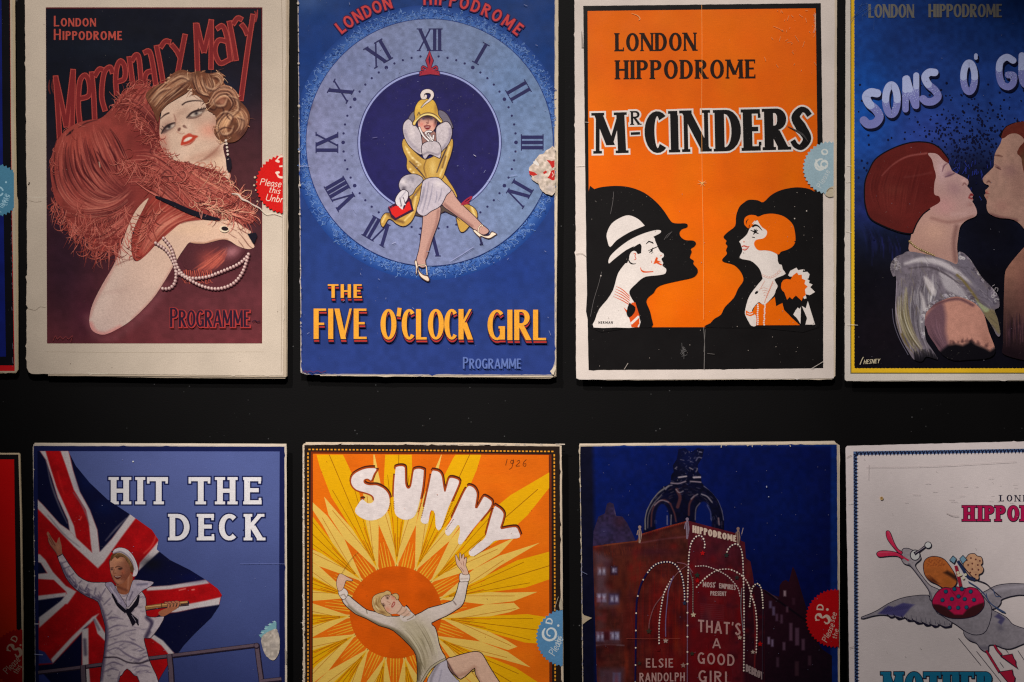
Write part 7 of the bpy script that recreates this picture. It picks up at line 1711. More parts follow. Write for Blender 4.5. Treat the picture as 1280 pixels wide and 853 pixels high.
    for x0, y0, x1, y1, c in ((747, 709, 757, 719, (112, 104, 126)), (763, 708, 772, 719, (44, 24, 46)), (765, 710, 771, 716, (120, 116, 146)), (746, 742, 758, 753, (120, 112, 140)), (761, 742, 774, 756, (62, 48, 80)), (763, 744, 773, 753, (124, 120, 156)), (745, 790, 755, 802, (116, 110, 140)), (755, 790, 761, 800, (44, 18, 30)), (762.6, 790, 774, 800, (128, 126, 160)), (766, 841, 776, 853, (96, 96, 130))):
        P.f(rect(x0, y0, x1, y1), c, 1.2, .85, False)
    for x, y in ((752, 714), (768, 713), (752, 748), (768, 749), (750, 796), (768, 795)): P.l([(x, y - 6), (x, y + 6)], .9, (60, 44, 66), .6, .8); P.l([(x - 5, y), (x + 5, y)], .7, (60, 44, 66), .6, .7)
    P.l([(745, 807), (760, 806), (780, 807)], 1.2, (120, 104, 116), 1, .6); P.f([(753, 806), (770, 806), (768, 816), (756, 818)], (70, 18, 18), 2, .7, False)
    for i in range(150):
        x, y = w_.uniform(744, 860), w_.uniform(662, 853)
        P.b(x, y, w_.uniform(2, 7), w_.uniform(2, 9), [(34, 9, 14), (122, 52, 34), (128, 22, 20), (58, 20, 32)][w_.integers(4)], w_.uniform(.15, .45))
    for x, y in ((750, 714), (755, 714), (767, 713), (749, 746), (755, 747), (765, 749), (771, 749), (748, 796), (753, 796), (766, 795), (772, 795)): P.b(x, y, 1.5, 2.4, (176, 172, 196), .8)
    th.paint(P)
    fr = [(860, 651), (890, 659), (925, 668), (926, 676), (931, 678), (932.4, 698), (938, 702), (941, 718), (942.8, 731), (945, 760), (956, 764), (956, 1022), (862, 1022), (860, 720)]
    P = Paint(fr, (76, 22, 32), .8, smooth=False); P.n(.14, 4, 7); P.b(895, 770, 26, 40, (104, 14, 18), .9); P.b(888, 840, 30, 40, (116, 8, 14), .9); P.b(868, 760, 8, 60, (110, 14, 18), .7); P.b(925, 770, 5, 40, (118, 10, 14), .7); P.b(885, 735, 22, 10, (112, 10, 18), .6); P.f([(930, 730), (958, 740), (958, 1022), (930, 1022)], (36, 10, 22), 3, .8, False); P.b(885, 772, 12, 12, (70, 22, 34), .8); P.b(888, 845, 16, 9, (50, 12, 20), .5); P.b(936, 712, 5, 12, (92, 32, 30), .7); P.b(900, 690, 30, 10, (70, 24, 38), .6)
    for i in range(260):
        x, y = w_.uniform(862, 956), w_.uniform(656, 856); h_ = w_.uniform(3, 12)
        P.l([(x, y), (x + w_.normal() * .8, y + h_)], (.3, w_.uniform(.5, 1.3), .3), [(34, 8, 16), (120, 30, 32), (56, 12, 22), (90, 48, 60)][w_.integers(4)], .7, w_.uniform(.15, .4), smooth=False)
    for y in np.arange(755, 775, 2.4): P.l([(876, y), (905, y + 2)], .6, (110, 60, 72), .6, .5)
    P.l([(941, 744), (944, 790), (943, 840)], 1.6, (130, 34, 34), 1, .7)
    for i in range(130):
        x, y = w_.uniform(862, 956), w_.uniform(654, 853)
        P.b(x, y, w_.uniform(2, 6), w_.uniform(2, 8), [(30, 8, 16), (112, 44, 44), (138, 12, 18), (52, 18, 34)][w_.integers(4)], w_.uniform(.15, .4))
    th.paint(P); th.build()
    for x, y, h_, c in ((799.6, 659, 20, (146, 122, 112)), (859, 649, 25, (124, 108, 126)), (922.6, 661, 22, (136, 108, 98))):
        st = Part(pg, 'roof_statue', parent=th)
        st.dots([(x, y)], 2, c); st.line([(x, y + 1), (x + .6, y + h_ * .5), (x - .2, y + h_)], (2.4, 4.4, 2), c); st.line([(x - 2, y + 4), (x - 3.4, y + h_ * .5)], 1.2, c); st.line([(x + .6, y + 4), (x + 1, y + h_ * .8)], .8, (70, 50, 60))
        if x < 920: st.build()
    st.line([(927, 668), (929, 660)], .9, (150, 130, 130)); st.build()
    sg = Part(pg, 'roof_sign', parent=th)
    text(sg, 'HIPPODROME', 0, 0, 9, (198, 176, 160), w=.26, t=.18, fit=54.5, gap=.16, tf=lambda a, b: np.stack([865.8 + a, 665.8 + a * .218 - b * (1.02 - a / 54.5 * .16)], 1))
    for s, x, y, h_, f, sl_ in (('MOSS', 878.6, 734, 6.6, 15, .06), ("'", 893, 734, 6, 2, 0), ('EMPIRES', 899, 735.4, 6.4, 20.6, .12), ('PRESENT', 888, 744.6, 5.6, 20, .03)):
        pg.lev += 1; text(sg, s, x, y, h_, (176, 150, 146), w=.2, t=.18, fit=f, tf=lambda a, b, x=x, y=y, sl_=sl_: np.stack([x + a, y + a * sl_ - b], 1))
    sg.build()
    # title on the wall, picked out in bulbs
    q = Part(pg, 'title_lettering')
    pk = (176, 136, 132)
    for s, x, y, h_, f, sl_ in (("THAT'S", 872.6, 790, 15.4, 53, .085), ('A', 890.4, 810.4, 12.4, 10.6, .02), ('GOOD', 872, 829.6, 14.4, 46, .07), ('GIRL', 873, 852.6, 15, 41, .06), ('ELSIE', 807.4, 834.6, 11.4, 34, 0), ('RANDOLPH', 799.4, 852.4, 11.2, 56.4, -.01)):
        pg.lev += 1; text(q, s, x, y, h_, pk, w=.15, t=.15, fit=f, gap=.22, tf=lambda a, b, x=x, y=y, sl_=sl_: np.stack([x + a, y + a * sl_ - b], 1))
    pg.lev += 1; text(q, 'DEBROY', 932.6, 840, 9.4, (150, 128, 128), w=.2, fit=21, gap=.2, tf=lambda a, b: np.stack([932.6 + a, 839.6 + a * .5 - b], 1))
    q.build()
    # strings of lights
    sl = Part(pg, 'light_strings')
    A = {
        1: [(859.4, 746), (860, 720), (860.7, 701.4), (861.3, 692.7), (863.2, 681.4), (867.6, 673.2), (873, 669.6), (878, 671.6), (880.8, 678.9), (880.4, 686.4)],
        2: [(908.7, 690), (912, 684), (919, 680), (924.6, 683), (927.8, 694), (929, 715), (929.7, 746.6), (930, 790), (929.6, 840)],
        3: [(794, 853), (794.6, 800), (795.4, 758), (797, 746), (801.5, 730), (810, 715), (820, 705.4), (833, 702.4), (843, 705), (849, 712.7), (853, 722.8), (855.4, 740), (855.6, 752)],
        4: [(839, 724), (833, 735), (829, 745), (825.4, 765), (823.8, 783.6), (823.8, 806)],
        5: [(869.5, 708), (881.4, 707.7), (896, 712.7), (909, 720), (917.7, 729), (922.8, 736.6), (925, 746)],
        6: [(870.7, 734), (881.4, 722.8), (894, 714), (905, 711.5), (915, 712.7), (927.8, 720), (935, 730), (939, 744), (944, 760), (946, 783.6), (945, 818)],
        7: [(937, 758), (938.4, 744), (941, 734), (946.6, 729.7), (951, 735), (952.9, 746.6), (953.6, 760)]}
    wire = {1: (86, 60, 84), 2: (100, 84, 96), 3: (24, 18, 62), 4: (74, 50, 70), 5: (112, 74, 82), 6: (116, 74, 80), 7: (60, 30, 40)}
    for k, p in A.items(): sl.line(p, 2.2 if k == 3 else 1.3, wire[k])
    for p, c in (([(859.4, 746), (859, 853)], (120, 86, 110)), ([(860, 706), (848, 715), (838, 728), (830, 742), (818, 758), (812, 776), (811, 787)], (120, 72, 76)), ([(842, 720), (836, 736), (834, 752), (832, 776), (832, 796)], (110, 90, 130)), ([(862, 712), (866, 730), (866, 750), (866, 768)], (92, 76, 76)), ([(846, 703), (858, 706), (866, 716)], (130, 80, 90)), ([(927, 735), (926, 760), (929, 790)], (106, 98, 106)), ([(953.6, 758), (953, 800), (953, 850)], (50, 36, 50))): sl.line(p, 1.2, c)
    b = (232, 216, 200)
    for k, st_ in ((1, 3.7), (2, 3.7), (4, 3.6), (6, 3.7), (7, 3.2)): sl.dots(along(cr(A[k], 8), st_), .95, b, jit=.4)
    c3 = along(cr(A[3], 8), 3.6); sl.dots([p for p in c3 if p[1] < 716 or p[0] > 840], .95, b); sl.dots([p for i, p in enumerate(c3) if not (p[1] < 716 or p[0] > 840) and i % 6 == 0], 1, b)
    c5 = along(cr(A[5], 8), 3.3); sl.dots([p for i, p in enumerate(c5)], .8, (214, 196, 186))
    sl.dots([(859.2, y) for y in (752, 766, 782, 796, 815, 830)], 1.1, b)
    sl.dots([(866, y) for y in np.arange(722, 766, 3)], .6, (150, 136, 126)); sl.build()
    def star(x, y, r, c):
        fw = Part(pg, 'star_lamp')
        fw.poly([(x + (r if k % 2 == 0 else r * .5) * math.sin(k * math.pi / 5), y - (r if k % 2 == 0 else r * .5) * math.cos(k * math.pi / 5)) for k in range(10)], c); fw.build()
    for x, y, r, c in ((878.2, 691.6, 3.4, (178, 20, 24)), (908, 694, 3.6, (40, 46, 44)), (871.4, 719, 3.8, (40, 52, 44)), (871.6, 726, 3.4, (164, 12, 18)), (921, 722, 3.6, (44, 44, 44)), (855.6, 754, 3, (40, 50, 76)), (866.6, 768.6, 3.6, (196, 176, 150)), (811, 789, 4, (54, 48, 38)), (832, 801, 3.6, (176, 150, 140)), (854, 831.6, 3.6, (150, 116, 108)), (799, 829, 3, (52, 44, 38)), (865, 817, 3.2, (50, 48, 38)), (950, 805, 3.6, (164, 10, 14)), (941, 815, 3, (170, 150, 140)), (924.6, 797, 3.2, (188, 160, 144)), (823, 812, 3, (96, 16, 20))): star(x, y, r, c)
    def word(t):
        c = (206, 178, 164)
        text(t, '3', 1035.4, 781.4, 18.5, c, w=.24, t=.1, rot=-74, fit=13.4); t.pg.lev += 3
        text(t, 'D', 1029, 763.6, 8.6, c, w=.22, t=.14, rot=-86, fit=8.6); t.pg.lev += 2
        t.dots([(1034, 762)], 1.7, c)
        text(t, 'Please', 1033.4, 803.4, 7.6, c, w=.1, rot=-66, fit=24, slant=.15); text(t, 'see', 1042.4, 778.4, 7.2, c, w=.1, rot=-74, fit=12, slant=.15)
        text(t, 'the', 1045.4, 799, 6.4, c, w=.1, rot=-78, fit=12, slant=.15)
    seal(pg, 1043.6, 773, 37, (172, 10, 18), None, 1048.2, word, teeth=48, size=.9)
    q = Part(pg, 'wear_marks')
    r_ = np.random.default_rng(51); wt = (190, 178, 160)
    for i in range(60):
        y = r_.uniform(560, 860); x = np.interp(y, [560, 700, 850], [724.6, 726.8, 728.2]); q.line([(x, y), (x + r_.normal() * .3, y + r_.uniform(1, 5))], r_.uniform(.4, 1.2), (150, 146, 160) if i % 3 else wt)
    q.poly([(727.6, 766), (730, 769), (740, 772.4), (734, 776), (729, 780), (727.6, 778)], (176, 160, 136)); q.line([(726, 714), (734, 718)], .6, (110, 116, 150))
    for x in (902, 907, 935, 952, 971, 987, 933, 940): q.line([(x, 556), (x + r_.normal(), 556 + r_.uniform(1, 4))], 1, wt)
    for i in range(70): q.dots([(r_.uniform(742, 1040), r_.uniform(560, 850))], r_.uniform(.2, .45), (110, 110, 140))
    q.dots([(958, 609), (960.6, 621), (958, 608)], .7, (150, 156, 180)); q.line([(783, 798), (810, 798.4), (850, 798)], .4, (150, 70, 60)); q.build()
    return pg

# ================================================================== programme: white, flying goose
def goose_programme():
    mat = print_material('white coloured print', rough=.6, grain=.033, mottle=.05, fleck=.0, laid=.05)
    pg = Programme('theatre_programme', 'white programme with a grey goose flying under a red spotted bundle', 1220, 1032, 1.7, mat, GENERIC_PAPER)
    cover = [(1057, 560), (1059, 557.6), (1120, 556), (1260, 552.4), (1386, 550.6), (1390, 1030), (1064, 1030), (1061.6, 850), (1060, 740), (1058, 640)]
    pages = [([(1060, 558.6), (1260, 553.8), (1388, 552), (1392, 1031), (1070, 1031), (1063, 800)], 0)]
    body(pg, cover, (186, 176, 176), pages, pcol=(170, 152, 132), edge=.5, seed=29)
    ink = (26, 22, 42)
    q = Part(pg, 'printed_border')
    q.line([(1071.4, 1020), (1070, 780), (1069.4, 650), (1069, 566.8), (1150, 565.6), (1278, 563.4), (1376, 562)], 4.6, (70, 92, 130), smooth=False)
    pts = along([(1069, 568), (1069.4, 650), (1070, 780), (1070.8, 900)], 4.4)
    for x, y in pts: q.line([(x - 2.2, y), (x + 2, y + 1.6), (x - 1.4, y + 3.2)], 1.7, (18, 22, 46), smooth=False, up=.2)
    for x, y in along([(1070, 566.8), (1150, 565.6), (1278, 563.4), (1300, 563)], 4.6): q.line([(x, y - 2.2), (x + 1.6, y + 2), (x + 3.2, y - 1.4)], 1.7, (18, 22, 46), smooth=False, up=.2)
    q.up(); q.build()
    q = Part(pg, 'heading_lettering')
    text(q, 'L', 1249.4, 627, 8, ink, w=.22, t=.12, fit=5.4, serif=.14); text(q, 'O', 1258, 627, 8.2, ink, w=.22, t=.1, fit=7.6); text(q, 'N', 1268.4, 627, 8, ink, w=.18, t=.12, fit=7, serif=.1); text(q, 'DON', 1279, 627, 8, ink, w=.2, t=.12, serif=.1)
    x = 1204.4
    for s, f in (('H', 13.6), ('I', 4.6), ('P', 11.6), ('P', 11.6), ('O', 14.4), ('D', 14), ('R', 14)):
        if s == 'I': x += 1.4
        text(q, s, x, 651.6, 19.4, (152, 18, 66), w=.24, t=.15, fit=f, serif=.10 if s != 'O' else 0, outline=(.8, ink)); pg.lev += 1
        x += f + (3.4 if s in 'HI' else 2.6)
    q.build()
    q = Part(pg, 'title_lettering')
    x = 1104
    for s, f in (('M', 24), ('O', 22), ('T', 19), ('H', 19), ('E', 16), ('R', 20)):
        text(q, s, x, 873, 33, (20, 96, 128), w=.26, t=.14, fit=f, serif=.07, outline=(1.0, ink)); pg.lev += 1
        x += f + 3.4
    q.build()
    Z = lambda pts: [(1060 + a / 5.805, 640 + b / 5.805) for a, b in pts]
    gy, gd = (124, 118, 126), (80, 76, 90)
    gs = Part(pg, 'flying_goose')
    def shp(part, pts, c, w_=1.3, n=3):
        p = sm(pts, n); part.line(p, w_ * 1.4, ink, smooth=False, closed=True); P = Paint(p, c, .65, smooth=False); P.n(.06, 2.4, 3); return P
    P = shp(gs, Z([(960, 605), (1010, 570), (1080, 535), (1180, 522), (1280, 525), (1340, 530), (1340, 590), (1290, 600), (1240, 600), (1200, 606), (1160, 615), (1110, 635), (1105, 660), (1080, 690), (1030, 705), (990, 690)]), gy); P.l(Z([(1000, 600), (1100, 560), (1280, 540)]), 4, (150, 144, 154), 2, .6); gs.paint(P)
    P = shp(gs, Z([(860, 800), (880, 760), (940, 710), (1000, 700), (1080, 730), (1150, 770), (1190, 815), (1250, 840), (1340, 870), (1340, 930), (1270, 955), (1180, 990), (1120, 985), (1070, 965), (1020, 965), (1015, 1005), (1000, 1015), (960, 990), (930, 950), (880, 930), (840, 880)]), gy); P.b(1250, 785, 5, 4, gd, .7, 30); P.l(Z([(880, 930), (960, 985), (1100, 980)]), 4, gd, 2.4, .5); P.f(Z([(1060, 760), (1090, 735), (1140, 775), (1110, 820), (1085, 800), (1100, 780)]), (56, 52, 92), 1, .8, False); gs.paint(P)
    P = shp(gs, Z([(98, 765), (150, 745), (215, 715), (290, 668), (380, 630), (470, 612), (580, 606), (590, 640), (640, 660), (720, 700), (745, 760), (745, 830), (700, 830), (660, 815), (650, 828), (600, 815), (590, 822), (545, 800), (530, 808), (480, 785), (465, 790), (410, 765), (390, 772), (340, 755), (320, 762), (280, 748), (230, 745), (170, 755), (110, 772)]), gy, n=2); P.f(Z([(215, 738), (290, 680), (330, 690), (385, 665), (400, 660), (485, 672), (460, 690), (440, 712), (420, 735), (395, 765), (340, 752), (280, 746)]), (58, 54, 104), .9, .9, False); P.b(1150, 760, 12, 6, (152, 146, 156), .5)
    for k in range(12): P.l(Z([(240 + k * 17, 735 - k * 3), (270 + k * 17, 690 - k * 1)]), .5, (36, 34, 72), .5, .7)
    gs.paint(P)
    for x0, y0, x1, y1 in ((280, 748, 335, 764), (335, 760, 392, 776), (405, 768, 468, 792), (470, 790, 534, 810), (538, 806, 594, 824), (598, 820, 655, 830), (660, 822, 740, 834)):
        gs.line(Z([(x0, y0 - 6), ((x0 + x1) / 2, (y0 + y1) / 2 + 8), (x1, y1 - 6), (x1 - 8, y1 - 26)]), (1, 2, 1.4, .4), ink)
    for k in range(9): gs.line(Z([(430 + k * 34, 790 + k * 4), (424 + k * 34, 742 + k * 6)]), (.9, .3), gd)
    P = shp(gs, Z([(600, 600), (700, 560), (900, 560), (1000, 640), (1040, 720), (1000, 860), (930, 890), (860, 870), (790, 820), (740, 790), (680, 750), (640, 720)]), gy); gs.paint(P)
    P = shp(gs, Z([(395, 275), (430, 266), (455, 275), (490, 290), (520, 320), (522, 345), (485, 380), (500, 420), (560, 500), (600, 540), (660, 570), (640, 620), (600, 640), (590, 580), (560, 530), (500, 450), (450, 390), (410, 375), (388, 340)]), (150, 142, 148)); P.l(Z([(440, 380), (520, 480), (590, 580), (608, 640)]), 2, gd, 1.2, .7); gs.paint(P)
    rb = (186, 40, 74)
    for pts in (Z([(390, 290), (360, 270), (330, 220), (305, 155), (290, 138), (276, 148), (285, 195), (320, 245), (360, 290), (385, 305)]), Z([(400, 330), (380, 310), (330, 290), (250, 282), (212, 295), (210, 312), (230, 325), (300, 318), (360, 320), (390, 340)])):
        P = shp(gs, pts, rb, 1.1); P.l([pts[2], pts[4]], 1.2, (214, 90, 112), .8, .6); gs.paint(P)
    gs.line(Z([(395, 325), (425, 345), (440, 352)]), 2, rb)
    gs.poly(ell(1143.6, 694, 6.6, 7, rot=0), ink); gs.poly(ell(1143.6, 694, 5.4, 5.8), (204, 194, 192)); gs.line(Z([(480, 305), (520, 280), (570, 240)]), (5, 3, 3), ink); gs.line(Z([(485, 300), (560, 250)]), .8, (150, 140, 150)); gs.poly(ell(1159.8, 681.4, 4.6, 4.4), ink); gs.poly(ell(1159.8, 681.4, 3.6, 3.5), (200, 190, 190))
    for pts in (Z([(1000, 1005), (1040, 1070), (1095, 1160)]), Z([(1060, 965), (1080, 1000), (1110, 1035)])): gs.line(pts, 3.4, ink); gs.line(pts, 2.2, (150, 26, 52))
    for pts in (Z([(1095, 1160), (1190, 1145), (1195, 1180), (1210, 1200), (1205, 1240), (1215, 1290), (1170, 1250)]), Z([(1105, 1045), (1190, 1030), (1200, 1060), (1215, 1080), (1215, 1105), (1230, 1135), (1160, 1085)])): gs.poly(pts, (150, 26, 52)); gs.line(pts, .9, ink, smooth=False, closed=True)
    for a, b_ in (((800, 915), (960, 1110)), ((930, 1010), (1130, 1260)), ((1100, 1090), (1125, 1125)), ((1230, 1005), (1280, 1080)), ((1135, 990), (1160, 1020))): gs.line(Z([a, b_]), .7, ink)
    gs.build()
    # luggage on its back: sack, spotted cushion, big red spotted bundle
    bn = Part(pg, 'spotted_cushion')
    pts = Z([(860, 330), (880, 308), (915, 305), (935, 322), (965, 330), (972, 370), (960, 385), (978, 410), (970, 440), (945, 455), (945, 485), (915, 492), (880, 470), (840, 420), (840, 360)]); P = shp(bn, pts, (176, 134, 104)); bn.paint(P); bn.dots(Z([(890, 335), (925, 345), (900, 375), (940, 385), (870, 385), (900, 415), (945, 420), (885, 440), (925, 455), (860, 350), (955, 355)]), 1.2, (96, 50, 44)); bn.build()
    sk = Part(pg, 'brown_sack')
    P = shp(sk, Z([(550, 370), (570, 340), (610, 325), (660, 330), (700, 350), (740, 400), (775, 460), (785, 510), (760, 545), (730, 558), (690, 550), (640, 520), (595, 500), (560, 460), (548, 410)]), (168, 92, 44)); P.b(1164, 704, 8, 7, (184, 100, 48), .7); P.b(1185, 727, 8, 5, (150, 84, 34), .7); P.f(Z([(690, 440), (720, 425), (780, 460), (830, 500), (800, 510), (740, 470)]), (46, 26, 22), 1.5, .9, False)
    for k in range(22): P.l([(1158 + k * 1.0, 704 + 4 * math.sin(k * 1.9)), (1160 + k, 703 + 4 * math.sin(k * 1.9 + .6))], .6, (120, 56, 30), .5, .7)
    P.strands(Z([(560, 460), (600, 505), (660, 545)]), Z([(580, 440), (625, 490), (690, 530)]), 20, .8, [(70, 34, 24)], .6, .8, 3); sk.paint(P); sk.build()
    rbn = Part(pg, 'blue_ribbon')
    rbn.poly(Z([(735, 350), (760, 318), (785, 340), (768, 375)]), (106, 140, 160)); rbn.poly(Z([(808, 340), (832, 315), (860, 345), (830, 378)]), (106, 140, 160))
    for p in ([(735, 350), (760, 318), (785, 340), (768, 375)], [(808, 340), (832, 315), (860, 345), (830, 378)]): rbn.line(Z(p), .9, ink, smooth=False, closed=True)
    rbn.line(Z([(795, 355), (830, 410), (870, 470), (920, 490)]), 4, (34, 44, 76)); rbn.line(Z([(810, 365), (880, 450), (930, 492), (1000, 520), (1050, 570), (1110, 620)]), 1.2, ink); rbn.line(Z([(870, 505), (940, 550), (990, 600), (1040, 670), (1140, 730)]), 1.4, (50, 66, 100)); rbn.line(Z([(1000, 590), (1020, 650), (1100, 715), (1140, 732)]), 1, (50, 66, 100)); rbn.line(Z([(1050, 560), (1070, 610), (1100, 612)]), 1, (50, 66, 100)); rbn.line(Z([(780, 390), (800, 470), (815, 540)]), 4, (140, 30, 50)); rbn.dots(Z([(795, 440), (815, 455), (850, 455), (835, 480), (800, 460)]), 1.8, (206, 186, 160)); rbn.build()
    sp = Part(pg, 'spotted_bundle')
    P = shp(sp, Z([(612, 650), (630, 605), (660, 570), (700, 550), (745, 555), (790, 545), (840, 560), (880, 548), (930, 560), (965, 600), (985, 650), (975, 700), (930, 745), (870, 765), (800, 772), (730, 765), (665, 735), (622, 695)]), (166, 22, 66)); P.f(Z([(612, 668), (660, 672), (710, 690), (740, 720), (770, 745), (830, 745), (860, 710), (900, 685), (985, 655), (980, 720), (900, 770), (800, 785), (690, 765), (620, 720)]), (48, 22, 24), 1, .95, False); P.l(Z([(740, 560), (780, 610), (800, 622)]), .8, (110, 10, 40), .7, .8); P.l(Z([(850, 560), (830, 605), (805, 622)]), .8, (110, 10, 40), .7, .8); sp.paint(P)
    for a, b_ in ((708, 578), (888, 578), (684, 640), (752, 632), (845, 632), (912, 638), (800, 613), (770, 560), (825, 560), (735, 695), (797, 695), (858, 692)): sp.dots([(1060 + a / 5.805, 640 + b_ / 5.805)], 2.9, (28, 24, 64)); sp.dots([(1060 + a / 5.805 - .2, 640 + b_ / 5.805 - .2)], 2.1, (24, 84, 104))
    sp.build()
    q = Part(pg, 'wear_marks')
    r_ = np.random.default_rng(61)
    q.dots([(1101.6, 623)], 2.2, (176, 146, 98)); q.dots([(1101.9, 622.6)], .9, (108, 76, 44)); q.line([(1082, 584), (1160, 583), (1270, 577)], .35, (160, 150, 150)); q.line([(1085.6, 580), (1085, 600)], .35, (160, 150, 150)); q.line([(1182, 641), (1190, 644.6), (1198, 645)], .6, (150, 140, 140)); q.line([(1061, 810), (1068, 808)], .5, (110, 98, 94)); q.line([(1060, 630), (1066, 629)], .6, (206, 198, 196)); q.line([(1058, 572), (1064, 569)], .5, (130, 116, 104))
    for i in range(24): q.dots([(r_.uniform(1076, 1278), r_.uniform(568, 840))], r_.uniform(.2, .5), (130, 120, 120))
    for i in range(20):
        x, y = r_.uniform(1130, 1270), r_.uniform(594, 636); q.line([(x, y), (x + r_.uniform(2, 10), y)], .3, (168, 158, 158))
    q.build()
    return pg

# ================================================================== two more programmes at the left, mostly out of the picture
def edge_programmes():
    mat = print_material('dark blue print', rough=.5, grain=.055, mottle=.06, fleck=.2)
    pg = Programme('theatre_programme', 'dark blue programme with a red bottom edge, left of the cream edged one', -140, 467, 1.6, mat, GENERIC_PAPER)
    cover = [(-306, -34), (15, -34), (16.6, 100), (18, 200), (20.6, 400), (21.4, 464), (19, 466), (-306, 466)]
    pages = [([(-300, -34), (18.4, -34), (19.6, 150), (21, 245), (22.4, 250), (22.8, 462), (20, 466.6), (-300, 467)], 0)]
    body(pg, cover, (160, 148, 128), pages, pcol=(186, 168, 138), edge=.6, seed=37)
    q = Part(pg, 'printed_border'); q.poly([(-304, -30), (12.4, -30), (13.6, 150), (15.6, 300), (18.4, 464), (-304, 464.6)], (172, 18, 24)); q.poly([(-302, -28), (12.2, -28), (13.2, 150), (15, 300), (17.4, 457), (-302, 457)], (10, 10, 16)); q.build()
    q = Part(pg, 'printed_panel'); P = Paint([(-298, -26), (1.6, -26), (3, 150), (5, 300), (7.4, 446), (-298, 446)], (14, 24, 92), 4, smooth=False); P.n(.1, 12, 3); q.paint(P); q.build()
    q = Part(pg, 'wear_marks'); r_ = np.random.default_rng(71)
    for i in range(40):
        y = r_.uniform(200, 460); q.line([(np.interp(y, [0, 460], [11.6, 16]) + r_.normal() * .6, y), (np.interp(y, [0, 460], [11.8, 16.4]) + r_.normal() * .6, y + r_.uniform(1, 5))], .6, (78, 74, 84))
    q.build()
    def word(t):
        c = (140, 178, 196)
        t.line(ell(-2, 239.4, 6, 5.4, 24, 0, 330, 20), 2, c, smooth=False); t.dots([(7.6, 228)], 1.3, c)
        text(t, 'Please', 1.6, 266, 8, c, w=.1, rot=-66, fit=24); text(t, 'this', 8.6, 258, 8, c, w=.1, rot=-72, fit=14)
    seal(pg, -6, 238, 34, (66, 116, 142), None, 17.4, word, teeth=44)
    mat = print_material('bright red print', rough=.5, grain=.044, mottle=.06, fleck=.2)
    pg = Programme('theatre_programme', 'bright red programme with a black frame, left of the sailor one', -140, 1032, 1.6, mat, GENERIC_PAPER)
    cover = [(-300, 566.4), (24.4, 566.4), (26.6, 640), (28.4, 780), (28.8, 1030), (-300, 1030)]
    pages = [([(-298, 567.4), (25.4, 567.4), (27.6, 650), (29.4, 790), (30, 1031), (-298, 1031)], 0)]
    body(pg, cover, (196, 176, 146), pages, pcol=(176, 158, 130), edge=.4, seed=43)
    q = Part(pg, 'printed_border'); q.poly([(-298, 568.4), (23, 568.4), (25, 640), (27, 786), (27.4, 1028), (-298, 1028)], (22, 18, 20)); q.build()
    q = Part(pg, 'printed_panel'); P = Paint([(-290, 574.4), (17.6, 574.4), (18.4, 640), (20.6, 780), (21, 1020), (-290, 1020)], (190, 12, 14), 2.4, smooth=False); P.n(.05, 14, 3); P.g((10, 640), (10, 830), (190, 12, 14), (196, 50, 10)); q.paint(P); q.build()
    def word(t):
        c = (206, 160, 136)
        text(t, '3', 23, 823.6, 19.5, c, w=.24, t=.1, rot=-58, fit=14); t.pg.lev += 3
        text(t, 'D', 19.6, 804, 8, c, w=.2, t=.14, rot=-60, fit=8); t.dots([(25.6, 806.6)], 1.3, c); text(t, 'Please', 9.6, 843, 8.6, c, w=.1, rot=-48, fit=24); text(t, 'this', 22, 843, 8, c, w=.1, rot=-60, fit=11)
    seal(pg, 26, 823, 37, (158, 10, 14), None, 28, word, teeth=48, size=.9)

# ================================================================== put it all together
feather_programme(); clock_programme(); silhouette_programme(); kiss_programme()
sailor_programme(); sunburst_programme(); night_programme(); goose_programme(); edge_programmes()

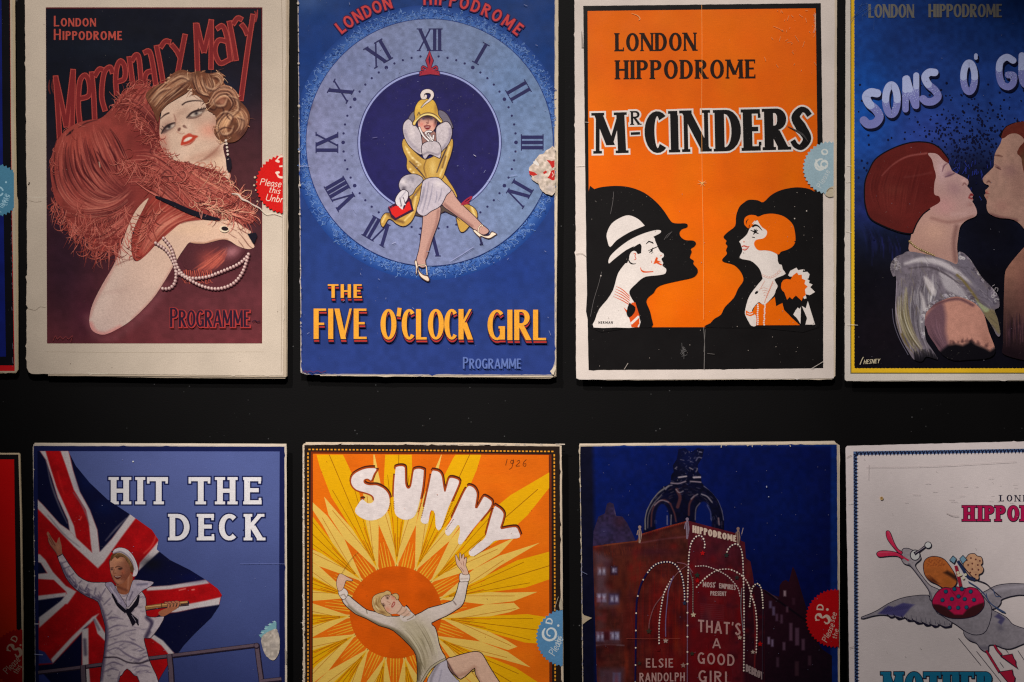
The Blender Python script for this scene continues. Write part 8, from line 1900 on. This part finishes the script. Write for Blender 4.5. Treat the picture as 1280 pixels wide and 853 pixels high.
# black board everything is fixed to
me = bpy.data.meshes.new('display_board')
w, h = 1.2, 1.0
me.from_pydata([(-w, GAP, -h), (w, GAP, -h), (w, GAP, h), (-w, GAP, h), (-w, GAP + .02, -h), (w, GAP + .02, -h), (w, GAP + .02, h), (-w, GAP + .02, h)], [],
               [(0, 1, 2, 3), (7, 6, 5, 4), (0, 4, 5, 1), (1, 5, 6, 2), (2, 6, 7, 3), (3, 7, 4, 0)])
bo = bpy.data.objects.new('display_board', me); COL.objects.link(bo)
me.materials.append(BOARD)
me.polygons.foreach_set('use_smooth', [False] * 6)
bo['kind'] = 'structure'; bo['label'] = 'black painted board behind all the programmes'

# camera square to the board
cam = bpy.data.cameras.new('camera'); co = bpy.data.objects.new('camera', cam); COL.objects.link(co)
D = .95
co.location = (0, -D, 0); co.rotation_euler = (math.pi / 2, 0, 0)
cam.sensor_width = 36; cam.lens = 36 * D / (1280 * S); cam.clip_start = .01; cam.clip_end = 20
sc.camera = co

# gallery spot lamps above and in front
def spot(name, loc, aim, watts, deg, blend, size, col):
    l = bpy.data.lights.new(name, 'SPOT'); l.energy = watts; l.spot_size = math.radians(deg); l.spot_blend = blend; l.shadow_soft_size = size; l.color = col
    o = bpy.data.objects.new(name, l); COL.objects.link(o); o.location = loc
    o.rotation_euler = (Vector(aim) - Vector(loc)).to_track_quat('-Z', 'Y').to_euler()
P2 = lambda x, y: ((x - CX) * S, 0, (CY - y) * S)
for lx, ly, lz, ax, az, half, blend, w in ((-.5, -.75, .8, .08, -.272, 15.9, .8, .753), (-.036, -1.2, .8, -.057, .205, 17.0, .8, 1.03), (-.238, -.69, .858, .4, -.036, 8.4, .85, .854)):
    spot('gallery_spot', (lx, ly, lz), (ax, 0, az), w * POW, 2 * half, blend, .014, (1, .94, .885))

wd = bpy.data.worlds.new('World'); sc.world = wd; wd.use_nodes = True
wd.node_tree.nodes['Background'].inputs['Color'].default_value = (.5, .55, .65, 1)
wd.node_tree.nodes['Background'].inputs['Strength'].default_value = .035
sc.view_settings.view_transform = 'Standard'; sc.view_settings.look = 'None'
sc.view_settings.exposure = 0; sc.view_settings.gamma = 1
sc.cycles.max_bounces = 4; sc.cycles.use_denoising = False; sc.cycles.filter_width = 1.25
